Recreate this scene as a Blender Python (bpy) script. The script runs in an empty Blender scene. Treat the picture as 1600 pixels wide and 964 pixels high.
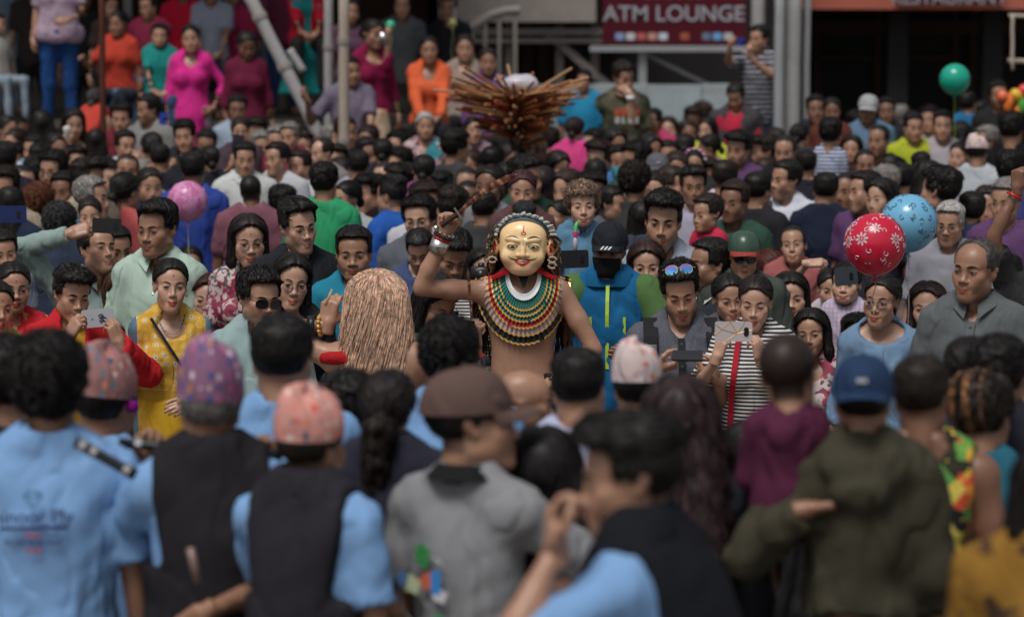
import bpy, math, random, os
import numpy as np
from mathutils import Matrix, Vector
TEST = os.environ.get('SCN_TEST')
# ---------------------------------------------------------------- camera, sky, sun, exposure
sc = bpy.context.scene
FPX = 4667.0                     # focal length in pixels of the 1600 px wide photograph (105 mm)
CAMZ = 2.59
PITCH = math.atan((482 - 6) / FPX)
cam = bpy.data.cameras.new('camera'); camo = bpy.data.objects.new('camera', cam)
sc.collection.objects.link(camo); sc.camera = camo
camo.location = (0, 0, CAMZ); camo.rotation_euler = (math.pi / 2 - PITCH, 0, 0)
cam.sensor_width = 36; cam.lens = 105; cam.clip_start = 0.3; cam.clip_end = 400
cam.dof.use_dof = True; cam.dof.focus_distance = 12.35; cam.dof.aperture_fstop = 2.55
world = bpy.data.worlds.new('World'); sc.world = world; world.use_nodes = True
wn = world.node_tree; bg = wn.nodes['Background']
sky = wn.nodes.new('ShaderNodeTexSky'); sky.sky_type = 'NISHITA'; sky.sun_disc = False
SUN_EL, SUN_AZ = math.radians(62), math.radians(205)
sky.sun_elevation = SUN_EL; sky.sun_rotation = SUN_AZ; sky.air_density = 1.0; sky.dust_density = 3.0; sky.ozone_density = 1.0
hs = wn.nodes.new('ShaderNodeHueSaturation'); hs.inputs['Saturation'].default_value = 0.35   # overcast: the blue washed out
wn.links.new(sky.outputs[0], hs.inputs['Color']); wn.links.new(hs.outputs[0], bg.inputs[0]); bg.inputs[1].default_value = 0.085
sun = bpy.data.lights.new('sun', 'SUN'); sun.energy = 2.1; sun.angle = math.radians(22); sun.color = (1, .97, .93)
suno = bpy.data.objects.new('sun', sun); sc.collection.objects.link(suno)
# sky texture: rotation measured clockwise from +Y; the lamp points the same way
sdir = Vector((math.sin(SUN_AZ) * math.cos(SUN_EL), math.cos(SUN_AZ) * math.cos(SUN_EL), math.sin(SUN_EL)))
suno.rotation_euler = (-sdir).to_track_quat('-Z', 'Y').to_euler()
sc.view_settings.view_transform = 'Standard'; sc.view_settings.look = 'None'
sc.view_settings.exposure = 0.05; sc.view_settings.gamma = 1.0
sc.cycles.use_denoising = True; sc.cycles.max_bounces = 5; sc.cycles.diffuse_bounces = 3

def ray_pt(px, py, s):
    """world point seen at pixel (px,py) of the photograph where one metre spans s pixels"""
    d = FPX / s
    x = (px - 800) / FPX * d; yv = -(py - 482) / FPX * d
    c, n = math.cos(PITCH), math.sin(PITCH)
    return Vector((x, d * c + yv * n, CAMZ - d * n + yv * c))

# ---------------------------------------------------------------- mesh helpers
def mesh_np(name, V, Q, mats, midx=None, attrs=None, smooth=True):
    me = bpy.data.meshes.new(name)
    V = np.ascontiguousarray(V, np.float32); Q = np.ascontiguousarray(Q, np.int32)
    n = len(Q); k = Q.shape[1] if n else 4
    me.vertices.add(len(V)); me.vertices.foreach_set('co', V.ravel())
    me.loops.add(n * k); me.loops.foreach_set('vertex_index', Q.ravel())
    me.polygons.add(n); me.polygons.foreach_set('loop_start', np.arange(0, n * k, k, dtype=np.int32))
    try: me.polygons.foreach_set('loop_total', np.full(n, k, np.int32))
    except Exception: pass
    for m in mats: me.materials.append(m)
    if midx is not None: me.polygons.foreach_set('material_index', np.ascontiguousarray(midx, np.int32))
    if smooth: me.polygons.foreach_set('use_smooth', np.ones(n, bool))
    for an, ar in (attrs or {}).items():
        a = me.attributes.new(an, 'FLOAT_COLOR', 'POINT')
        c = np.ones((len(V), 4), np.float32); c[:, :3] = ar; a.data.foreach_set('color', c.ravel())
    me.update(calc_edges=True)
    return me

def link(name, me, parent=None, color=None, mat=None):
    o = bpy.data.objects.new(name, me); sc.collection.objects.link(o)
    if parent is not None: o.parent = parent
    if color is not None: o.color = (*color, 1)
    if mat is not None:
        o.material_slots[0].link = 'OBJECT'; o.material_slots[0].material = mat
    return o

def tag(o, label, cat, group=None):
    o['label'] = label; o['category'] = cat
    if group: o['group'] = group
    return o

class Geo:
    """collects quads (triangles doubled up as degenerate quads are avoided: polygons of any size via lists)"""
    def __init__(s): s.v = []; s.f = []; s.m = []
    def add(s, V, F, m=0):
        b = len(s.v); s.v += [tuple(p) for p in V]
        for f in F: s.f.append(tuple(b + i for i in f)); s.m.append(m)
    def box(s, c, d, m=0, R=None, bev=0):
        x, y, z = [q / 2 for q in d]
        if bev <= 0:
            P = [(i, j, k) for i in (-x, x) for j in (-y, y) for k in (-z, z)]
            F = [(0, 1, 3, 2), (4, 6, 7, 5), (0, 4, 5, 1), (2, 3, 7, 6), (0, 2, 6, 4), (1, 5, 7, 3)]
        else:   # rounded in the x-z outline
            n = 4; P = []; F = []
            ring = []
            for cx, cz, a0 in ((x - bev, z - bev, 0), (-x + bev, z - bev, 90), (-x + bev, -z + bev, 180), (x - bev, -z + bev, 270)):
                for i in range(n + 1):
                    a = math.radians(a0 + 90 * i / n); ring.append((cx + bev * math.cos(a), cz + bev * math.sin(a)))
            N = len(ring)
            for yy in (-y, y): P += [(a, yy, b) for a, b in ring]
            F = [tuple(range(N)), tuple(range(2 * N - 1, N - 1, -1))] + [((i + 1) % N, i, N + i, N + (i + 1) % N) for i in range(N)]
        c = Vector(c)
        P = [(R @ Vector(p) if R else Vector(p)) + c for p in P]
        s.add(P, F, m)
    def tube(s, pts, r, m=0, n=6, caps=True):
        pts = [Vector(p) for p in pts]; N = len(pts)
        rs = r if isinstance(r, (list, tuple)) else [r] * N
        P = []; up = Vector((0, 0, 1))
        for i, p in enumerate(pts):
            t = (pts[min(i + 1, N - 1)] - pts[max(i - 1, 0)]).normalized()
            a = t.cross(up)
            if a.length < .1: a = t.cross(Vector((1, 0, 0)))
            a.normalize(); b = t.cross(a)
            for k in range(n):
                w = 2 * math.pi * k / n; P.append(p + a * (rs[i] * math.cos(w)) + b * (rs[i] * math.sin(w)))
        F = [(i * n + k, i * n + (k + 1) % n, (i + 1) * n + (k + 1) % n, (i + 1) * n + k) for i in range(N - 1) for k in range(n)]
        if caps: F += [tuple(range(n - 1, -1, -1)), tuple(range((N - 1) * n, N * n))]
        s.add(P, F, m)
    def lathe(s, prof, n=16, m=0, c=(0, 0, 0), sx=1, sy=1):
        P = []; c = Vector(c)
        for r, z in prof:
            for k in range(n):
                w = 2 * math.pi * k / n; P.append(c + Vector((r * sx * math.cos(w), r * sy * math.sin(w), z)))
        F = [(i * n + k, i * n + (k + 1) % n, (i + 1) * n + (k + 1) % n, (i + 1) * n + k) for i in range(len(prof) - 1) for k in range(n)]
        s.add(P, F, m)
    def mesh(s, name, mats, smooth=False):
        me = bpy.data.meshes.new(name); me.from_pydata(s.v, [], s.f)
        for q in mats: me.materials.append(q)
        me.polygons.foreach_set('material_index', s.m)
        if smooth: me.polygons.foreach_set('use_smooth', [True] * len(s.f))
        me.update(); return me

# ---------------------------------------------------------------- signed distance modelling
def smin(a, b, k):
    if k <= 0: return np.minimum(a, b)
    h = np.clip(.5 + .5 * (b - a) / k, 0, 1)
    return b + (a - b) * h - k * h * (1 - h)
def ell(c, r):
    def f(X, Y, Z):
        x, y, z = X - c[0], Y - c[1], Z - c[2]
        k0 = np.sqrt((x / r[0]) ** 2 + (y / r[1]) ** 2 + (z / r[2]) ** 2)
        k1 = np.sqrt((x / r[0] ** 2) ** 2 + (y / r[1] ** 2) ** 2 + (z / r[2] ** 2) ** 2) + 1e-6
        return k0 * (k0 - 1) / k1
    f.bb = (np.array(c) - r, np.array(c) + r); return f
def cap(a, b, ra, rb=None, fl=1.0):
    rb = ra if rb is None else rb
    a = np.array(a, float); b = np.array(b, float); d = b - a; dd = max(float(d @ d), 1e-9)
    def f(X, Y, Z):
        x, y, z = X - a[0], Y - a[1], Z - a[2]
        t = np.clip((x * d[0] + y * d[1] + z * d[2]) / dd, 0, 1)
        return np.sqrt((x - t * d[0]) ** 2 + ((y - t * d[1]) / fl) ** 2 + (z - t * d[2]) ** 2) - (ra + (rb - ra) * t)
    r = max(ra, rb); f.bb = (np.minimum(a, b) - r, np.maximum(a, b) + r); return f
def graded(lo, hi, fine, coarse, a, b):
    """grid line positions: fine between a and b, coarse outside"""
    out = [lo]
    while out[-1] < hi: x = out[-1]; out.append(x + (fine if a - coarse <= x <= b else coarse))
    return np.array(out, np.float32)
class Field:
    def __init__(s, lo, hi, v, ax=None):
        s.v = v; s.lo = np.array(lo, float)
        if ax is None:
            s.n = np.ceil((np.array(hi) - s.lo) / v).astype(int) + 1; s.uni = True
            s.ax = [(s.lo[i] + v * np.arange(s.n[i])).astype(np.float32) for i in range(3)]
        else: s.uni = False; s.ax = ax; s.n = np.array([len(q) for q in ax])
        s.f = np.full(s.n, 0.5, np.float32)
    def sl(s, bb, pad):
        if s.uni: a = np.clip(np.floor((bb[0] - pad - s.lo) / s.v).astype(int), 0, s.n); b = np.clip(np.ceil((bb[1] + pad - s.lo) / s.v).astype(int) + 1, 0, s.n)
        else: pad = pad * 2; a = [max(0, np.searchsorted(s.ax[i], bb[0][i] - pad) - 2) for i in range(3)]; b = [np.searchsorted(s.ax[i], bb[1][i] + pad) + 2 for i in range(3)]
        q = tuple(slice(a[i], b[i]) for i in range(3))
        return q, s.ax[0][q[0]][:, None, None], s.ax[1][q[1]][None, :, None], s.ax[2][q[2]][None, None, :]
    def add(s, fn, k=0., off=0.):
        q, X, Y, Z = s.sl(fn.bb, 2.5 * s.v + k + max(off, 0))
        if X.size and Y.size and Z.size: s.f[q] = smin(s.f[q], fn(X, Y, Z) - off, k)
    def sub(s, fn, k=0., off=0.):
        q, X, Y, Z = s.sl(fn.bb, 2.5 * s.v + k + max(off, 0))
        if X.size and Y.size and Z.size: s.f[q] = -smin(-s.f[q], fn(X, Y, Z) - off, k)
    def full(s): return s.ax[0][:, None, None], s.ax[1][None, :, None], s.ax[2][None, None, :]
    def clip(s, d): s.f = np.maximum(s.f, d)
    def mesh(s):
        V, Q = nets(s.f, 0, 1.0)
        V = np.stack([np.interp(V[:, i], np.arange(len(s.ax[i])), s.ax[i]) for i in range(3)], 1).astype(np.float32)
        return V, Q
COR = np.array([(i, j, k) for i in (0, 1) for j in (0, 1) for k in (0, 1)])
EDG = [(a, b) for a in range(8) for b in range(a + 1, 8) if np.abs(COR[a] - COR[b]).sum() == 1]
def nets(F, lo, v):
    F = F.copy()
    for ax in range(3):
        sl = [slice(None)] * 3
        for e in (0, -1): sl[ax] = e; F[tuple(sl)] = np.maximum(F[tuple(sl)], 1e-3)
    S = F < 0
    c = np.zeros(np.array(S.shape) - 1, np.int8)
    for i, j, k in COR: c += S[i:S.shape[0] - 1 + i, j:S.shape[1] - 1 + j, k:S.shape[2] - 1 + k]
    act = (c > 0) & (c < 8); idx = np.argwhere(act)
    gid = np.full(c.shape, -1, np.int32); gid[act] = np.arange(len(idx))
    V8 = [F[idx[:, 0] + o[0], idx[:, 1] + o[1], idx[:, 2] + o[2]] for o in COR]
    acc = np.zeros((len(idx), 3), np.float32); cnt = np.zeros(len(idx), np.float32)
    for a, b in EDG:
        va, vb = V8[a], V8[b]; m = (va < 0) != (vb < 0)
        t = np.where(m, va / np.where(m, va - vb, 1), 0)
        acc += np.where(m[:, None], COR[a] + t[:, None] * (COR[b] - COR[a]), 0); cnt += m
    verts = lo + (idx + acc / np.maximum(cnt, 1)[:, None]) * v
    out = []
    for ax in range(3):
        u, w = (ax + 1) % 3, (ax + 2) % 3
        sa = [slice(None)] * 3; sb = [slice(None)] * 3
        sa[ax] = slice(0, -1); sb[ax] = slice(1, None)
        for q in (u, w): sa[q] = slice(1, -1); sb[q] = slice(1, -1)
        A, B = S[tuple(sa)], S[tuple(sb)]
        e = np.argwhere(A != B)
        if not len(e): continue
        ins = A[tuple(e.T)]; e[:, u] += 1; e[:, w] += 1
        def g(du, dw):
            p = e.copy(); p[:, u] += du; p[:, w] += dw; return gid[tuple(p.T)]
        q = np.stack([g(-1, -1), g(0, -1), g(0, 0), g(-1, 0)], 1)
        q[~ins] = q[~ins][:, ::-1]; out.append(q)
    return verts.astype(np.float32), np.concatenate(out) if out else np.zeros((0, 4), np.int32)
def vnoise(P, sc_, seed=0):
    """cheap smooth value noise at points P"""
    r = np.random.RandomState(seed); T = r.rand(32, 32, 32).astype(np.float32)
    q = P * sc_; i = np.floor(q).astype(int); f = q - i; f = f * f * (3 - 2 * f); o = 0
    for a in (0, 1):
        for b in (0, 1):
            for c in (0, 1):
                w = (f[:, 0] if a else 1 - f[:, 0]) * (f[:, 1] if b else 1 - f[:, 1]) * (f[:, 2] if c else 1 - f[:, 2])
                o = o + w * T[(i[:, 0] + a) % 32, (i[:, 1] + b) % 32, (i[:, 2] + c) % 32]
    return o - .5
def sstep(a, b, x):
    t = np.clip((x - a) / (b - a), 0, 1); return t * t * (3 - 2 * t)

# ---------------------------------------------------------------- materials
def nmat(name, rough=.6, spec=.3, metal=0, col=None, sheen=0):
    m = bpy.data.materials.new(name); m.use_nodes = True; b = m.node_tree.nodes['Principled BSDF']
    b.inputs['Roughness'].default_value = rough; b.inputs['Specular IOR Level'].default_value = spec; b.inputs['Metallic'].default_value = metal
    if sheen: b.inputs['Sheen Weight'].default_value = sheen
    if col is not None: b.inputs['Base Color'].default_value = (*col, 1)
    return m, m.node_tree, b
def nd(t, typ, **k):
    n = t.nodes.new(typ)
    for a, v in k.items():
        if a in n.inputs: n.inputs[a].default_value = v
        else: setattr(n, a, v)
    return n
def mixc(t, blend, fac, a, b):
    n = t.nodes.new('ShaderNodeMix'); n.data_type = 'RGBA'; n.blend_type = blend
    for i, x in ((0, fac), (6, a), (7, b)):
        if hasattr(x, 'type') or hasattr(x, 'is_linked'): t.links.new(x, n.inputs[i])
        elif i == 0: n.inputs[0].default_value = x
        else: n.inputs[i].default_value = (*x[:3], 1)
    return n.outputs[2]
def noisy(t, scale, detail=3, rough=.6, vec=None, dist=0.):
    n = nd(t, 'ShaderNodeTexNoise', Scale=scale, Detail=detail, Roughness=rough, Distortion=dist)
    if vec is None:
        tc = t.nodes.get('tc') or nd(t, 'ShaderNodeTexCoord'); tc.name = 'tc'; vec = tc.outputs['Object']
    t.links.new(vec, n.inputs['Vector']); return n
def ramp(t, fac, stops, interp='LINEAR'):
    r = nd(t, 'ShaderNodeValToRGB'); e = r.color_ramp.elements; r.color_ramp.interpolation = interp
    while len(e) < len(stops): e.new(.5)
    for i, (p, c) in enumerate(stops): e[i].position = p; e[i].color = (*c, 1) if len(c) == 3 else c
    t.links.new(fac, r.inputs[0]); return r.outputs[0]
def bump(t, b, h, strength, dist):
    n = nd(t, 'ShaderNodeBump', Strength=strength, Distance=dist); t.links.new(h, n.inputs['Height']); t.links.new(n.outputs[0], b.inputs['Normal']); return n
def srgb(h):
    h = h.lstrip('#'); v = [int(h[i:i + 2], 16) / 255 for i in (0, 2, 4)]
    return tuple(((c + .055) / 1.055) ** 2.4 if c > .04045 else c / 12.92 for c in v)

m_skin, t, b = nmat('skin', .42, .5)
oi = nd(t, 'ShaderNodeObjectInfo'); at = nd(t, 'ShaderNodeAttribute', attribute_name='tint')
n1 = noisy(t, 22, 6, .7)
c = mixc(t, 'MULTIPLY', 1., oi.outputs['Color'], at.outputs['Color'])
c = mixc(t, 'MULTIPLY', .5, c, ramp(t, n1.outputs['Fac'], [(.3, (.70, .58, .54)), (.7, (1, 1, 1))]))
t.links.new(c, b.inputs['Base Color'])
b.inputs['Subsurface Weight'].default_value = .08; b.inputs['Subsurface Radius'].default_value = (1, .35, .2); b.inputs['Subsurface Scale'].default_value = .012
bump(t, b, noisy(t, 300, 4).outputs['Fac'], .45, .001)
m_eye = nmat('eyeball', .25, .4, col=(.27, .235, .21))[0]
m_iris = nmat('iris', .12, .5, col=(.012, .007, .004))[0]
m_brow, t, b = nmat('brow_hair', .7, .2, col=(.012, .009, .008))
m_lash_lip_gap = nmat('lash', .6, .2, col=(.01, .007, .006))[0]  # lashes, and the painted dark gap between the lips
m_teeth = nmat('teeth', .3, .4, col=(.55, .5, .42))[0]
def hair_mat(name, rough=.5):
    m, t, b = nmat(name, rough, .28)
    oi = nd(t, 'ShaderNodeObjectInfo'); n = noisy(t, 60, 2); at = nd(t, 'ShaderNodeAttribute', attribute_name='tint')
    c = mixc(t, 'MULTIPLY', 1., oi.outputs['Color'], at.outputs['Color'])
    c = mixc(t, 'MULTIPLY', .7, c, ramp(t, n.outputs['Fac'], [(.3, (.4, .4, .4)), (.7, (1.6, 1.5, 1.4))]))
    t.links.new(c, b.inputs['Base Color']); return m
m_hair = hair_mat('hair')
# ---------------------------------------------------------------- the head, modelled once per kind
def strip(top, bot, m):
    """quads between two polylines (n,3)"""
    n = len(top); V = np.concatenate([top, bot]); Q = np.array([(i, i + 1, n + i + 1, n + i) for i in range(n - 1)])
    return V, Q, m
class Parts:
    def __init__(s): s.V = []; s.Q = []; s.M = []; s.T = []; s.n = 0
    def add(s, V, Q, m=0, tint=None):
        V = np.asarray(V, np.float32)
        s.V.append(V); s.Q.append(np.asarray(Q, np.int32) + s.n); s.M.append(np.full(len(Q), m, np.int32))
        s.T.append(np.ones((len(V), 3), np.float32) if tint is None else np.asarray(tint, np.float32)); s.n += len(V)
    def get(s): return np.concatenate(s.V), np.concatenate(s.Q), np.concatenate(s.M), np.concatenate(s.T)

def head_field(v, sex):
    fem = sex == 'f'; kid = sex == 'c'
    c = v * 2.4 if v < .01 else v * 1.4
    xp = graded(0, .10, v, c, -1, .056); ax = [np.concatenate([-xp[:0:-1], xp]), graded(-.135, .115, v, c, -.13, -.040), graded(-.20, .135, v, c, -.115, .040)]
    F = Field((-.10, -.135, -.20), (.10, .115, .135), v, ax)
    A = F.add
    A(ell((0, .012, .040), (.0745, .093, .077)))
    A(ell((0, -.030, .036), (.061, .054, .055)), .02)
    A(ell((0, -.028, -.028), (.0615 if not fem else .059, .056, .073)), .02)
    jw = .049 if sex == 'm' else (.043 if fem else .044)
    chz = -.095 if sex == 'm' else (-.091 if fem else -.084)
    for q in (-1, 1):
        A(cap((q * jw, .0, -.056), (q * .016, -.066, chz), .021 if sex == 'm' else .018, .018), .022)
        A(ell((q * .041, -.054, -.020), (.025, .026, .024)), .015)
        A(cap((q * jw * .8, -.035, -.05), (q * .03, -.064, -.045), .02, .02), .02)
    A(ell((0, -.074, chz), (.024, .018, .0195)), .02)
    A(ell((0, -.070, -.064), (.031, .024, .026)), .02)
    for q in (-1, 1):   # eye sockets, brow, lids
        F.sub(ell((q * .031, -.102, .0), (.021, .021, .0135)), .014)
        br = .0105 if sex == 'm' else .007
        A(cap((q * .010, -.080, .019), (q * .040, -.066, .021), br, br * .8), .014)
        A(ell((q * .031, -.0690, .0), (.0165, .0150, .0140)), .005)
        A(cap((q * .020, -.081, .0095), (q * .043, -.071, .0075), .0035, .003), .004)   # fold of the upper lid
        A(cap((q * .021, -.0775, -.0105), (q * .042, -.070, -.0100), .0032, .0025), .005)
    nl = 1.0 if sex == 'm' else (.92 if fem else .8)
    A(cap((0, -.077, .014), (0, -.084 - .011 * nl, -.024), .0090, .0095), .012)
    A(ell((0, -.087 - .0145 * nl, -.031), (.0108 * nl, .0108, .0095)), .007)
    for q in (-1, 1): A(ell((q * .0132 * nl, -.085 - .008 * nl, -.0355), (.0074, .0098, .0068)), .0045)
    for q in (-1, 1): F.sub(ell((q * .0062 * nl, -.087 - .012 * nl, -.0455), (.0036, .0060, .0045)), .002)
    F.sub(cap((0, -.1015, -.047), (0, -.0995, -.057), .0025), .004)
    lf = 1.0 if sex == 'm' else 1.15
    for q in (-1, 1):
        A(cap((q * .004, -.0935, -.0610), (q * .021, -.0835, -.0655), .0052 * lf, .0022), .004)
        A(cap((q * .003, -.0915, -.0725), (q * .018, -.0830, -.0685), .0066 * lf, .0026), .004)
        F.sub(cap((0, -.1015, -.0667), (q * .024, -.088, -.0660), .0016, .0016), .002)
        F.sub(ell((q * .030, -.092, -.066), (.005, .006, .008)), .01)
    F.sub(cap((-.010, -.100, -.0845), (.010, -.100, -.0845), .0045), .008)
    for q in (-1, 1):   # ears
        A(ell((q * .0690, .016, -.008), (.0090, .014, .024)), .012)
        A(cap((q * .0725, .013, -.022), (q * .0775, .022, .012), .0060, .0085), .006)
        A(ell((q * .0755, .014, -.003), (.0052, .0155, .027)), .004)
        F.sub(ell((q * .0820, .009, .002), (.0046, .0080, .0145)), .003)
    nr = .053 if sex == 'm' else (.044 if fem else .040)
    A(cap((0, .018, -.05), (0, .040, -.24), nr * .95, nr * 1.05), .03)
    if sex == 'm': A(cap((0, -.022, -.128), (0, -.022, -.136), .010), .02)
    return F
def headmesh(v, sex):
    V, Q = head_field(v, sex).mesh()
    return V, Q
def front_fn(V):
    """y of the face surface at (x,z), looked up on a fine grid"""
    m = V[:, 1] < -.01; P = V[m]; g = .002; nx = 90; nz = 130
    G = np.full((nx, nz), .0, np.float32)
    ix = np.round((P[:, 0] + .09) / g).astype(int); iz = np.round((P[:, 2] + .13) / g).astype(int)
    ok = (ix >= 0) & (ix < nx) & (iz >= 0) & (iz < nz); np.minimum.at(G, (ix[ok], iz[ok]), P[ok, 1])
    for _ in range(6):   # fill holes by spreading
        e = G == 0
        if not e.any(): break
        S = np.zeros_like(G); C = np.zeros_like(G)
        for dx, dz in ((1, 0), (-1, 0), (0, 1), (0, -1)):
            R = np.roll(G, (dx, dz), (0, 1)); S += R; C += R != 0
        G = np.where(e & (C > 0), S / np.maximum(C, 1), G)
    def f(x, z):
        fx = np.clip((np.asarray(x) + .09) / g, 0, nx - 2); fz = np.clip((np.asarray(z) + .13) / g, 0, nz - 2)
        i = fx.astype(int); j = fz.astype(int); a = fx - i; c = fz - j
        return G[i, j] * (1 - a) * (1 - c) + G[i + 1, j] * a * (1 - c) + G[i, j + 1] * (1 - a) * c + G[i + 1, j + 1] * a * c
    return f
HEADS = {}
def head_template(sex, fine):
    k = (sex, fine)
    if k not in HEADS:
        v = .0043 if fine is True else .0115 if fine == 2 else .0084
        V, Q = headmesh(v, sex)
        Vf = V if fine is True else headmesh(.0034, sex)[0]
        HEADS[k] = (V, Q, front_fn(Vf))
    return HEADS[k]
def eye_geo(P, q, fr, op=1., gx=0., gz=0., fine=True):
    """one eye: white, iris and lash line lying on the lid ball"""
    cx, cy, cz = q * .031, -.0690, 0.; R = np.array((.0165, .0150, .0140)) + .0004
    W = .0140; n = 11 if fine else 6
    u = np.linspace(-1, 1, n)
    tilt = .0012 * u * q
    up = (.0044 * op) * (1 - u ** 2) ** .75 + tilt; lo = -(.0027 * op) * (1 - u ** 2) ** .8 + tilt
    def on(x, z, o=0.):
        k = 1 - ((x) / R[0]) ** 2 - (z / R[2]) ** 2
        return np.stack([cx + x, cy - R[1] * np.sqrt(np.clip(k, .02, 1)) - o, cz + z], -1)
    x = u * W; rows = 4; pts = []
    for r in range(rows + 1):
        w = r / rows; pts.append(on(x, up * (1 - w) + lo * w, .0003))
    V = np.concatenate(pts); Q = [(r * n + i, (r + 1) * n + i, (r + 1) * n + i + 1, r * n + i + 1) for r in range(rows) for i in range(n - 1)]
    P.add(V, Q, 1)
    # iris clipped by the lids
    ir = .0062; ix, iz = gx * .005, gz * .003 + .0003; rr = [0, .5, 1]; m = 14
    ipts = []
    for a in rr:
        w = np.linspace(0, 2 * np.pi, m, endpoint=False)
        xx = ix + ir * a * np.cos(w); zz = iz + ir * a * np.sin(w)
        uu = np.clip(xx / W, -1, 1); ut = np.interp(uu, u, up); lt = np.interp(uu, u, lo)
        ipts.append(on(xx, np.clip(zz, lt, ut), .0008))
    V = np.concatenate(ipts); Q = [(r * m + i, r * m + (i + 1) % m, (r + 1) * m + (i + 1) % m, (r + 1) * m + i) for r in range(len(rr) - 1) for i in range(m)]
    P.add(V, Q, 2)
    # upper lash line and a thin lower one
    th = .0020
    P.add(*strip(on(x * 1.06, up + th, .0012), on(x * 1.06, up - .0003, .0014), 4))
    P.add(*strip(on(x * 1.02, lo + .0002, .0009), on(x * 1.0, lo - .0001, .0009), 4))
def face_bits(P, fr, sex, d):
    """brows, eyes, mouth line, beard, moustache laid on the face"""
    op = d.get('open', d['op'] if not d.get('down') else .45); fine = d['fine']
    for q in (-1, 1):
        eye_geo(P, q, fr, op, d.get('gx', 0) , d.get('gz', -.8 if d.get('down') else 0), fine)
        u = np.linspace(0, 1, 9); bx = q * (.0125 + .036 * u); bz = .0190 + (.0045 if sex == 'm' else .0065) * np.sin(np.clip(u * 1.15, 0, 1) * np.pi * .62) - .004 * u ** 3 + d.get('brow', 0) * (1 - u) * .004
        th = (.0040 if sex == 'm' else .0026) * d.get('bt', 1.) * (np.sin(np.clip(u * .9 + .16, 0, 1) * np.pi) ** .6)
        yt = fr(bx, bz + th) - .0014; yb = fr(bx, bz - th) - .0014
        P.add(*strip(np.stack([bx, yt, bz + th], 1), np.stack([bx, yb, bz - th], 1), 3))
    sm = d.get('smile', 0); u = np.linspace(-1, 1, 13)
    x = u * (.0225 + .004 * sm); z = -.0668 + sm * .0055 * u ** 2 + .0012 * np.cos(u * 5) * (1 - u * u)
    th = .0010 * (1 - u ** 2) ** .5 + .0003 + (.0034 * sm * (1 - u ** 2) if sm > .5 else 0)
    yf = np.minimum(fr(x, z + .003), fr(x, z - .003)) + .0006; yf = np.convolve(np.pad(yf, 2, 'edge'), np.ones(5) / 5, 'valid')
    P.add(*strip(np.stack([x, yf - .0010, z + th * .8], 1), np.stack([x, yf - .0010, z - th], 1), 4))  # dark strip painting in the shade of the gap between the lips
    if sm > .5:
        P.add(*strip(np.stack([x * .8, yf - .0022, z + th * .5], 1), np.stack([x * .8, yf - .0016, z - th * .7], 1), 5))
    if d.get('tash'):
        u = np.linspace(-1, 1, 15); x = u * .027; z = -.0545 - .012 * u ** 2
        th = .0042 * (1 - u ** 2) ** .5 * d['tash']
        P.add(*strip(np.stack([x, fr(x, z + th) - .0015, z + th], 1), np.stack([x, fr(x, z - th) - .0018, z - th], 1), 3))
def face_tint(V, sex, d):
    """pigment of lips, cheeks, shaven beard and cropped scalp, per vertex of the template"""
    x, y, z = V.T; T = np.ones((len(V), 3), np.float32); ax = np.abs(x); front = y < -.055
    zl = z - d.get('smile', 0) * .0045 * (ax / .022) ** 2
    up = sstep(.0085, .0045, np.abs(zl + .0625)) * sstep(.024, .019, ax)
    lw = sstep(.0085, .0055, np.abs(zl + .0715)) * sstep(.021, .016, ax)
    lip = np.maximum(up, lw) * front * (y < -.078)
    lc = np.array(d.get('lip', (.86, .62, .60) if sex == 'm' else (.90, .50, .50)), np.float32)
    lc = lc * .62 + np.array((.90, .60, .58), np.float32) * .38
    T = T * (1 - lip[:, None]) + lip[:, None] * lc
    T *= 1 - .18 * (sstep(.017, .012, np.hypot(ax - .031, (z + .001) * 1.3)) * front)[:, None] * np.array((.7, 1, .9))
    bl = sstep(.03, .0, np.hypot(ax - .044, z + .028)) * front
    T *= 1 - (.10 * bl)[:, None] * np.array((0, 1, 1))
    T *= 1 - .25 * (sstep(.012, .0, np.hypot(ax - .0, z + .034)) * front)[:, None] * np.array((0, .5, .5))
    be = d.get('beard', 0)
    if be:
        m = np.maximum(sstep(.050, .020, np.hypot(x * .9, z + .098)), sstep(-.030, -.055, z) * sstep(.034, .046, ax)) * sstep(.012, -.006, y) * sstep(-.03, -.045, z) * sstep(-.130, -.115, z)
        m = np.maximum(m, sstep(.0075, .003, np.abs(z + .0535)) * (ax < .026) * front); m *= (1 - lip)
        T *= 1 - (min(1, be) * .80 * m)[:, None] * np.array((1, .97, .92))
    if d.get('roots'): T *= 1 - .62 * hair_mask(x, y, z + .007)[:, None] * sstep(.0, .03, np.abs(z) + np.abs(y))[:, None]
    sp = d.get('scalp', 0)
    if sp:
        m = hair_mask(x, y, z); T *= 1 - (sp * .88 * m)[:, None]
    return T
def hair_mask(x, y, z, lo=-.055):
    """1 where a short haircut covers the skull"""
    ax = np.abs(x)
    hl = .082 - .35 * np.clip(ax - .035, 0, .05) - (ax > .055) * 0      # front hairline height
    fr = sstep(hl - .005, hl + .013, z)
    side = sstep(-.048, -.036, y) * sstep(.012, .022, z)                # temple
    beh = sstep(.022, .030, y) * sstep(lo - .006, lo + .006, z)
    burn = sstep(-.012, -.006, y) * (y < .012) * sstep(-.006, .004, z)
    return np.clip(np.maximum.reduce([fr, side, beh, burn]), 0, 1)
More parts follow.
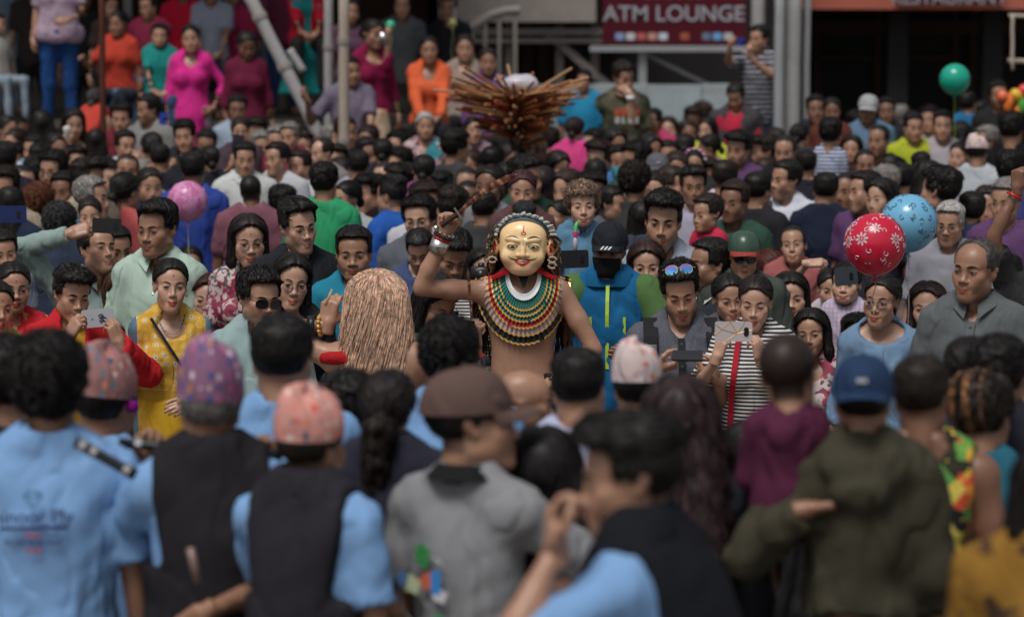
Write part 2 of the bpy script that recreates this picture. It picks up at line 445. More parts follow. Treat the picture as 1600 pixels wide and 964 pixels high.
def warp_head(V, d, rnd):
    """gentle individual differences, nothing above the hairline"""
    V = V.copy(); x, y, z = V.T.copy()
    lowf = sstep(.03, -.06, z); nose = np.exp(-(x / .022) ** 2 - ((z + .022) / .028) ** 2) * (y < -.06)
    V[:, 0] = x * (1 + (d.get('jaw', rnd.uniform(-.09, .11))) * lowf) + x * nose * rnd.uniform(-.15, .28)
    V[:, 1] = y - nose * rnd.uniform(-.003, .003) - np.exp(-((z + .1) / .02) ** 2) * (y < -.05) * rnd.uniform(-.004, .003)
    ln = d.get('long', rnd.uniform(-.07, .08)); V[:, 2] = np.where(z < .0, z * (1 + ln * (z > -.125)) - np.where(z <= -.125, .125 * ln, 0), z)
    ch = np.exp(-((np.abs(x) - .045) / .02) ** 2 - ((z + .04) / .03) ** 2) * (y < -.01)
    V[:, 0] += np.sign(x) * ch * d.get('cheek', rnd.uniform(-.003, .004))
    return V
# ---------------------------------------------------------------- hair: a thick cap shaped to the skull, and locks traced over it
HAIRS = {}
def skull_sdf(X, Y, Z):
    return smin(ell((0, .012, .040), (.0745, .093, .077))(X, Y, Z), ell((0, -.030, .036), (.061, .054, .055))(X, Y, Z), .02)
def hair_field(st, v):
    long_ = st in ('long', 'longwave', 'bob', 'pony', 'curlpony', 'longside')
    lo = (-.16, -.15, -.42 if long_ else -.16); hi = (.16, .22, .20)
    F = Field(lo, hi, v); X, Y, Z = F.full(); X = X + 0 * Y + 0 * Z; Y = Y + 0 * X; Z = Z + 0 * X
    sh = X.shape; x, y, z = X.ravel(), Y.ravel(), Z.ravel(); ax = np.abs(x)
    P3 = np.stack([x, y, z], 1)
    S = skull_sdf(X, Y, Z).ravel()
    top = sstep(.045, .10, z)
    P3 = P3 + .004 * np.sin(P3[:, ::-1] * 90)
    if st in ('short', 'shortwave', 'grey'):
        m = hair_mask(x, y, z); off = m * (.007 + .012 * top + .006 * top * vnoise(P3, 60, 3))
    elif st == 'under': m = hair_mask(x, y, z, -.06) * sstep(.058, .040, z); off = m * .009
    elif st == 'buzz': m = hair_mask(x, y, z); off = m * .0035
    elif st == 'undercut': m = hair_mask(x, y, z); off = m * (.003 + .022 * sstep(.06, .10, z) * sstep(.062, .045, ax))
    elif st == 'quiff':
        m = hair_mask(x, y, z); off = m * (.006 + .018 * top + .020 * sstep(-.01, -.075, y) * sstep(.065, .095, z) + .008 * top * vnoise(P3, 70, 5))
    elif st == 'side':
        m = hair_mask(x, y, z); off = m * (.007 + .016 * top + .010 * sstep(-.02, -.07, y) * top * (x > -.02) - .010 * np.exp(-((x + .028) / .007) ** 2) * top)
    elif st == 'fringe':
        m = np.maximum(hair_mask(x, y, z, -.07), sstep(.045, .055, z + .02 * np.sin(x * 60)) * (y < 0)); off = m * (.009 + .013 * top)
    elif st == 'thick':
        m = hair_mask(x, y, z, -.07); off = m * (.007 + .015 * top + .014 * vnoise(P3, 45, 7) * sstep(.0, .06, z))
    elif st == 'curly':
        m = np.maximum(hair_mask(x, y, z, -.08), sstep(.055, .068, z)); off = m * (.016 + .012 * top + .022 * vnoise(P3, 75, 9))
    elif st == 'kidcurl':
        m = np.maximum(hair_mask(x, y, z, -.08), sstep(.062, .072, z)); off = m * (.012 + .010 * top + .018 * vnoise(P3, 85, 9))
    elif st == 'baldside':
        m = hair_mask(x, y, z, -.06) * np.maximum(sstep(.088, .07, z) * sstep(-.045, -.02, y), sstep(.02, .045, y) * .8); off = m * .007
    elif st == 'thin':
        m = hair_mask(x, y - .035 * (np.abs(x) < .05), z); m = m * np.where(z > .07, sstep(-.045, -.02, y), 1); off = m * (.004 + .006 * top)
    else:   # women's styles: hairline rounder, over the ears
        hl = .084 - .9 * np.clip(ax - .022, 0, .07); m = np.maximum(sstep(hl - .004, hl + .012, z) , sstep(-.022, -.008, y) * sstep(-.09, -.08, z))
        part = np.exp(-(x / .005) ** 2) * (y < .05) * top
        if st == 'tied' or st == 'bun': m = np.maximum(sstep(hl - .004, hl + .004, z), np.maximum(sstep(.010, .022, y) * sstep(-.075, -.065, z), sstep(-.03, -.015, y) * sstep(.018, .028, z))); off = m * (.008 + .005 * top - .004 * part)
        elif st in ('pony', 'curlpony'): m = np.maximum(sstep(hl - .004, hl + .004, z), np.maximum(sstep(.010, .022, y) * sstep(-.075, -.065, z), sstep(-.03, -.015, y) * sstep(.018, .028, z))); off = m * (.008 + .004 * top)
        else: off = m * (.013 + .006 * top - .007 * part)
    off = off - (1 - np.clip(m, 0, 1)) * .016
    F.f = (S - off).reshape(sh).astype(np.float32)
    F.f = np.where(Z < -.11, np.maximum(F.f, .01), F.f).astype(np.float32)
    def cur(q, z1, r0, r1, yb=.0, xb=.0):
        F.add(cap((q * .068, .012, .045), (q * (.080 + xb), .004 + yb, -.09), .024, r0, 1.5), .02)
        F.add(cap((q * (.080 + xb), .004 + yb, -.09), (q * (.082 + xb), .010 + yb, z1), r0, r1, 1.4), .02)
    if st in ('long', 'longside'):
        for q in (-1, 1): cur(q, -.30, .022, .016)
        F.add(cap((-.03, .055, .0), (-.035, .085, -.34), .062, .045, .55), .02); F.add(cap((.03, .055, .0), (.035, .085, -.34), .062, .045, .55), .02)
    elif st == 'longwave':
        for q in (-1, 1): cur(q, -.26, .028, .026, 0, .008)
        for q in (-1, 1): F.add(cap((q * .03, .055, .0), (q * .045, .085, -.36), .07, .058, .6), .02)
        X2, Y2, Z2 = F.full(); F.f += (.008 * np.sin(Z2 * 70 + 3 * np.sin(X2 * 40)) * (Z2 < .02)).astype(np.float32) + 0 * F.f
    elif st == 'bob':
        for q in (-1, 1): cur(q, -.13, .026, .020)
        F.add(cap((-.03, .045, .0), (-.03, .055, -.10), .066, .055, .8), .02); F.add(cap((.03, .045, .0), (.03, .055, -.10), .066, .055, .8), .02)
    elif st == 'bun': F.add(ell((0, .118, .0), (.040, .034, .038)), .008)
    elif st == 'tied': F.add(ell((0, .108, -.03), (.034, .026, .034)), .01)
    elif st in ('pony', 'curlpony'):
        r = .046 if st == 'curlpony' else .030
        F.add(cap((0, .095, .02), (0, .125, -.03), .020, .028), .012); F.add(cap((0, .125, -.03), (0, .118, -.20), r, r * .75), .02)
        if st == 'curlpony':
            X2, Y2, Z2 = F.full(); n = vnoise(P3, 60, 4).reshape(sh); F.f = (F.f - .028 * n * (Z < .03) * (Y > .08)).astype(np.float32)
    return F
def sample(F, P):
    q = (P - F.lo) / F.v; q = np.clip(q, 0, np.array(F.f.shape) - 1.001); i = q.astype(int); f = q - i; o = 0
    for a in (0, 1):
        for b in (0, 1):
            for c in (0, 1):
                w = (f[:, 0] if a else 1 - f[:, 0]) * (f[:, 1] if b else 1 - f[:, 1]) * (f[:, 2] if c else 1 - f[:, 2])
                o = o + w * F.f[i[:, 0] + a, i[:, 1] + b, i[:, 2] + c]
    return o
def grad(F, P):
    e = F.v; g = np.stack([sample(F, P + d) - sample(F, P - d) for d in np.eye(3) * e], 1)
    return g / (np.linalg.norm(g, axis=1, keepdims=True) + 1e-6)
def locks(F, V, n, steps, ln, wid, st, seed=1, curl=0., lift=.004):
    r = np.random.RandomState(seed)
    dsk = skull_sdf(V[:, 0], V[:, 1], V[:, 2])
    zz = V[(dsk > .003) | (V[:, 2] < -.08)]
    if len(zz) < 10: return None
    P = zz[r.randint(0, len(zz), n)] + r.normal(0, .002, (n, 3)); path = []; nor = []
    longs = st in ('long', 'longwave', 'bob', 'longside', 'pony', 'curlpony', 'tied', 'bun')
    phase = r.rand(n) * 6.28; rad = curl * (.6 + .8 * r.rand(n))
    L = ln * (.5 + r.rand(n)); jit = r.normal(0, .25 if not longs else .08, (n, 3)); bright = .5 + 1.9 * r.rand(n) ** 3
    for k in range(steps):
        g = grad(F, P); P = P - g * (sample(F, P) + .001)[:, None]
        nor.append(g); path.append(P.copy())
        x, y, z = P.T
        if st in ('tied', 'bun', 'pony', 'curlpony'):
            tgt = np.array((0, .11, .01)); fl = np.where((z < .0)[:, None] & (y > .09)[:, None], np.array((0, 0, -1.)), tgt - P)
        elif longs:
            fl = np.stack([np.sign(x) * np.clip(z - .04, 0, 1) * 14, .15 + 0 * x + np.clip(z - .05, 0, 1) * 3, -.9 + 0 * x], 1)
        elif st in ('quiff', 'undercut'): fl = np.stack([x * 2, .0 - 1. * (y < .03) * (z > .05) + .4 * (y >= .03), .6 * (y < -.04) - 1.2 * (z < .05)], 1)
        elif st in ('side', 'fringe'): fl = np.stack([.7 + 0 * x, -.9 * (y < .03) + .3, -.5 + 0 * x - (z < .05)], 1)
        else:
            w = P - np.array((.01, .055, .115)); fl = w * np.array((1, 1, .3)) * 10; fl[:, 2] -= .5 + 1.0 * (z < .05)
        fl = fl / (np.linalg.norm(fl, axis=1, keepdims=True) + 1e-6) + jit
        fl -= g * (fl * g).sum(1, keepdims=True); fl /= np.linalg.norm(fl, axis=1, keepdims=True) + 1e-6
        P = P + fl * (L / steps)[:, None]
    path = np.array(path); nor = np.array(nor)           # steps,n,3
    u = np.linspace(0, 1, steps)[:, None, None]
    tan = np.gradient(path, axis=0); tan /= np.linalg.norm(tan, axis=2, keepdims=True) + 1e-6
    side = np.cross(tan, nor); side /= np.linalg.norm(side, axis=2, keepdims=True) + 1e-6
    lf = (lift * (.2 + r.rand(n)))[None, :, None] * (4 * u * (1 - u) * .8 + .6 * u ** 3 * r.rand(n)[None, :, None]) + .0008
    C = path + nor * lf
    if curl:
        ph = phase[None, :, None] + u * 11
        C = C + (side * np.cos(ph) + nor * (np.sin(ph) + .6)) * rad[None, :, None]
    w = wid * (.6 + .8 * r.rand(n))[None, :, None] * (1 - u ** 2 * .9)
    tw = (r.normal(0, .35, n))[None, :, None]; sd = side * np.cos(tw) + nor * np.sin(tw)
    A = C - sd * w; B = C + sd * w
    V2 = np.stack([A, B], 2).transpose(1, 0, 2, 3).reshape(-1, 3)   # n,steps,2
    base = (np.arange(n) * steps * 2)[:, None] + (np.arange(steps - 1) * 2)[None]
    Q = np.stack([base, base + 1, base + 3, base + 2], -1).reshape(-1, 4)
    T = np.repeat(bright, steps * 2)[:, None] * np.ones(3)
    return V2, Q, T, np.tile(np.repeat(u[:, 0, 0], 2), n)
SPEC = {'short': (1350, 5, .035, 0.0011, 0, .004), 'shortwave': (1350, 6, .05, 0.0015, .003, .007), 'grey': (1350, 5, .035, 0.0011, 0, .004), 'buzz': (0,) * 6, 'under': (450, 5, .03, 0.0011, 0, .003),
        'undercut': (1050, 6, .07, 0.0015, 0, .006), 'quiff': (1500, 6, .06, 0.0016, 0, .009), 'side': (1350, 7, .09, 0.0015, 0, .005), 'fringe': (1350, 6, .07, 0.0016, 0, .005),
        'thick': (1500, 6, .06, 0.0018, .002, .010), 'curly': (2250, 9, .06, 0.0014, .0065, .010), 'kidcurl': (1650, 9, .06, 0.0015, .0065, .010),
        'baldside': (450, 4, .02, 0.0010, 0, .004), 'thin': (750, 5, .03, 0.0010, 0, .003), 'tied': (1200, 8, .16, 0.0014, 0, .0025), 'bun': (1200, 8, .16, 0.0014, 0, .0025),
        'pony': (1350, 9, .20, 0.0015, 0, .003), 'curlpony': (1950, 9, .16, 0.0016, .006, .006), 'long': (1950, 11, .32, 0.0018, 0, .004), 'longside': (1950, 11, .32, 0.0018, 0, .004),
        'longwave': (2100, 12, .28, 0.0020, .004, .008), 'bob': (1500, 9, .18, 0.0018, 0, .004)}
def hair_mesh(st, var=0):
    key = (st, var)
    if key not in HAIRS:
        F = hair_field(st, .0062); V, Q = F.mesh()
        n, steps, ln, wid, curl, lift = SPEC[st]; G = Parts()
        G.add(V, Q, 0, np.full((len(V), 3), .8))
        if n:
            R = locks(F, V, n, steps, ln, wid, st, 11 + var, curl, lift)
            if R is not None:
                V2, Q2, T, u = R
                if var == 9: T = T * (1 + 7 * (V2[:, 0] > -.03)[:, None] * (np.sin(V2[:, 0] * 130) > .2)[:, None] * np.array((1.6, 1., .5)))   # bleached streaks
                G.add(V2, Q2, 0, T)
        V, Q, M, T = G.get(); HAIRS[key] = mesh_np('hair_' + st, V, Q, [m_hair], M, {'tint': T})
    return HAIRS[key]
def hair_obj(st, col, var=0, parent=None):
    return link('hair', hair_mesh(st, var), parent, col)
# ---------------------------------------------------------------- hands
HANDS = {}
FING = {'open': ((12, 14, 10), (14, 18, 12), (20, 22, 14), (26, 24, 16)), 'relax': ((28, 34, 22), (34, 38, 24), (40, 42, 26), (46, 44, 28)),
        'grip': ((72, 92, 50), (76, 94, 52), (78, 94, 52), (78, 90, 50)), 'phone': ((38, 48, 28), (50, 56, 34), (58, 60, 38), (62, 60, 40)),
        'spread': ((4, 6, 4), (0, 6, 4), (4, 8, 6), (10, 12, 8))}
def hand_template(kind, v):
    k = (kind, v)
    if k in HANDS: return HANDS[k]
    F = Field((-.075, -.035, -.10), (.095, .20, .045), v); A = F.add
    A(cap((0, -.03, 0), (0, .01, 0), .026, .027, 1), 0); F.f[:] = F.f
    A(cap((-.022, .018, 0), (-.026, .078, 0), .0155, .0125), .012); A(cap((.0, .018, .001), (-.004, .085, .002), .016, .0130), .012)
    A(cap((.018, .020, 0), (.022, .082, .001), .0155, .0125), .012)
    A(ell((.024, .035, -.012), (.017, .028, .013)), .01)
    spr = {'spread': 1.0, 'open': .45}.get(kind, .1)
    for i, (bx, by, L, r) in enumerate(((.027, .083, .072, .0088), (.009, .090, .080, .0090), (-.010, .086, .074, .0086), (-.028, .077, .058, .0076))):
        p = np.array((bx, by, 0.)); a = 0; sp = math.radians((1.3 - i) * 9 * spr)
        for j, (fr_, an) in enumerate(zip((.46, .30, .24), FING[kind][i])):
            a += math.radians(an); d = np.array((math.sin(sp) * math.cos(a), math.cos(sp) * math.cos(a), -math.sin(a))); q = p + d * L * fr_
            A(cap(p, q, r * (1.05 - .08 * j), r * (.97 - .10 * j)), .003 if j else .006); p = q
    if kind == 'grip': th = [(.030, .025, -.012), (.040, .058, -.030), (.022, .080, -.052), (.0, .082, -.058)]
    elif kind == 'phone': th = [(.030, .022, -.010), (.048, .050, -.034), (.050, .076, -.048), (.044, .098, -.050)]
    elif kind == 'spread': th = [(.028, .022, -.006), (.058, .044, -.012), (.078, .068, -.014), (.090, .090, -.012)]
    else: th = [(.028, .022, -.008), (.050, .050, -.024), (.054, .080, -.034), (.050, .104, -.040)]
    for j in range(3): A(cap(th[j], th[j + 1], .0125 - .0012 * j, .0115 - .0012 * j), .006)
    HANDS[k] = F.mesh(); return HANDS[k]

def norm(v): v = np.array(v, float); return v / (np.linalg.norm(v) + 1e-9)
def ik(S, W, l1, l2, pole):
    d = W - S; D = np.linalg.norm(d); Dm = (l1 + l2) * .995
    if D > Dm: W = S + d / D * Dm; d = W - S; D = Dm
    D = max(D, abs(l1 - l2) + .02); u = d / (np.linalg.norm(d) + 1e-9)
    a = (l1 * l1 - l2 * l2 + D * D) / (2 * D); h = math.sqrt(max(l1 * l1 - a * a, 0))
    p = pole - u * (pole @ u); p = norm(p)
    return S + u * a + p * h, W
# named arm poses: wrist offset from the shoulder centre line (x is mirrored), pole, finger direction, palm normal, hand
POSE = {'down': ((.235, -.03, -.52), (.3, 1, 0), (.02, -.15, -1), (-1, 0, 0), 'relax'),
        'front': ((.07, -.25, -.34), (.8, .5, -.6), (-.7, -.5, -.1), (0, .8, -.3), 'relax'),
        'phone': ((.085, -.36, -.06), (.6, .1, -1), (-.25, -.25, .9), (-.8, .55, .1), 'phone'),
        'phonelow': ((.085, -.30, -.24), (.7, .3, -1), (-.45, -.55, .5), (-.6, .55, .6), 'phone'),
        'hip': ((.20, -.04, -.43), (1, .5, .0), (-.6, -.5, -.6), (-.6, .5, .2), 'relax'),
        'up': ((.26, -.16, .34), (1, -.2, -.5), (0, -.1, 1), (0, -1, 0), 'open'),
        'cross': ((.03, -.22, -.22), (1, .3, -.6), (-1, -.1, .1), (0, 1, 0), 'relax'),
        'face': ((.09, -.20, .06), (.6, .1, -1), (-.5, -.1, .8), (-.4, 1, 0), 'relax'),
        'flute': ((.20, -.22, .0), (.8, .2, -1), (-.3, -.5, .8), (-.2, .9, .2), 'phone'),
        'carry': ((-.02, -.24, -.26), (1, .2, -.6), (-1, -.1, .2), (0, .7, .7), 'relax'),
        'lap': ((.08, -.34, -.42), (.8, .5, -.6), (-.5, -.8, -.1), (0, 0, -1), 'relax')}
LOD = {0: (.020, .0142, .0050, True), 1: (.021, .018, .0066, False), 2: (.026, .022, .0085, False), 3: (.034, .032, .012, 2)}
REG = []        # what every person tells later builders (hands, head) so that things held can be placed
def build_person(d):
    sex = d['sex']; s = d['s']; hp = d['hp']; q = lod_ = d['lod']; vb, vc, vh, fine = LOD[q]
    rnd = random.Random(int(d['x'] * 7 + d['y'] * 13)); kid = sex == 'c'
    hs_ = d.get('hs') or min(1.13, max(.80, hp / (.245 * s)))
    ts = d.get('ts') or ({'m': 1.0, 'f': .92, 'c': .66}[sex] * (1 if kid else min(1.06, max(.94, hs_))))
    bw = d.get('bw', 1.0); eye = ray_pt(d['x'], d['y'], s); g = d.get('g', 0.0)
    byaw = d.get('byaw'); yaw = d['yaw']
    if byaw is None: byaw = yaw * (.55 if abs(yaw) < 100 else 1)
    az = math.atan2(eye.x, eye.y)
    root = bpy.data.objects.new('person', None); sc.collection.objects.link(root)
    e = eye.z - g; lean = d.get('lean', 0)
    by = math.radians(byaw) - az
    Rz = Matrix.Rotation(by, 4, 'Z')
    root.location = (eye.x, eye.y, g); root.rotation_euler = (0, 0, by)
    Mi = (Matrix.Translation((eye.x, eye.y, g)) @ Rz).inverted()
    root.empty_display_size = .2
    tag(root, d['label'], d.get('cat', 'person'), d.get('group'))
    # ------- skeleton
    zn = e - (.124 if not kid else .100) * hs_; zs = zn - .068 * ts; sh = (.160 if sex == 'm' else .143) * ts * (.97 + .03 * bw)
    Ln = lambda x, y, z: (x * ts, y * ts + lean * (zn - (zn + z * ts)), zn + z * ts)     # torso frame hanging from the neck base
    kf = ts * bw
    T = []      # torso primitives
    fem = sex == 'f'
    T.append((ell(Ln(0, .018, -.19), (.155 * kf, .108 * ts * (.6 + .4 * bw), .165 * ts)), 0))
    T.append((cap(Ln(-.115, .02, -.075), Ln(.115, .02, -.075), .056 * ts), .06))
    T.append((ell(Ln(0, .015, -.38), ((.128 if fem else .140) * kf, .100 * kf, .17 * ts)), .06))
    T.append((ell(Ln(0, .018, -.53), ((.172 if fem else .162) * kf, .118 * kf, .13 * ts)), .06))
    for w in (-1, 1):
        T.append((cap(Ln(w * .035, .032, .012), Ln(w * .130, .02, -.048), .046 * ts, .036 * ts), .04))
        if fem: T.append((ell(Ln(w * .072, -.062, -.215), (.062 * ts, .058 * ts, .062 * ts)), .035))
    hip = Ln(0, 0, -.60)[2]
    if d.get('sit'):
        Hh = max(hip, .2)
        legs = [[(w * .09 * ts, .0, Hh), (w * .13 * ts, -.40 * ts, Hh + .02), (w * .12 * ts, -.42 * ts, max(Hh - .42 * ts, .06))] for w in (-1, 1)]
    else:
        legs = [[(w * .088 * ts, .02, hip), (w * .10 * ts, .0, max(hip * .52, .1)), (w * .11 * ts, .03, .075)] for w in (-1, 1)]
    arms = []
    l1, l2 = .285 * ts, .245 * ts
    for w, key in ((-1, 'ra'), (1, 'la')):
        S = np.array((w * sh, .02 * ts + lean * .07, zs)); a = d.get(key, 'down')
        if isinstance(a, str):
            o, pole, f, n, hk = POSE[a]; W = np.array((w * o[0] * ts, o[1] * ts, zs + o[2] * ts)); pole = np.array((w * pole[0], pole[1], pole[2]), float)
            f = np.array((w * f[0], f[1], f[2])); n = np.array((w * n[0], n[1], n[2]))
        else:   # (px, py, metres nearer than the head, finger dir, palm normal, hand) given as the camera sees it
            ww = ray_pt(a[0], a[1], FPX / (FPX / s - a[2])); W = np.array((Mi @ ww)); R3 = Mi.to_3x3()
            f = np.array(R3 @ Vector(a[3])); n = np.array(R3 @ Vector(a[4])); hk = a[5]
            pole = np.array(R3 @ Vector(a[6])) if len(a) > 6 else np.array((w * .5, .2, -1.))
        E, W = ik(S, W, l1, l2, pole); f = norm(f); n = norm(n - f * (n @ f)); arms.append((S, E, W, f, n, hk, w))
    ar = (.041 if sex == 'm' else .035) * ts * (.75 + .25 * bw)
    nl = d.get('naked')
    # ------- body skin
    vb = min(vb, .021) if kid else vb
    pts = np.array([p for L in legs for p in L] + [x for a in arms for x in a[:3]])
    lo = np.minimum(pts.min(0) - .12, (-.25 * kf, -.2, 0)); hi = np.maximum(pts.max(0) + .12, (.25 * kf, .22, zn + .06)); lo[2] = -.02
    armlow = min([min(a[1][2], a[2][2]) for a in arms if a[5] != 'relax' or isinstance(d.get('ra' if a[6] < 0 else 'la', 'down'), tuple)] + [zs - .06])
    zfine = graded(lo[2], hi[2], vb, .065, (armlow - .06) if not nl else 0, 9)
    F = Field(lo, hi, vb, [np.arange(lo[0], hi[0] + vb, vb, dtype=np.float32), np.arange(lo[1], hi[1] + vb, vb, dtype=np.float32), zfine])
    for fn, k in T: F.add(fn, k * ts, 0 if nl else -.010)
    for L in legs:
        F.add(cap(L[0], L[1], .082 * ts, .055 * ts), .03); F.add(cap(L[1], L[2], .053 * ts, .036 * ts), .02)
        F.add(cap((L[2][0], L[2][1] + .02, .04), (L[2][0] * 1.1, L[2][1] - .15 * ts, .03), .036, .026), .03)
    for S, E, W, f, n, hk, w in arms:
        F.add(ell(S + np.array((-w * .005, 0, -.01)), np.array((.050, .051, .054)) * ts), .04 * ts)
        F.add(cap(S, S + (E - S) * .5, ar * 1.10, ar * 1.05), .02); F.add(cap(S + (E - S) * .5, E, ar * 1.05, ar * .84), .02)
        F.add(cap(E, E + (W - E) * .35, ar * .86, ar * .90), .012); F.add(cap(E + (W - E) * .35, W, ar * .90, ar * .60, 1), .012)
    V, Q = F.mesh(); B = Parts(); B.add(V, Q, 0)
    for S, E, W, f, n, hk, w in arms:
        HV, HQ = hand_template(hk, vh if d.get('ra' if w < 0 else 'la', 'down') != 'down' else .015); hsc = ts * (.97 if sex == 'm' else .92) * (1.12 if kid else 1)
        th = np.cross(f, n) * (1 if w < 0 else -1)
        M = np.stack([th, f, -n], 0) * hsc; P2 = HV @ M + W
        B.add(P2, HQ[:, ::-1] if w < 0 else HQ, 0)
    # ------- head on top, the neck staying with the trunk
    dd = dict(d.get('face', {})); dd['fine'] = fine is True; dd['roots'] = bool(d.get('hair')) and d['hair'][0] not in ('baldside', 'thin'); dd['op'] = rnd.uniform(.80, 1.12); dd.setdefault('bt', rnd.uniform(.8, 1.2)); dd.setdefault('gx', rnd.uniform(-.5, .5))
    away = abs((yaw + 180) % 360 - 180)
    if away > 135 and lod_ < 3: fine = 2 if d.get('hair') else False
    HV, HQ, fr = head_template(sex, fine)
    P = Parts(); tint = face_tint(HV, sex, dd) if abs((yaw + 180) % 360 - 180) < 150 else np.ones((len(HV), 3))
    if dd.get('scalp') and abs((yaw + 180) % 360 - 180) >= 150: tint = face_tint(HV, sex, dd)
    P.add(HV, HQ, 0, tint)
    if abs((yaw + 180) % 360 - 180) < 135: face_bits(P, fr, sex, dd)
    sxh = rnd.uniform(.93, 1.03)
    V, Q, M, Tn = P.get(); V = warp_head(V, dd, rnd) * hs_ * np.array((sxh, 1, 1))
    hy = math.radians(yaw - byaw); Rh = Matrix.Rotation(hy, 3, 'Z') @ Matrix.Rotation(math.radians(d.get('roll', rnd.uniform(-6, 6))), 3, 'Y') @ Matrix.Rotation(math.radians(d.get('pitch', rnd.uniform(-3, 6))), 3, 'X')
    Rn = np.array(Rh); piv = np.array((0, .02, -.09)) * hs_
    wgt = sstep(-.19, -.095, V[:, 2] / hs_)[:, None]
    if ts < .8: lowz = V[:, 2] < -.125 * hs_; V[lowz, 2] = -.125 * hs_ + (V[lowz, 2] + .125 * hs_) * .35
    Vr = (V - piv) @ Rn.T + piv; off = piv - Rn @ piv  # eye point may swing; bring the eyes back to the pixel
    eye0 = (Rn @ (-piv)) + piv; sh_ = -eye0
    Vr = Vr + sh_; V = Vr * wgt + (V + sh_ * .6) * (1 - wgt)
    B.add(V + (0, 0, e), Q, M, None) if False else None
    B.V.append((V + np.array((0, 0, e))).astype(np.float32)); B.Q.append(Q + B.n); B.M.append(M); B.T.append(Tn); B.n += len(V)
    V, Q, M, Tn = B.get()
    me = mesh_np('body', V, Q, [m_skin, m_eye, m_iris, m_brow, m_lash_lip_gap, m_teeth], M, {'tint': Tn})
    body = link('body', me, root, d['skin'])
    HM = Matrix.Translation(Vector(sh_) + Vector((0, 0, e)) + Vector(piv)) @ Rh.to_4x4() @ Matrix.Translation(-Vector(piv)) @ Matrix.Diagonal((hs_ * sxh, hs_, hs_, 1))
    def onhead(o): o.parent = root; o.matrix_local = HM; return o
    if d.get('hair'):
        hst, hcol = d['hair'][:2]
        if any(getattr(fn, 'hat', 0) for fn in d.get('extras', ())) and hst in ('short', 'thick', 'curly', 'quiff'): hst = 'under'
        onhead(hair_obj(hst, hcol, d['hair'][2] if len(d['hair']) > 2 else 0))
    # ------- clothes
    for ly in d['wear']: cloth_layer(ly, d, root, T, legs, arms, zn, ts, kf, ar, vc, Ln, hip, rnd)
    def front(x, z):
        x = np.atleast_1d(np.asarray(x, float)); z = np.atleast_1d(np.asarray(z, float)); yy = np.linspace(-.30, .05, 120)
        X, Y, Z = x[:, None, None], yy[None, :, None], z[:, None, None]; D = np.full((len(x), 120, 1), .5)
        for fn, kk in T: D = smin(D, fn(X, Y, Z), kk * ts)
        D = D[:, :, 0]; i = np.argmax(D < 0, 1); i = np.where((D < 0).any(1), i, 119); return yy[i]
    A2 = {'front': front, 'root': root, 'HM': HM, 'arms': arms, 'ts': ts, 'hs': hs_, 'e': e, 'M': Matrix.Translation((eye.x, eye.y, g)) @ Rz, 'zn': zn, 'd': d, 'Ln': Ln, 'onhead': onhead}
    REG.append(A2)
    for fn in d.get('extras', ()): fn(A2)
    return A2

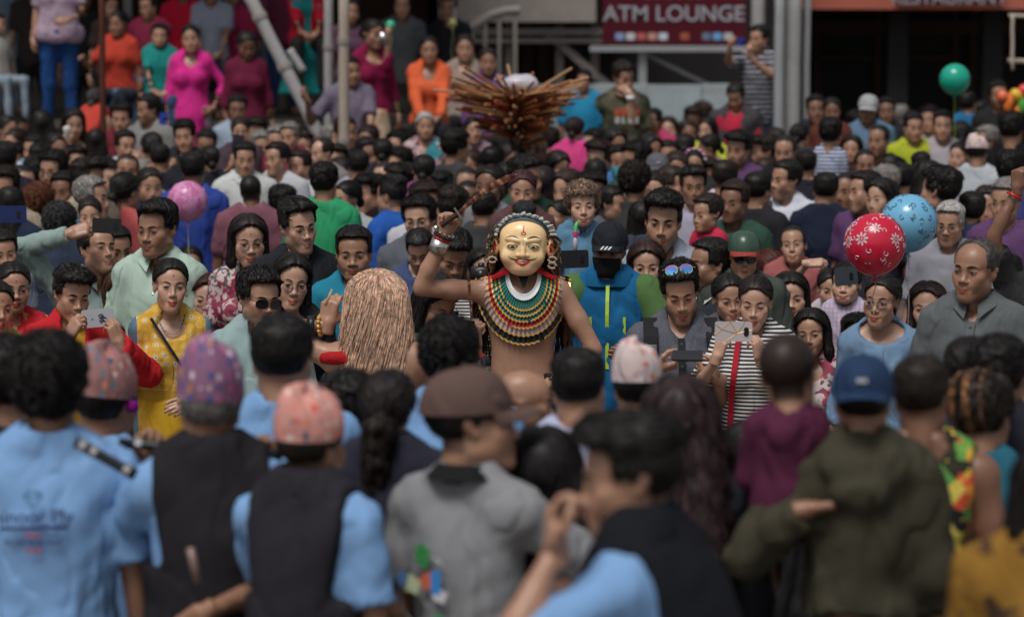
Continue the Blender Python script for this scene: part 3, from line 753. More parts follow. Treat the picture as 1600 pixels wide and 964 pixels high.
def cloth_layer(ly, d, root, T, legs, arms, zn, ts, kf, ar, vc, Ln, hip, rnd):
    """one garment: ly = dict(kind, col or mat, sleeve, neck, hem, off)"""
    k = ly['kind']; off = ly.get('off', .013); mat = ly.get('mat') or m_cloth; col = ly.get('col', (.2, .2, .2)); fem = d['sex'] == 'f'
    if k == 'trousers':
        v = ly.get('v', .04); pts = np.array([p for L in legs for p in L]); lo = np.minimum(pts.min(0) - .14, (-.26 * kf, -.18, .02)); hi = np.maximum(pts.max(0) + .14, (.26 * kf, .2, hip + .20 * ts))
        F = Field(lo, hi, v, [np.arange(lo[0], hi[0] + v, v, dtype=np.float32), np.arange(lo[1], hi[1] + v, v, dtype=np.float32), graded(lo[2], hi[2], v, .08, hip - .1 if not d.get('sit') and v > .025 else 0, 9)])
        for fn, kk in T: F.add(fn, kk * ts, .008)
        for L in legs: F.add(cap(L[0], L[1], .092 * ts, .066 * ts), .04); F.add(cap(L[1], L[2], .064 * ts, .054 * ts), .03)
        X, Y, Z = F.full(); F.clip(Z - (hip + .12 * ts) + 0 * X); F.clip((ly.get('to', .06) - Z) + 0 * X)
        nm = 'trousers'
    elif k == 'skirt':
        v = max(vc, .018); z1 = max(.15, ly.get('to', .25)); w = ly.get('w', .24)
        F = Field((-w - .1, -w - .05, z1 - .05), (w + .1, w + .1, hip + .16), v)
        F.add(cap((0, .01, hip + .05), (0, .01, z1), .15 * kf, w), .03); X, Y, Z = F.full()
        F.f += (.008 * np.sin(np.arctan2(Y, X) * 11) * np.clip((hip - Z) * 2, 0, 1)).astype(np.float32)
        F.clip(Z - (hip + .08)); F.clip(z1 - Z + 0 * X); nm = 'skirt'
    else:
        nm = {'shirt': 'shirt', 'vest': 'vest', 'jacket': 'jacket', 'kurti': 'dress', 'shawl': 'shawl'}[k]
        sl = ly.get('sleeve', 'short'); hem = hip + ly.get('hem', -.04 if k != 'kurti' else -.45)
        hem = max(hem, .12)
        pts = np.array([x for a in arms for x in a[:3]]) if sl != 'none' else np.array([a[0] for a in arms])
        lo = np.minimum(pts.min(0) - .11, (-.27 * kf, -.22 * kf, hem - .03)); hi = np.maximum(pts.max(0) + .11, (.27 * kf, .24 * kf, zn + .09))
        lo[2] = min(lo[2], hem - .03)
        F = Field(lo, hi, vc)
        for fn, kk in T: F.add(fn, kk * ts, off)
        # cloth hangs straight from chest to hem
        if ly.get('loose', 1) > 0 and not fem or k == 'jacket': F.add(cap(Ln(0, .018, -.22), (0, Ln(0, .018, -.5)[1], hem), .112 * kf + off, .120 * kf + off * 1.4, 1), .05 * ts)
        if k == 'kurti': F.add(cap((0, .018, hip + .02), (0, .015, hem), .135 * kf + off, .175 * kf + off), .06)
        X, Y, Z = F.full(); F2 = Field(lo, hi, vc)
        for S, E, W, f, n, hk, w in arms:
            F.add(ell(S + np.array((-w * .005, 0, -.01)), np.array((.050, .051, .055)) * ts), .04 * ts, off)
            if sl == 'none':
                pl = (np.abs(X) - (abs(S[0]) - .012 * ts)) + .5 * (S[2] - .02 - Z) * (Z < S[2]) * .3; m = np.sign(X) == w
                F.f = np.where(m & (Z > S[2] - .2 * ts), np.maximum(F.f, pl), F.f).astype(np.float32); continue
            F2.f[:] = .5; L = E - S; t1 = {'short': .80, 'cap': .4}.get(sl, 1.0)
            F2.add(cap(S, S + L * t1, ar * 1.12, ar * (1.30 if sl == 'short' else 1.0)), .0, off)
            if sl in ('long', 'three'):
                L2 = W - E; t2 = .98 if sl == 'long' else .45; r2 = ar * (.95 if sl == 'three' else .76)
                F2.add(cap(E, E + L2 * t2, ar * .98, r2), .02, off)
                p_, u = E + L2 * t2, norm(L2)
            else: p_, u = S + L * t1, norm(L)
            pl = (X - p_[0]) * u[0] + (Y - p_[1]) * u[1] + (Z - p_[2]) * u[2]; rad = cap(p_ - u * .005, p_ + u * .12, ar * 2.4)(X, Y, Z)
            F2.f = np.maximum(F2.f, np.minimum(pl, -rad)).astype(np.float32)
            ro = (ar * 1.30 + off) if sl in ('short', 'cap') else 0
            if ro - 1.7 * vc > ar * .95: F2.sub(cap(p_ - u * .03, p_ + u * .05, ro - 1.7 * vc), .004)
            F.f = smin(F.f, F2.f, .022 * ts).astype(np.float32)
        F.clip(hem - Z + .012 * np.sin(X * 23 + 1) + 0 * Y)
        nk = ly.get('neck', 'crew'); nr = (.056 if d['sex'] == 'm' else .047) * ts
        F.sub(cap(Ln(0, .024, .030), Ln(0, .022, .12), nr * .98, nr * 1.06), .006)
        F.sub(cap(Ln(0, -.015, .0), Ln(0, .0, .06), nr * .8, nr * .8), .008)
        if nk == 'v': F.sub(cap(Ln(0, -.045, -.0), Ln(0, -.135, -.15), .040 * ts, .006), .004)
        elif nk == 'scoop': F.sub(ell(Ln(0, -.09, -.035), np.array((.088, .085, .085)) * ts), .01)
        elif nk == 'wide': F.sub(ell(Ln(0, -.05, .0), np.array((.115, .12, .06)) * ts), .01)
        elif nk == 'open': F.sub(cap(Ln(0, -.05, .0), (0, -.22 * kf, hem - .05), .05 * ts, .05 * ts), .01)
        elif nk == 'u': F.sub(ell(Ln(0, -.09, -.03), np.array((.07, .085, .12)) * ts), .01)
        elif nk == 'off': F.clip(Z - Ln(0, 0, -.095)[2] + 0 * X)
        elif nk == 'tank': F.sub(ell(Ln(0, .0, .0), np.array((.085, .14, .09)) * ts), .01)
        if ly.get('hood'): F.add(cap(Ln(-.07, .110, -.03), Ln(.07, .110, -.03), .052 * ts, .052 * ts), .015); F.add(cap(Ln(-.095, .04, .0), Ln(-.07, .11, -.02), .030 * ts, .045 * ts), .015); F.add(cap(Ln(.095, .04, .0), Ln(.07, .11, -.02), .030 * ts, .045 * ts), .015); F.add(cap(Ln(-.035, .150, -.09), Ln(.035, .150, -.09), .050 * ts), .012); F.add(cap(Ln(0, .14, -.13), Ln(0, .125, -.19), .05 * ts, .02 * ts), .02); F.sub(cap(Ln(0, .018, .045), Ln(0, .02, .12), nr * 1.02), .006)
    V, Q = F.mesh()
    if not len(V): return None
    # folds
    g = grad(F, V.astype(np.float32)); sd = rnd.randint(0, 99)
    P2 = V * np.array((1, 1, .55)) + .05 * vnoise(V, 5, sd)[:, None]
    w = np.abs(vnoise(P2, 11, sd + 1)) * 2; w2 = vnoise(P2, 22, sd + 2)
    am = ly.get('fold', .014); w3 = np.abs(vnoise(V * np.array((1, 1, .28)) + .03 * vnoise(V, 7, sd + 4)[:, None], 15, sd + 3)) * 2; dsp = None; w4 = np.abs(vnoise(V * np.array((.5, .5, 1.)) + V[:, [2, 2, 0]] * .5, 13, sd + 5)) * 2
    V = V + g * np.maximum(-(1 - np.clip(w * 2.2, 0, 1)) * am * .6 + w2 * am * .4 - (1 - np.clip(w3 * 3.2, 0, 1)) * am * .5 - (1 - np.clip(w4 * 3.5, 0, 1)) * am * .35 + am * .35, -off * .45)[:, None]
    o = link(nm, mesh_np(nm, V, Q, [mat]), root, col)
    if ly.get('label'): o['label'] = ly['label']
    if ly.get('collar'): collar(root, Ln, ts, ly['collar'] if isinstance(ly['collar'], tuple) else col, d)
    if ly.get('placket'):
        G = Geo(); ccol = ly['placket']
        pts = []
        for i in range(8):
            z = Ln(0, 0, -.06 - .022 * i)[2]; yy = np.linspace(-.35, .02, 400); qv = sample(F, np.stack([0 * yy, yy, 0 * yy + z], 1)); ins = np.where(qv < 0)[0]
            pts.append((yy[ins[0]] - .004 if len(ins) else -.12, z))
        P4 = [(x, y - .014, z) for y, z in pts for x in (-.014, .014)]
        G.add(P4, [(2 * i, 2 * i + 2, 2 * i + 3, 2 * i + 1) for i in range(7)])
        p_ = link('placket', G.mesh('placket', [m_cloth]), root, ccol)
        for i in (1, 3, 5):
            G = Geo(); y, z = pts[i]; G.lathe([(.006, -.001), (.006, .001), (.001, .0015)], 8); bn = link('button', G.mesh('button', [m_plastic]), p_, (.08, .08, .08)); bn.location = (0, y - .017, z); bn.rotation_euler = (math.pi / 2, 0, 0)
    return o
def collar(root, Ln, ts, col, d):
    n = 22; P = []; F = []
    for i in range(n + 1):
        a = math.radians(14 + 332 * i / n); sx, cy = math.sin(a), -math.cos(a); o = abs(i / n - .5) * 2
        dr = .012 * o ** 6
        for r, z in ((.066, .0), (.062, .046 - .045 * o ** 3), (.070, .050 - .045 * o ** 3), (.100 + dr, .012 - .062 * o ** 5)):
            c = Ln(0, .030, 0); P.append((c[0] + sx * r * ts * (1.02), c[1] + cy * r * ts * 1.05, c[2] + z * ts))
    F = [(i * 4 + k, i * 4 + k + 1, i * 4 + k + 5, i * 4 + k + 4) for i in range(n) for k in range(3)]
    G = Geo(); G.add(P, F); return link('collar', G.mesh('collar', [m_cloth], True), root, col)
# ---------------------------------------------------------------- cloth
def cloth_base(name, rough=.85):
    m, t, b = nmat(name, rough, .12)
    tc = nd(t, 'ShaderNodeTexCoord'); mp = nd(t, 'ShaderNodeMapping'); mp.inputs['Scale'].default_value = (1, 1, .5); mp.inputs['Rotation'].default_value = (0, .35, 0); t.links.new(tc.outputs['Object'], mp.inputs[0])
    n = noisy(t, 7, 2, .5, mp.outputs[0], .4); n2 = noisy(t, 500, 2); cr = ramp(t, n.outputs['Fac'], [(.40, (.8, .8, .8)), (.50, (0, 0, 0)), (.56, (.9, .9, .9))])
    b0 = nd(t, 'ShaderNodeBump', Strength=.45, Distance=.012); t.links.new(cr, b0.inputs['Height'])
    b1 = nd(t, 'ShaderNodeBump', Strength=.5, Distance=.03); t.links.new(n.outputs['Fac'], b1.inputs['Height']); t.links.new(b0.outputs[0], b1.inputs['Normal'])
    b2 = nd(t, 'ShaderNodeBump', Strength=.2, Distance=.0012); t.links.new(n2.outputs['Fac'], b2.inputs['Height']); t.links.new(b1.outputs[0], b2.inputs['Normal']); t.links.new(b2.outputs[0], b.inputs['Normal'])
    return m, t, b
m_cloth, t, b = cloth_base('cloth'); oi = nd(t, 'ShaderNodeObjectInfo')
n = noisy(t, 5, 3); t.links.new(mixc(t, 'MULTIPLY', .35, oi.outputs['Color'], ramp(t, n.outputs['Fac'], [(.35, (.75, .75, .75)), (.65, (1, 1, 1))])), b.inputs['Base Color'])
m_plastic, t, b = nmat('plastic', .3, .5); oi = nd(t, 'ShaderNodeObjectInfo'); t.links.new(oi.outputs['Color'], b.inputs['Base Color'])
def stripes(name, c1, c2, sc_=70, axis='Z', duty=.5, dist=0.):
    m, t, b = cloth_base(name); tc = nd(t, 'ShaderNodeTexCoord'); w = nd(t, 'ShaderNodeTexWave', Scale=sc_ / 20, Distortion=dist); w.bands_direction = axis
    t.links.new(tc.outputs['Object'], w.inputs['Vector']); t.links.new(ramp(t, w.outputs['Fac'], [(duty - .04, c1), (duty + .04, c2)]), b.inputs['Base Color']); return m
def blobs(name, base, cols, sc_=14, th=.5, feat='F1'):
    m, t, b = cloth_base(name); tc = nd(t, 'ShaderNodeTexCoord'); v = nd(t, 'ShaderNodeTexVoronoi', Scale=sc_); v.feature = feat; n = noisy(t, sc_ * .9, 3, dist=1.)
    t.links.new(tc.outputs['Object'], v.inputs['Vector'])
    pick = nd(t, 'ShaderNodeSeparateColor'); t.links.new(v.outputs['Color'], pick.inputs[0])
    k = len(cols); pal = ramp(t, pick.outputs[0], [(i / k, c) for i, c in enumerate(cols)], 'CONSTANT')
    f = ramp(t, n.outputs['Fac'], [(th - .02, (0, 0, 0)), (th + .02, (1, 1, 1))]); t.links.new(mixc(t, 'MIX', f, base, pal), b.inputs['Base Color']); return m
def plaid(name, base, c1, c2, sc_=60):
    m, t, b = cloth_base(name); tc = nd(t, 'ShaderNodeTexCoord'); col = base
    for ax, cc in (('X', c1), ('Z', c2)):
        w = nd(t, 'ShaderNodeTexWave', Scale=sc_ / 20); w.bands_direction = ax; t.links.new(tc.outputs['Object'], w.inputs['Vector'])
        col = mixc(t, 'MIX', ramp(t, w.outputs['Fac'], [(.55, (0, 0, 0)), (.62, (.75, .75, .75))]), col, cc)
    t.links.new(col, b.inputs['Base Color']); return m
# ---------------------------------------------------------------- things worn (children of the person)
m_lens, t, b = nmat('clear_lens', .05, .5); b.inputs['Base Color'].default_value = (1, 1, 1, 1)
tr = nd(t, 'ShaderNodeBsdfTransparent'); gl = nd(t, 'ShaderNodeBsdfGlossy', Roughness=.05); mx = nd(t, 'ShaderNodeMixShader'); fz = nd(t, 'ShaderNodeFresnel', IOR=1.5)
t.links.new(fz.outputs[0], mx.inputs[0]); t.links.new(tr.outputs[0], mx.inputs[1]); t.links.new(gl.outputs[0], mx.inputs[2]); t.links.new(mx.outputs[0], t.nodes['Material Output'].inputs[0])
m_dark_lens = nmat('dark_lens', .06, .7, col=(.01, .009, .01))[0]
m_mirror_lens, t, b = nmat('mirror_lens', .04, .8, .7); tc = nd(t, 'ShaderNodeTexCoord'); sp_ = nd(t, 'ShaderNodeSeparateXYZ'); t.links.new(tc.outputs['Generated'], sp_.inputs[0])
t.links.new(ramp(t, sp_.outputs[2], [(.1, (.1, .6, .75)), (.5, (.12, .35, .9)), (.95, (.5, .25, .8))]), b.inputs['Base Color'])
m_gold = nmat('gold', .28, .5, 1, (.80, .52, .20))[0]; m_silver = nmat('silver', .3, .5, 1, (.62, .60, .58))[0]; m_black = nmat('black_plastic', .35, .4, 0, (.012, .012, .014))[0]
m_glossdark = nmat('phone_glass', .08, .6, 0, (.006, .007, .01))[0]; m_red = nmat('red_lacquer', .4, .4, 0, (.45, .015, .015))[0]
def glasses(kind='rim', col=(.02, .02, .02), up=0., r=1.0):
    def f(A):
        G = Geo(); R = .0015 if kind != 'thin' else .0009; lens = []
        for q in (-1, 1):
            pts = []; n = 16
            for i in range(n + 1):
                a = 2 * math.pi * i / n; c, s_ = math.cos(a), math.sin(a)
                w, h = (.0215, .0145) if kind != 'round' else (.0220, .0185)
                if kind in ('sun', 'mirror'): w, h = .0270, .0200
                p = 2.6; k = (abs(c) ** p + abs(s_) ** p) ** (-1 / p); x = q * .0325 + c * k * w * r; z = s_ * k * h * r - (.003 if kind in ('sun', 'mirror') else .001)
                pts.append((x, -.1015 + 3.2 * x * x, z))
            G.tube(pts, R, 0, 5, False); lens.append(pts[:-1])
            G.tube([(q * (.0325 + .0255 * r), -.090, .006), (q * .072, -.07, .008), (q * .0785, .005, .006), (q * .0775, .025, -.008)], R * .9, 0, 5)
        G.tube([(-.009, -.1013, .001), (0, -.104, .004), (.009, -.1013, .001)], R, 0, 5)
        o = A['onhead'](link('glasses' if kind not in ('sun', 'mirror') else 'sunglasses', G.mesh('glasses', [m_plastic]), None, col))
        for L in lens:
            G = Geo(); G.add(L, [tuple(range(len(L)))]); le = link('lens', G.mesh('lens', [{'sun': m_dark_lens, 'mirror': m_mirror_lens}.get(kind, m_lens)]), o)
        if up: o.matrix_local = A['HM'] @ Matrix.Translation((0, .022, .070)) @ Matrix.Rotation(math.radians(-38), 4, 'X')
    return f
def tika(col=(.5, .01, .01), z=.045, r=.004):
    def f(A):
        G = Geo(); G.lathe([(r, 0), (r * .8, .0012), (.0003, .0016)], 10); o = A['onhead'](link('forehead_dot', G.mesh('dot', [m_plastic]), None, col))
        o.matrix_local = A['HM'] @ Matrix.Translation((0, -.0885 + (z - .03) * .12, z)) @ Matrix.Rotation(math.radians(82), 4, 'X')
    return f
def earrings(col=m_gold):
    def f(A):
        for q in (-1, 1):
            G = Geo(); G.lathe([(.0005, .004), (.0035, 0), (.003, -.006), (.0005, -.009)], 8); o = link('earring', G.mesh('earring', [col])); o.parent = A['root']; o.matrix_local = A['HM'] @ Matrix.Translation((q * .079, .004, -.036))
    return f
def hatted(f): f.hat = True; return f
def cap_obj(col, brim='front', logo=None, stripes_=False, mat=None, bcol=None):
    def f(A):
        G = Geo(); n, m = 24, 8; P = []; cx, cy, cz = 0, .014, .036; rx, ry, rz = .089, .108, .102
        for j in range(m + 1):
            t_ = j / m * math.pi / 2
            for i in range(n):
                a = 2 * math.pi * i / n; seam = 1 - .012 * abs(math.cos(3 * a)) ** 12
                c = math.cos(t_) ** .75 if t_ < 1.57 else 0; P.append((cx + rx * c * math.cos(a) * seam, cy + ry * c * math.sin(a) * seam, cz - .006 + rz * math.sin(t_) * (1 - .05 * (math.sin(a) > .2))))
        F = [(j * n + i, j * n + (i + 1) % n, (j + 1) * n + (i + 1) % n, (j + 1) * n + i) for j in range(m) for i in range(n)]
        G.add(P, F); o = A['onhead'](link('cap', G.mesh('cap', [mat or m_cloth], True), None, col))
        G = Geo(); nb = 14; sgn = -1 if brim == 'front' else 1; P = []
        for i in range(nb + 1):
            a = math.radians(-62 + 124 * i / nb); u = math.sin(a) / math.sin(math.radians(62))
            for k, ext in ((0, 0), (1, .035), (2, .070)):
                e_ = ext * (1 - .75 * abs(u) ** 2.5); P.append((rx * math.sin(a) * (1 - .02 * k), cy + sgn * (ry * math.cos(a) + e_) , cz - .002 - .016 * u * u * (k * .5 + .3) - .010 * k * .5))
        P += [(x, y, z - .003) for x, y, z in P]; N = (nb + 1) * 3
        F = [(i * 3 + k, i * 3 + k + 1, i * 3 + k + 4, i * 3 + k + 3) for i in range(nb) for k in range(2)]; F += [tuple(N + j for j in reversed(q)) for q in F] + [(i * 3 + 2, N + i * 3 + 2, N + i * 3 + 5, i * 3 + 5) for i in range(nb)]
        G.add(P, F); link('brim', G.mesh('brim', [m_cloth], True), o, bcol or col)
        G = Geo(); G.lathe([(.006, 0), (.005, .004), (.0005, .005)], 8, c=(0, cy, cz - .006 + rz)); link('button', G.mesh('button', [m_cloth]), o, col)
        if stripes_:
            for u in (-.018, .0, .018):
                G = Geo(); yb = cy - (ry + .02); G.add([(u - .005, yb - .040, cz - .0085), (u + .004, yb - .040, cz - .0085), (u + .012, yb + .004, cz + .0005), (u + .003, yb + .004, cz + .0005)], [(0, 1, 2, 3)]); link('stripe', G.mesh('stripe', [m_cloth]), o, (.6, .6, .6))
        if logo:
            G = Geo(); s_ = 1 if brim == 'front' else 1
            yb = cy + ry * .99 if logo[0] == 'back' else cy - ry * .995; G.box((0, yb, cz + .030), (.030, .004, .012)); link('emblem', G.mesh('emblem', [m_cloth]), o, logo[1])
    return hatted(f)
def dhaka(name, base, cols, sc_):
    m, t, b = cloth_base(name); tc = nd(t, 'ShaderNodeTexCoord'); mp = nd(t, 'ShaderNodeMapping'); mp.inputs['Scale'].default_value = (1, 1, .8); t.links.new(tc.outputs['Object'], mp.inputs[0])
    v = nd(t, 'ShaderNodeTexVoronoi', Scale=sc_, Randomness=.35); v.distance = 'MANHATTAN'; t.links.new(mp.outputs[0], v.inputs['Vector']); sep = nd(t, 'ShaderNodeSeparateColor'); t.links.new(v.outputs['Color'], sep.inputs[0])
    pal = ramp(t, sep.outputs[0], [(i / len(cols), c) for i, c in enumerate(cols)], 'CONSTANT'); fac = ramp(t, v.outputs['Distance'], [(.46, (1, 1, 1)), (.58, (0, 0, 0))]); t.links.new(mixc(t, 'MIX', fac, base, pal), b.inputs['Base Color']); return m
m_dhaka_red = dhaka('dhaka_red', (.34, .17, .16), [(.62, .24, .16), (.05, .08, .15), (.62, .48, .42), (.46, .10, .12), (.14, .20, .25)], 40)
m_dhaka_purple = dhaka('dhaka_purple', (.24, .12, .20), [(.52, .10, .24), (.05, .08, .26), (.62, .50, .54), (.55, .26, .12), (.34, .08, .26)], 42)
m_dhaka_pink = dhaka('dhaka_pink', (.60, .28, .24), [(.62, .10, .09), (.70, .52, .44), (.14, .15, .20), (.64, .24, .18), (.66, .58, .54)], 32)
m_dhaka_pale = dhaka('dhaka_pale', (.62, .50, .48), [(.60, .14, .12), (.65, .55, .55), (.62, .28, .20), (.60, .60, .62)], 32)
def topi(mat, tall=1.0, tilt=10):
    def f(A):
        G = Geo(); n = 28; P = []; prof = [(1.0, .030, 0), (1.02, .050, 0), (1.0, .095, .0), (.93, .135, .004), (.74, .160, .008), (.36, .172, .014), (.02, .174, .018)]
        for k, (r, z, dy) in enumerate(prof):
            for i in range(n):
                a = 2 * math.pi * i / n; fold = (.018 * max(0, math.cos(a - 1.2)) ** 6 - .016 * max(0, math.cos(a + 2.4)) ** 6 + .006 * math.sin(5 * a)) * (k >= 3)
                P.append((r * .085 * math.cos(a) * (1 - .10 * (k >= 3)) * (1 + .03 * math.sin(7 * a + k)), .014 + dy + r * .106 * math.sin(a), .034 + (z - .034) * tall + fold + .014 * (k >= 3) * math.cos(a + .6)))
        F = [(j * n + i, j * n + (i + 1) % n, (j + 1) * n + (i + 1) % n, (j + 1) * n + i) for j in range(len(prof) - 1) for i in range(n)]
        G.add(P, F); o = A['onhead'](link('topi_cap', G.mesh('topi', [mat], True)))
        o.matrix_local = A['HM'] @ Matrix.Rotation(math.radians(tilt * .4), 4, 'X')
    return hatted(f)
def face_mask(col):
    def f(A):
        fr = head_template('m', True)[2]; G = Geo(); n, m = 15, 9; P = []
        for j in range(m):
            v = j / (m - 1); z = -.018 - .098 * v; w = .066 - .020 * v ** 2
            for i in range(n):
                u = -1 + 2 * i / (n - 1); x = u * w; y = float(fr(x * .92, max(z, -.11) + .0)); y = min(y, -.118 + 11 * x * x + (.9 * max(0, v - .75)) ** 2 * .6) if abs(u) < .75 else y
                P.append((x * 1.04, y - .006 + (.03 if j == m - 1 else 0) * .3, z + .004 * math.cos(u * 1.6)))
        G.add(P, [(j * n + i, (j + 1) * n + i, (j + 1) * n + i + 1, j * n + i + 1) for j in range(m - 1) for i in range(n - 1)])
        o = A['onhead'](link('face_mask', G.mesh('face_mask', [m_cloth], True), None, col))
        G = Geo()
        for q in (-1, 1): G.tube([(q * .066, -.035, -.022), (q * .080, .01, -.002), (q * .080, .02, -.03), (q * .052, -.03, -.085)], .0012, 0, 4)
        link('ear_loop', G.mesh('ear_loop', [m_cloth]), o, col)
    return f
def strap(pts, w=.035, col=(.02, .02, .02), name='strap', off=.036, label=None):
    """a band laid over the chest: pts in (x, z below the neck base) metres of the trunk"""
    def f(A):
        ts = A['ts']; P = []; n = len(pts); X = np.array([p[0] for p in pts]) * ts; Z = A['zn'] + np.array([p[1] for p in pts]) * ts
        t_ = np.linspace(0, 1, n * 4); xi = np.interp(t_ * (n - 1), np.arange(n), X); zi = np.interp(t_ * (n - 1), np.arange(n), Z)
        y = A['front'](xi, zi) - off; y = np.convolve(np.pad(y, 2, 'edge'), np.ones(5) / 5, 'valid'); dx = np.gradient(xi); dz = np.gradient(zi); L = np.hypot(dx, dz) + 1e-9; nx, nz = -dz / L, dx / L
        G = Geo(); h = w / 2 * ts
        for i in range(len(xi)):
            P += [(xi[i] - nx[i] * h, y[i], zi[i] - nz[i] * h), (xi[i] + nx[i] * h, y[i], zi[i] + nz[i] * h), (xi[i] + nx[i] * h, y[i] + .006, zi[i] + nz[i] * h), (xi[i] - nx[i] * h, y[i] + .006, zi[i] - nz[i] * h)]
        F = [(i * 4 + k, i * 4 + (k + 1) % 4, i * 4 + 4 + (k + 1) % 4, i * 4 + 4 + k) for i in range(len(xi) - 1) for k in range(4)]
        G.add(P, F); o = link(name, G.mesh(name, [m_cloth]), A['root'], col)
        if label: o['label'] = label
    return f
def band(which, t0, r, w, mat, name='bracelet', col=None, beads=0):
    """something round the wrist or arm; which 0 right arm 1 left arm, t0 along the forearm from the wrist (m)"""
    def f(A):
        S, E, W, ff, n, hk, sd = A['arms'][which]; u = norm(E - W); c = W + u * t0; a = norm(np.cross(u, (0, 0, 1) if abs(u[2]) < .9 else (1, 0, 0))); b_ = np.cross(u, a); G = Geo()
        if beads:
            for i in range(beads):
                w_ = 2 * math.pi * i / beads; p = Vector(c + a * r * math.cos(w_) + b_ * r * math.sin(w_)); g = Geo(); g.lathe([(.0005, -w), (w * .8, -w * .5), (w, 0), (w * .8, w * .5), (.0005, w)], 6, c=p); G.add(g.v, g.f)
        else:
            P = []; n_ = 16
            for dz, dr in ((-w / 2, 0), (-w / 2, .003), (w / 2, .003), (w / 2, 0)):
                for i in range(n_): w_ = 2 * math.pi * i / n_; P.append(Vector(c + u * dz + a * (r + dr) * math.cos(w_) + b_ * (r + dr) * math.sin(w_)))
            G.add(P, [(k * n_ + i, k * n_ + (i + 1) % n_, (k + 1) * n_ + (i + 1) % n_, (k + 1) * n_ + i) for k in range(3) for i in range(n_)])
        link(name, G.mesh(name, [mat], not beads), A['root'], col)
    return f
def necklace(r=.075, drop=.09, col=(.02, .01, .01), mat=None):
    def f(A):
        ts = A['ts']; n = 40; P = []
        th = np.linspace(-1.35, 1.35, n); x = r * np.sin(th) * ts; z = A['zn'] + (.02 - (drop + .02) * np.cos(th)) * ts
        y = A['front'](x, z) - .006; y = np.where(np.abs(th) > 1.0, np.minimum(y, -.03), y); G = Geo()
        for i in range(n):
            g = Geo(); rr = .003 if i % 3 else .0042; g.lathe([(.0004, -rr), (rr, 0), (.0004, rr)], 5, c=(x[i], y[i], z[i])); G.add(g.v, g.f)
        link('necklace', G.mesh('necklace', [mat or m_plastic]), A['root'], col)
    return f
def back_print(items):
    """flat print on the back of a shirt: items = (text or shape, x, z, size, col)"""
    def f(A):
        ts = A['ts']; par = A['root']; fr = A['front']
        for it in items:
            kind, x, z, sz, col = it
            yb = .165 * ts if kind != 'front' else 0
            if kind.startswith('t:'):
                cu = bpy.data.curves.new('lettering', 'FONT'); cu.body = kind[2:]; cu.size = sz; cu.align_x = 'CENTER'; cu.extrude = .0008; cu.offset = .0006
                cu.materials.append(m_plastic); o = bpy.data.objects.new('lettering', cu); sc.collection.objects.link(o)
                # turn into a mesh that lies on the cloth
                dg = bpy.context.evaluated_depsgraph_get(); me = bpy.data.meshes.new_from_object(o.evaluated_get(dg)); bpy.data.objects.remove(o)
                side = A.get('print_side', 1)
                o = link('lettering', me, par, col); M = Matrix.Rotation(math.pi / 2, 4, 'X')
                if it[-1] is not None: pass
                o.location = (x, yb, A['zn'] + z); o.rotation_euler = (math.radians(90 - 4), 0, math.pi)
            else:
                G = Geo()
                if kind == 'bar': G.box((x, yb, A['zn'] + z), (sz[0], .003, sz[1]))
                elif kind == 'ring': G.tube([(x + sz[0] * math.cos(a), yb, A['zn'] + z + sz[1] * math.sin(a)) for a in [i * math.pi / 12 for i in range(25)]], .0016, 0, 4, False)
                elif kind == 'blob': n = 9; G.add([(x + sz[0] * math.cos(i * 6.283 / n) * (1 + .25 * math.sin(i * 2.2)), yb + .001, A['zn'] + z + sz[1] * math.sin(i * 6.283 / n) * (1 + .25 * math.cos(i * 3.1))) for i in range(n)], [tuple(range(n))])
                elif kind == 'gem':
                    p = [(-1, .5), (-.55, 1), (.55, 1), (1, .5), (0, -1)]; q = [(x + a * sz, yb, A['zn'] + z + b_ * sz) for a, b_ in p]; G.tube(q + [q[0]], .002, 0, 4); G.tube([q[0], q[3]], .002, 0, 4); G.tube([q[1], q[4], q[2]], .0015, 0, 4)
                link('print', G.mesh('print', [m_plastic]), par, col)
    return f
# ---------------------------------------------------------------- things held (top level)
def phone(px, py, s, w, h, roll, yaw, col, label, pitch=0, bump_=True, deco=None, lens=(.8, .5), pmat=None, name='smartphone', cat='phone'):
    """w x h as seen, back of the phone towards the camera; px,py its middle"""
    p = ray_pt(px, py, s); G = Geo(); G.box((0, 0, 0), (w, .009, h), 0, None, min(w, h) * .13); o = link(name, G.mesh('phone', [pmat or m_plastic]), None, col)
    o.location = p; o.rotation_euler = (math.radians(pitch), math.radians(roll), math.radians(yaw)); tag(o, label, cat, 'phones and cameras held up by the crowd')
    G = Geo(); G.box((0, .0055, 0), (w * .93, .002, h * .93)); link('screen', G.mesh('screen', [m_glossdark]), o)
    if not bump_: return o
    G = Geo(); lx, lz = (lens[0] - .5) * w, (lens[1] - .5) * h
    G.box((lx, -.0055, lz), (.018, .003, .034) if w > h * .8 else (.034, .003, .018), 0, None, .007); cmo = link('camera_bump', G.mesh('camera_bump', [m_black]), o)
    for k in (-1, 1):
        G = Geo(); G.lathe([(.0055, 0), (.0055, .002), (.004, .0022), (.0004, .0016)], 10); l = link('camera_lens', G.mesh('camera_lens', [m_glossdark]), cmo); l.location = (lx + (0 if w > h * .8 else k * .008), -.007, lz + (k * .008 if w > h * .8 else 0)); l.rotation_euler = (math.pi / 2, 0, 0)
    if deco: deco(o, w, h)
    return o
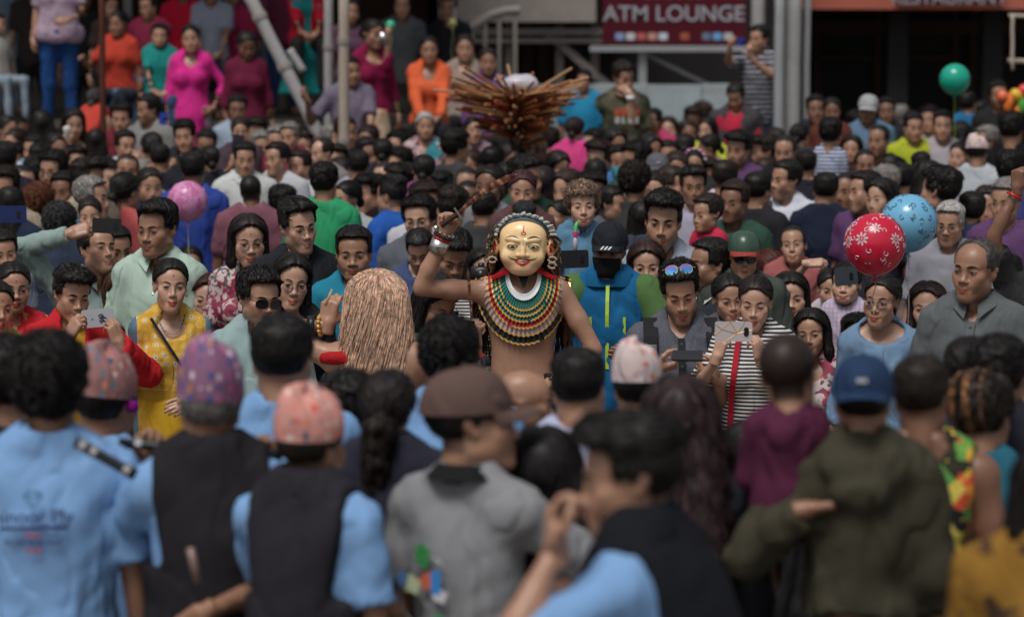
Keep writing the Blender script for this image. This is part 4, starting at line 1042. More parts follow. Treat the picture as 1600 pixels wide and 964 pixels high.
def balloon(px, py, s, r, mat, label, tail=.5, deco=None, strcol=(.6, .55, .3), rot=(0, 0, 0)):
    p = ray_pt(px, py, s); G = Geo(); prof = []
    for i in range(21):
        a = math.pi * i / 20; z = -math.cos(a); rr = math.sin(a); z2 = z * (1.06 if z < 0 else 1.0); prof.append((max(rr * r * (1 - .03 * (z < 0) * z * z), .0006), z2 * r))
    G.lathe(prof, 32); root = bpy.data.objects.new('balloon', None); sc.collection.objects.link(root); root.location = p; root.rotation_euler = rot; tag(root, label, 'balloon', 'balloons above the crowd')
    link('envelope', G.mesh('balloon_envelope', [mat], True), root)
    G = Geo(); G.lathe([(.004, .0), (.006, -.008), (.014, -.020), (.011, -.021)], 10, c=(0, 0, -r * 1.055)); link('knot', G.mesh('knot', [mat]), root)
    G = Geo(); G.tube([(0, 0, -r * 1.05), (.006, 0, -r - tail * .3), (-.01, .01, -r - tail * .7), (.0, .0, -r - tail)], .0022, 0, 5); link('string', G.mesh('string', [m_cloth]), root, strcol)
    if deco: deco(root, r)
    return root
def onball(r, lon, lat, u, v, o=.0012):
    """a point u (right), v (up) metres from (lon, lat) on the ball's skin; lon 0 faces the camera"""
    c = Vector((math.sin(lon) * math.cos(lat), -math.cos(lon) * math.cos(lat), math.sin(lat))); e = Vector((math.cos(lon), math.sin(lon), 0)); n = c.cross(e) * -1
    if n.z < 0: n = -n
    p = (c * r + e * u + n * v).normalized() * (r + o); return p
def flower_print(root, r, col=(.85, .72, .74), seed=3, kind='flower', name='flower_print'):
    rr = random.Random(seed); G = Geo(); spots = []
    tries = 0
    while len(spots) < 22 and tries < 600:
        tries += 1; lo = rr.uniform(-2.2, 2.2); la = rr.uniform(-1.1, 1.1)
        if all((lo - a) ** 2 * math.cos(la) ** 2 + (la - b_) ** 2 > .26 for a, b_ in spots): spots.append((lo, la))
    for lo, la in spots:
        R = r * rr.uniform(.20, .27)
        def cell(pts, c0):
            P = [onball(r, lo, la, *c0)] + [onball(r, lo, la, a, b_) for a, b_ in pts]; n = len(pts); G.add(P, [(0, 1 + i, 1 + (i + 1) % n) for i in range(n)])
        if kind == 'flower' and rr.random() < .75:
            for k in range(8):
                a = k * math.pi / 4 + lo; cx, cz = R * .62 * math.cos(a), R * .62 * math.sin(a); pts = []
                for i in range(8):
                    w = 2 * math.pi * i / 8; x, y = R * .36 * math.cos(w), R * .17 * math.sin(w); pts.append((cx + x * math.cos(a) - y * math.sin(a), cz + x * math.sin(a) + y * math.cos(a)))
                cell(pts, (cx, cz))
            cell([(R * .14 * math.cos(i), R * .14 * math.sin(i)) for i in range(6)], (0, 0))
        for k in range(2 if kind == 'flower' else 3):   # scrolls
            a0 = rr.uniform(0, 6.28); dx, dz = R * 1.35 * math.cos(a0), R * 1.35 * math.sin(a0); pts = []
            for i in range(12):
                a = a0 + i * .42 * rr.choice((1, 1)); q = R * .55 * (1 - i / 13); pts.append(onball(r, lo, la, dx + q * math.cos(a), dz + q * math.sin(a), .0005))
            G.tube(pts, r * .020, 0, 4)
    pr = link(name, G.mesh(name, [m_plastic]), root, col); pr['kind'] = 'stuff'
def rubber(name, col, rough=.22):
    m, t, b = nmat(name, rough, .5, col=col); b.inputs['Subsurface Weight'].default_value = .15; b.inputs['Subsurface Scale'].default_value = .05; return m
# ---------------------------------------------------------------- the place
def struct(name, me, kind='structure', parent=None):
    o = link(name, me, parent)
    if parent is None: o['kind'] = kind
    return o
def plain(name, col, rough=.8, scale=6, var=.35, bmp=.3, metal=0):
    m, t, b = nmat(name, rough, .25, metal); n = noisy(t, scale, 5, .65); n2 = noisy(t, scale * 7, 4)
    t.links.new(mixc(t, 'MULTIPLY', 1., col, mixc(t, 'MIX', .5, ramp(t, n.outputs['Fac'], [(.3, (1 - var,) * 3), (.7, (1, 1, 1))]), ramp(t, n2.outputs['Fac'], [(.3, (1 - var,) * 3), (.7, (1, 1, 1))]))), b.inputs['Base Color'])
    bump(t, b, n2.outputs['Fac'], bmp, .01); return m
m_stone = plain('step_stone', (.16, .14, .115)); m_pave = plain('paving_stone', (.20, .17, .15)); m_wood = plain('weathered_wood', (.34, .30, .27), scale=9); m_darkwood = plain('dark_wood', (.055, .028, .018)); m_brick = plain('temple_brick', (.11, .045, .03))
m_steel = plain('galvanised_steel', (.42, .43, .44), .45, 4, .2, .1, .3); m_sheet = plain('corrugated_sheet_paint', (.23, .27, .285), .5, 3, .3, .1); m_awn = plain('awning_red', (.46, .13, .09), .7, 5, .25); m_maroon = plain('sign_maroon', (.085, .006, .015), .4, 2, .1, .02)
m_tin = plain('roof_tin', (.12, .10, .09), .6); m_dark = plain('near_black', (.02, .018, .018), .8); m_plaster = plain('old_plaster', (.30, .26, .22))  # m_dark: near-black tone of shed, interior walls, ceiling, windows and pillars
G = Geo(); G.add([(-120, -30, -.02), (120, -30, -.02), (120, 160, -.02), (-120, 160, -.02)], [(0, 1, 2, 3)]); ground = struct('ground', G.mesh('ground', [m_pave]))
G = Geo(); G.box((0, 0, 0), (.585, .385, .05), 0, None); slab = G.mesh('paving_slab', [m_pave]); rr = random.Random(5)
ys = [4.6 + .40 * i for i in range(14)]
for j, y in enumerate(ys):
    for i in range(20):
        o = link('paving_slab', slab, ground); o.location = (-5.7 + .6 * i + .3 * (j % 2), y, -.020 + rr.uniform(-.003, .003)); o.rotation_euler = (rr.uniform(-.006, .006), rr.uniform(-.006, .006), 0)
# stepped stone plinth of the temple
D0 = 23.8; TI = [(D0, .75), (25.9, 1.15), (27.3, 1.52), (30.0, 2.0)]
G = Geo(); z0 = 0
for i, (y, z) in enumerate(TI): G.box((-5.2, (y + 38) / 2 + .02, z / 2 - .03), (10.0 - i * .5, 38 - y, z - .03))
steps = struct('stone_steps', G.mesh('stone_steps', [m_stone]))
G = Geo(); G.box((0, 0, 0), (.58, .07, .185)); blk = G.mesh('stone_block', [m_stone]); G = Geo(); G.box((0, 0, 0), (.78, .98, .06)); tread = G.mesh('tread_slab', [m_stone])
z0 = 0
for i, (y, z) in enumerate(TI):
    w = 10.0 - i * .5; rows = max(2, round((z - z0) / .2)); hgt = (z - .06 - z0) / rows
    for r_ in range(rows):
        for k in range(int(w / .6)):
            o = link('stone_block', blk, steps); o.location = (-5.2 - w / 2 + .3 + .6 * k + (.3 if r_ % 2 else 0), y + rr.uniform(-.012, .012), z0 + hgt * (r_ + .5)); o.scale = (1, 1, hgt / .2)
    for k in range(int(w / .8)): o = link('tread_slab', tread, steps); o.location = (-5.2 - w / 2 + .4 + .8 * k, y + .40, z - .025 + rr.uniform(-.004, .004)); 
    z0 = z
def solid(name, parts, label, cat, group=None, loc=(0, 0, 0)):
    """a thing with parts: parts = [(name, Geo, material)]"""
    root = bpy.data.objects.new(name, None); sc.collection.objects.link(root); root.location = loc; tag(root, label, cat, group)
    for nme, g, m in parts: link(nme, g.mesh(nme, [m]), root)
    return root
# temple core behind the steps
ty = 32.5; parts = []
G = Geo(); G.box((-6.2, ty + 1.5, 4.2), (9.5, 3, 8.4)); parts.append(('wall', G, m_brick))
for k in range(7):
    G = Geo(); G.box((-10 + 1.35 * k, ty - .35, 3.3), (.20, .20, 2.9)); parts.append(('column', G, m_darkwood))
    G = Geo(); G.box((-9.4 + 1.35 * k, ty - .04, 3.0), (.8, .08, 1.7)); parts.append(('carved_door', G, m_darkwood))
G = Geo(); G.box((-6.0, ty - .3, 4.85), (9.6, .5, .25)); parts.append(('beam', G, m_darkwood)); G = Geo(); G.add([(-11.6, ty - 6.5, 4.3), (-.6, ty - 6.5, 4.3), (-.8, ty + .4, 6.1), (-11.4, ty + .4, 6.1), (-11.6, ty - 6.5, 4.22), (-.6, ty - 6.5, 4.22), (-.8, ty + .4, 6.0), (-11.4, ty + .4, 6.0)], [(0, 1, 2, 3), (7, 6, 5, 4), (0, 4, 5, 1), (1, 5, 6, 2)]); parts.append(('roof', G, m_tin))  # unseen roof, its eaves drawn far forward to shade the people on the steps
solid('temple_building', parts, 'dark brick temple core with timber columns above the stone steps', 'temple')
# timber pavilion in the middle
s_ = 150; y0 = FPX / s_
def wx(px, s=s_): return (px - 800) / s
def wz(py, s=s_): return ray_pt(800, py, s).z
parts = []
G = Geo(); G.box((wx(808), y0, (wz(0) + wz(36)) / 2 + .4), (1.62, .35, 1.02)); parts.append(('fascia', G, m_wood))
for px in (722, 795, 875, 930):
    G = Geo(); G.box((wx(px), y0 + .25, wz(0) / 2), (.085, .085, wz(0))); parts.append(('post', G, m_wood))
for py, h in ((50, .07), (64, .05)):
    G = Geo(); G.box((wx(830), y0 + .02, wz(py)), (1.5, .06, h)); parts.append(('rail', G, m_wood))
G = Geo(); G.box((wx(810), y0 + 2.6, 2.0), (4.0, .2, 4.0)); parts.append(('back_wall', G, m_dark)); G = Geo(); G.box((wx(808), y0 + 1.3, 3.55), (1.9, 3.2, .10)); parts.append(('roof', G, m_tin))
G = Geo(); G.box((wx(905), y0 + .1, wz(95)), (.9, .06, .08), 0, Matrix.Rotation(.7, 3, 'Y')); parts.append(('brace', G, m_wood))
for k in range(9):
    G = Geo(); G.box((wx(700 + 25 * k), y0 + .9, 1.2), (.13, .03, 2.4)); parts.append(('plank', G, m_darkwood))
solid('timber_pavilion', parts, 'weathered timber pavilion with posts and a dark interior left of the maroon sign', 'pavilion')
# curved handrail
s2 = 168; P = [ray_pt(x, y, s2) for x, y in ((715, 62), (728, 50), (745, 38), (768, 24), (790, 18), (812, 17))]
G = Geo(); G.tube(P, .045, 0, 8); root = solid('handrail', [('rail', G, m_wood)], 'grey curved handrail with balusters at the top of the steps', 'railing')
for i, (x, y) in enumerate(((718, 60), (738, 44), (758, 30), (780, 21), (805, 18))):
    p = ray_pt(x, y, s2); G = Geo(); G.tube([(p.x, p.y, p.z), (p.x, p.y, .3)], .022, 0, 6); link('baluster', G.mesh('baluster', [m_wood]), root)
# sign
s3 = 150; y3 = FPX / s3 - .1; w = 222 / s3; zt = wz(0, s3) + .55; zb = wz(70, s3); cxs = wx(1051, s3)
G = Geo(); G.box((cxs, y3, (zt + zb) / 2), (w, .05, zt - zb)); sg = solid('bank_sign', [('board', G, m_maroon)], 'maroon signboard reading ATM LOUNGE on a grey steel frame', 'sign')
def letters(body, size, x, z, y, col, parent, sx=1.0, name='lettering'):
    cu = bpy.data.curves.new(name, 'FONT'); cu.body = body; cu.size = size; cu.align_x = 'CENTER'; cu.extrude = .004; cu.offset = size * .012; o = bpy.data.objects.new(name, cu); sc.collection.objects.link(o)
    me = bpy.data.meshes.new_from_object(o.evaluated_get(bpy.context.evaluated_depsgraph_get())); bpy.data.objects.remove(o); me.materials.clear(); me.materials.append(m_plastic)
    o = link(name, me, parent, col); o['kind'] = 'stuff'; o.location = (x, y, z); o.rotation_euler = (math.pi / 2, 0, 0); o.scale = (sx, 1, 1); return o
letters('ATM LOUNGE', .225, cxs, wz(33, s3), y3 - .032, (.36, .37, .40), sg, 1.02)
for k in range(6): G = Geo(); G.box((cxs - .27 + .108 * k, y3 - .030, wz(0, s3) + .088), (.06, .008, .14)); link('letter', G.mesh('letter', [m_plastic]), sg, (.62, .63, .66))
lc = [(.25, .35, .6), (.6, .6, .65), (.5, .12, .12), (.55, .3, .25), (.6, .62, .7), None, (.4, .1, .06), None, (.15, .2, .3), (.15, .4, .7), (.5, .5, .5)]
for k, c_ in enumerate(lc):
    if c_: G = Geo(); G.box((cxs - .56 + .112 * k, y3 - .028, wz(57, s3)), (.09, .006, .075), 0, None, .012); link('card_emblem', G.mesh('card_emblem', [m_plastic]), sg, c_)
for px, w_ in ((1003, .085),):
    G = Geo(); G.box((wx(px, s3), y3 + .10, wz(70, s3) / 2 + .9), (w_, w_, wz(70, s3) + 1.8)); link('post', G.mesh('post', [m_steel]), sg)
G = Geo(); G.box((wx(1052, s3), y3 + .01, wz(76, s3)), (1.75, .07, .06)); link('crossbar', G.mesh('crossbar', [m_steel]), sg)
G = Geo(); G.box((wx(1060, s3), y3 + .35, wz(110, s3)), (.75, .03, .04), 0, Matrix.Rotation(.45, 3, 'Y')); link('brace', G.mesh('brace', [m_steel]), sg)
# corrugated sheets
s4 = 156; root = bpy.data.objects.new('corrugated_fence', None); sc.collection.objects.link(root); tag(root, 'pale grey corrugated metal fence below the maroon sign', 'fence')
x0, x1 = wx(840, s4), wx(1180, s4); n = 4; zt4 = wz(132, s4); y4 = FPX / s4
for k in range(n):
    P = []; m_ = 48; a, b_ = x0 + (x1 - x0) * k / n, x0 + (x1 - x0) * (k + 1) / n
    for i in range(m_ + 1):
        x = a + (b_ - a) * i / m_ + .01 * (k % 2); yy = y4 + .014 * math.sin(i * 1.55) + .006 * (k % 2); P += [(x, yy, 0), (x, yy, zt4 + .01 * (k % 2)), (x, yy + .004, zt4 + .01 * (k % 2)), (x, yy + .004, 0)]
    G = Geo(); G.add(P, [(i * 4 + q, i * 4 + (q + 1) % 4, i * 4 + 4 + (q + 1) % 4, i * 4 + 4 + q) for i in range(m_) for q in range(4)]); link('metal_sheet', G.mesh('metal_sheet', [m_sheet], True), root)
G = Geo(); G.box(((x0 + x1) / 2, y4 + .03, zt4 - .05), (x1 - x0, .04, .05)); link('rail', G.mesh('rail', [m_wood]), root)
# dark shed behind sign
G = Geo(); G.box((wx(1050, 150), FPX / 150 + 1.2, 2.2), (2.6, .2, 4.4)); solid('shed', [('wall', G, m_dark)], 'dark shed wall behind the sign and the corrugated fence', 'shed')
# poles
def pole(px0, py0, px1, py1, s, r, mat, label, name='pole', grp='poles in the square', n=8, cat='pole', joints=()):
    a, b_ = ray_pt(px0, py0, s), ray_pt(px1, py1, s)
    if py1 >= 300: b_.z = 0; b_.x = a.x + (b_.x - a.x); a.y = b_.y
    G = Geo(); k = 7; pts = [a.lerp(b_, i / k) + Vector((math.sin(i * 2.1) * .002, 0, 0)) for i in range(k + 1)]; G.tube(pts, [r * (1 + .02 * math.sin(i * 3)) for i in range(k + 1)], 0, n)
    root = bpy.data.objects.new(name, None); sc.collection.objects.link(root); tag(root, label, cat, grp); link('shaft', G.mesh('shaft', [mat], True), root)
    for j in joints:
        c = a.lerp(b_, j); d = (b_ - a).normalized(); G = Geo(); G.tube([c - d * .03, c - d * .01, c + d * .01, c + d * .03], [r * 1.12, r * 1.2, r * 1.2, r * 1.12], 0, n); link('rope_binding', G.mesh('rope_binding', [m_wood]), root)
    return root
m_bamboo = plain('bamboo', (.46, .38, .31), .6, 5, .25); m_white = plain('whitewashed_wood', (.40, .385, .38), .7, 7, .3); m_rust = plain('rusty_iron', (.10, .028, .018), .7)
pole(540, -60, 538, 480, 213, .039, m_bamboo, 'pale bamboo pole standing upright beside the seated man', joints=(.2, .45))
pole(516, -60, 514, 480, 180, .039, m_white, 'thin grey pole just left of the bamboo pole', joints=(.25,))
pole(372, -40, 541, 297, 198, .052, m_white, 'thick whitewashed pole leaning diagonally over the steps', joints=(.20, .43, .75))
pole(452, 78, 474, 112, 193, .033, m_white, 'short grey stub tied to the leaning pole')
pole(165, -60, 166, 480, 216, .022, m_rust, 'thin rusty upright iron pole in front of the steps')
pole(196, -60, 200, 30, 158, .043, m_white, 'short whitewashed post above the seated crowd')
pole(705, -60, 706, 300, 170, .052, m_steel, 'grey steel post at the left end of the handrail')
pole(1182, -60, 1182, 300, 158, .067, m_white, 'white post right of the maroon sign')
pole(1214, -60, 1214, 470, 189, .043, m_steel, 'slim grey steel pole beside the photographing man')
pole(1236, -60, 1234, 470, 188, .067, m_white, 'thick pale concrete pole right of the photographing man')
pole(1257, -60, 1256, 470, 187, .030, m_steel, 'thin dark grey pipe next to the pale concrete pole')
pole(1582, 22, 1582, 110, 184, .015, m_bamboo, 'upright bamboo stick of a frame at the right edge'); pole(1576, 25, 1660, 27, 183, .017, m_bamboo, 'upper bamboo crossbar at the right edge'); pole(1575, 95, 1660, 99, 183, .020, m_bamboo, 'lower bamboo crossbar at the right edge')
# low wall under the photographing man
G = Geo(); p = ray_pt(1170, 330, 196); G.box((p.x, p.y + .3, .40), (2.0, .8, .8)); solid('low_wall', [('masonry', G, m_stone)], 'low stone wall the photographing man stands on', 'wall')
# restaurant with red awning
s5 = 142; y5 = FPX / s5; xa, xb = wx(1168, s5), wx(1168, s5) + 7.5; root = bpy.data.objects.new('restaurant_building', None); sc.collection.objects.link(root); tag(root, 'dark timber shopfront under a red awning at the right', 'building')
def prt(name, c, d, m, par=root, R=None): G = Geo(); G.box(c, d, 0, R); return link(name, G.mesh(name, [m]), par)
za = wz(15, s5); xm = (xa + xb) / 2; W = xb - xa
prt('awning', (xm, y5 + .02, za + .35), (W, .06, .70), m_awn); G = Geo(); G.add([(xa, y5 + .05, za + .70), (xb, y5 + .05, za + .70), (xb, y5 + 4.2, za + 1.5), (xa, y5 + 4.2, za + 1.5), (xa, y5 + .05, za + .66), (xb, y5 + .05, za + .66), (xb, y5 + 4.2, za + 1.46), (xa, y5 + 4.2, za + 1.46)], [(0, 1, 2, 3), (7, 6, 5, 4), (0, 4, 5, 1), (1, 5, 6, 2), (3, 2, 6, 7), (0, 3, 7, 4)]); link('roof', G.mesh('roof', [m_tin]), root)
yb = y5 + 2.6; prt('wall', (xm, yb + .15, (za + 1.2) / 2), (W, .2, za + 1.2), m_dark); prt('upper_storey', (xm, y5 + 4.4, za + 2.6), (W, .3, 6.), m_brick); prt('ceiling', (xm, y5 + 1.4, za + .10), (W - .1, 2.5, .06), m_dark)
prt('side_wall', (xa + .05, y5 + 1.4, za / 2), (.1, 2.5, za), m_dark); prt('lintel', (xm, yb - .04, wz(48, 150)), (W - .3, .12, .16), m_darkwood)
for k in range(8):
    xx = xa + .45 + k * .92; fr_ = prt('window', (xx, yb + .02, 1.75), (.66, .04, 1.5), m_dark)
    for dx in (-.36, .36): prt('frame', (xx + dx, yb - .01, 1.75), (.06, .08, 1.6), m_darkwood)
    prt('frame', (xx, yb - .015, 2.52), (.78, .08, .06), m_darkwood); prt('transom', (xx, yb - .015, 1.95), (.66, .07, .05), m_darkwood)
for px in (1410, 1560): prt('pillar', (wx(px, s5), y5 + .6, za / 2), (.22, .22, za), m_dark)
sb = prt('name_board', (wx(1478, s5), y5 - .05, wz(-22, s5)), (1.15, .05, .36), m_maroon); letters('RESTAURANT', .22, wx(1478, s5), wz(7, s5), y5 - .085, (.28, .27, .30), root, .93)
# surrounding buildings further out, for the edges of the square
for i, (x, y, w, h, lab) in enumerate(((-19, 33, 14, 9, 'brick house closing the far left of the square'), (3.2, 41, 9, 10, 'plastered house far behind the maroon sign'), (17.5, 36, 12, 9, 'brick house closing the far right of the square'))):
    root = bpy.data.objects.new('house', None); sc.collection.objects.link(root); root.location = (x, y, 0); tag(root, lab, 'house')
    m = m_plaster if i == 1 else m_brick; prt('wall', (0, 2, h / 2), (w, 4, h), m, root); prt('roof', (0, 1.8, h + .12), (w + .8, 5, .24), m_tin, root)
    for r_ in range(3):
        for k in range(int(w / 2)):
            wdw = prt('window', (-w / 2 + 1.1 + 2 * k, -.03, 1.7 + 2.7 * r_), (.95, .08, 1.25), m_darkwood, root); prt('pane', (-w / 2 + 1.1 + 2 * k, -.09, 1.7 + 2.7 * r_), (.7, .03, 1.0), m_glossdark, wdw)
            bpy.data.objects[wdw.name]; 
# flute seller's bundle on its pole
def bundle():
    s = 238; c = ray_pt(806, 236, s); root = bpy.data.objects.new('flute_bundle', None); sc.collection.objects.link(root); root.location = c; tag(root, 'fan of brown bamboo flutes stuck in a tall pole above the crowd', 'flute bundle')
    m1, t, b = nmat('flute_cane', .5); t.links.new(nd(t, 'ShaderNodeObjectInfo').outputs['Color'], b.inputs['Base Color']); G = Geo(); G.tube([(0, 0, -c.z), (0, 0, .05)], .013, 0, 8); link('pole', G.mesh('pole', [m_wood]), root)
    G = Geo(); G.tube([(0, 0, 0), (0, 0, .10), (0, 0, .20), (0, 0, .33)], [.03, .05, .06, .05], 0, 10); link('core', G.mesh('core', [m_darkwood]), root)
    ms = []
    for L in (.36, .43, .31):
        G = Geo(); G.tube([(0, 0, 0), (0, 0, L * .5), (0, 0, L)], [.0105, .0105, .0095], 0, 6)
        for k in range(5):
            g = Geo(); g.tube([(.0088, 0, L * (.45 + .1 * k)), (.0092, 0, L * (.46 + .1 * k))], .003, 0, 5); G.add(g.v, g.f)
        ms.append(G.mesh('flute', [m1]))
    rr = random.Random(8); cols = [(.24, .07, .025), (.34, .12, .04), (.12, .03, .014), (.40, .19, .08), (.24, .045, .02), (.36, .20, .10), (.32, .07, .03)]
    for k in range(285):
        az = rr.uniform(0, 6.283); ca = math.cos(az); z = .02 + .34 * rr.random() ** .7; el = math.radians(rr.uniform(2, 26)); m = rr.choice(ms)
        o = link('flute', m, root, cols[rr.randrange(7)] if z < .30 else cols[rr.choice((1, 3, 5))]); o.location = (.04 * math.cos(az), .04 * math.sin(az), z); d = Vector((math.cos(az) * math.cos(el), math.sin(az) * math.cos(el), math.sin(el))); o.rotation_euler = d.to_track_quat('Z', 'X').to_euler()
        o.scale = (1, 1, .28 + .85 * z / .36 + rr.uniform(-.08, .10))
    p = ray_pt(813, 132, s); F = Field((-.16, -.12, -.1), (.16, .12, .1), .012); F.add(ell((0, 0, 0), (.125, .08, .062))); V, Q = F.mesh(); V = V + .02 * vnoise(V, 22, 3)[:, None]
    o = link('plastic_bag', mesh_np('plastic_bag', V, Q, [m_plastic]), None, (.50, .47, .52)); o.location = p; tag(o, 'crumpled pale lilac bag on top of the flute bundle', 'bag')
bundle()
# ---------------------------------------------------------------- the masked dancers
m_maskp, t, b = nmat('mask_paint', .28, .45); oi = nd(t, 'ShaderNodeObjectInfo'); n = noisy(t, 14, 4)
t.links.new(mixc(t, 'MULTIPLY', .6, mixc(t, 'MULTIPLY', 1., oi.outputs['Color'], nd(t, 'ShaderNodeAttribute', attribute_name='tint').outputs['Color']), ramp(t, n.outputs['Fac'], [(.3, (.78, .66, .55)), (.65, (1, 1, 1))])), b.inputs['Base Color']); bump(t, b, noisy(t, 90, 3).outputs['Fac'], .15, .001)
def mask_field():
    v = .0036; F = Field((-.135, -.16, -.15), (.135, .02, .13), v); A = F.add
    A(ell((0, -.040, .040), (.083, .075, .080))); A(ell((0, -.045, -.030), (.080, .078, .085)), .03); A(ell((0, -.075, -.085), (.044, .045, .034)), .03)
    for q in (-1, 1):
        A(ell((q * .044, -.095, -.040), (.030, .024, .030)), .02); F.sub(ell((q * .036, -.133, .012), (.026, .018, .011)), .012)
        A(ell((q * .036, -.105, .006), (.021, .018, .0125)), .006); A(cap((q * .014, -.118, .030), (q * .052, -.100, .036), .008), .012)
        A(ell((q * .094, -.030, -.005), (.011, .020, .036)), .008); A(cap((q * .096, -.035, .026), (q * .103, -.03, -.030), .009), .006); F.sub(ell((q * .101, -.046, -.003), (.0055, .012, .022)), .003)
        A(ell((q * .0145, -.122, -.030), (.0085, .010, .0075)), .005)
        A(cap((q * .003, -.126, -.0545), (q * .023, -.116, -.052), .0048, .0022), .003); A(cap((q * .002, -.124, -.066), (q * .017, -.117, -.062), .0060, .0025), .003)
        F.sub(ell((q * .034, -.130, -.052), (.007, .008, .010)), .010)
    A(cap((0, -.115, .026), (0, -.133, -.026), .0075, .0098), .008); A(ell((0, -.132, -.030), (.0105, .010, .0095)), .006)
    F.sub(ell((0, .02, -.01), (.088, .115, .12)), .0)      # hollow back
    return F
def add_mask(A, worn=True):
    F = mask_field(); V, Q = F.mesh(); 
    def f2(x, z):
        x, z = np.broadcast_arrays(np.atleast_1d(np.asarray(x, float)), np.atleast_1d(np.asarray(z, float))); yy = np.linspace(-.158, .0, 159)
        PP = np.stack([np.repeat(x, 159), np.tile(yy, len(x)), np.repeat(z, 159)], 1); D = sample(F, PP).reshape(len(x), 159) < 0
        r_ = yy[np.argmax(D, 1)]; return r_ if len(r_) > 1 else float(r_[0])
    x, y, z = V.T; T = np.ones((len(V), 3)); ear = sstep(.080, .086, np.abs(x)); inn = ear * sstep(-.048, -.040, y) * 0
    red = ((np.hypot((np.abs(x) - .100) / .8, (z + .003) / 2.0) < .0115) & (y < -.030)); T[red] = (.75, .06, .06)
    lip = ((np.abs(z + .0630 - 12 * x * x) < .0105 * np.sqrt(np.clip(1 - (x / .027) ** 2, 0, 1))) & (y < -.105)) ; T[lip] = (.85, .10, .09)
    T[:, 1] *= 1 - .12 * sstep(-.02, -.1, z); o = A['onhead'](link('mask', mesh_np('mask', V, Q, [m_maskp], None, {'tint': T}), None, (.95, .68, .36))); o.matrix_local = A['HM'] @ Matrix.Diagonal((1.27, 1, 1.0, 1))
    o['label'] = 'gold painted mask of a smiling moustached face'
    def line(pts, w, col, nm, m=m_plastic, taper=True):
        P = np.array(pts); n = len(P); tn = np.gradient(P, axis=0); tn /= np.linalg.norm(tn, axis=1, keepdims=True); nn = np.stack([-tn[:, 1], tn[:, 0]], 1)
        ww = w * (np.sin(np.linspace(.15, 1, n) * np.pi * .97) if taper else np.ones(n)); a, b_ = P + nn * ww[:, None], P - nn * ww[:, None]; G = Geo()
        G.add([(p[0], float(f2(p[0], p[1])) - .0022, p[1]) for q in zip(a, b_) for p in q], [(2 * i, 2 * i + 1, 2 * i + 3, 2 * i + 2) for i in range(n - 1)]); return link(nm, G.mesh(nm, [m]), o, col)
    for q in (-1, 1):
        u = np.linspace(0, 1, 14); line(np.stack([q * (.014 + .046 * u), .040 + .0105 * np.sin(u * 2.6) - .004 * u], 1), .0030, (.012, .02, .025), 'painted_brow')
        line(np.stack([q * (.004 + .048 * u), -.0425 - .008 * np.sin(u * 2.7) + .013 * u ** 3], 1), .0027, (.015, .012, .012), 'painted_moustache')
        G = Geo(); ex, ez = q * .036, .006; n = 15; up, lo = [], []
        for i in range(n): a = -1 + 2 * i / (n - 1); up.append((ex + a * .0185, .0072 * (1 - a * a) ** .7)); lo.append((ex + a * .0185, -.0050 * (1 - a * a) ** .7))
        Pt = [(px_, float(f2(px_, ez + pz)) - .0016, ez + pz) for px_, pz in up] + [(px_, float(f2(px_, ez + pz)) - .0016, ez + pz) for px_, pz in lo]
        G.add(Pt, [(i, n + i, n + i + 1, i + 1) for i in range(n - 1)]); link('painted_eye', G.mesh('painted_eye', [m_plastic]), o, (.06, .22, .19))
        G = Geo(); cx_ = ex; G.add([(cx_ + .0068 * math.cos(a), float(f2(cx_, ez)) - .0030, ez - .0005 + .0050 * math.sin(a)) for a in [i * .5236 for i in range(12)]], [tuple(range(11, -1, -1))]); link('eye_hole', G.mesh('eye_hole', [m_plastic]), o, (.004, .006, .006))
        line([(a, ez + b_ + .0012) for a, b_ in up], .0013, (.01, .01, .012), 'painted_lid', taper=False)
        G = Geo(); G.lathe([(.0005, .006), (.006, .003), (.006, -.003), (.0005, -.006)], 8, c=(q * .106, -.03, -.040)); link('ear_stud', G.mesh('ear_stud', [m_silver]), o)
    us = np.linspace(-1, 1, 13); line(np.stack([us * .016, -.0605 + 12 * (us * .016) ** 2], 1), .0032, (.62, .57, .52), 'painted_teeth')
    line([(0, .066), (0, .080), (0, .094)], .0018, (.5, .02, .02), 'tika_line', taper=False)
    G = Geo(); G.tube([(.0075 * math.cos(i * .5236), float(f2(0, .062)) - .0025, .062 + .0075 * math.sin(i * .5236)) for i in range(13)], .0013, 0, 4); link('tika_ring', G.mesh('tika_ring', [m_plastic]), o, (.5, .02, .02))
    for i, z_ in enumerate((.034, .026, .018)): G = Geo(); G.lathe([(.0045 - .001 * i, 0), (.003, .002), (.0003, .0025)], 8); g = link('nose_stud', G.mesh('nose_stud', [m_plastic]), o, (.6, .55, .45)); g.location = (0, float(f2(0, z_)) - .001, z_); g.rotation_euler = (math.pi / 2, 0, 0)
    # painted hair band, white tassels, ropes of shells and cord at the sides
    G = Geo(); P = []
    for j in range(4):
        for i in range(25):
            a = math.radians(-100 + 200 * i / 24); rx, rz = .088 + .006 * j, .080 + .007 * j; P.append((rx * math.sin(a), -.078 + .022 * j + .03 * abs(math.sin(a)) ** 2, .040 + rz * math.cos(a) * .98 - (.004 if j == 0 else 0)))
    G.add(P, [(j * 25 + i, j * 25 + i + 1, (j + 1) * 25 + i + 1, (j + 1) * 25 + i) for j in range(3) for i in range(24)]); link('painted_hair', G.mesh('painted_hair', [m_cloth], True), o, (.10, .13, .14))
    rr = random.Random(4)
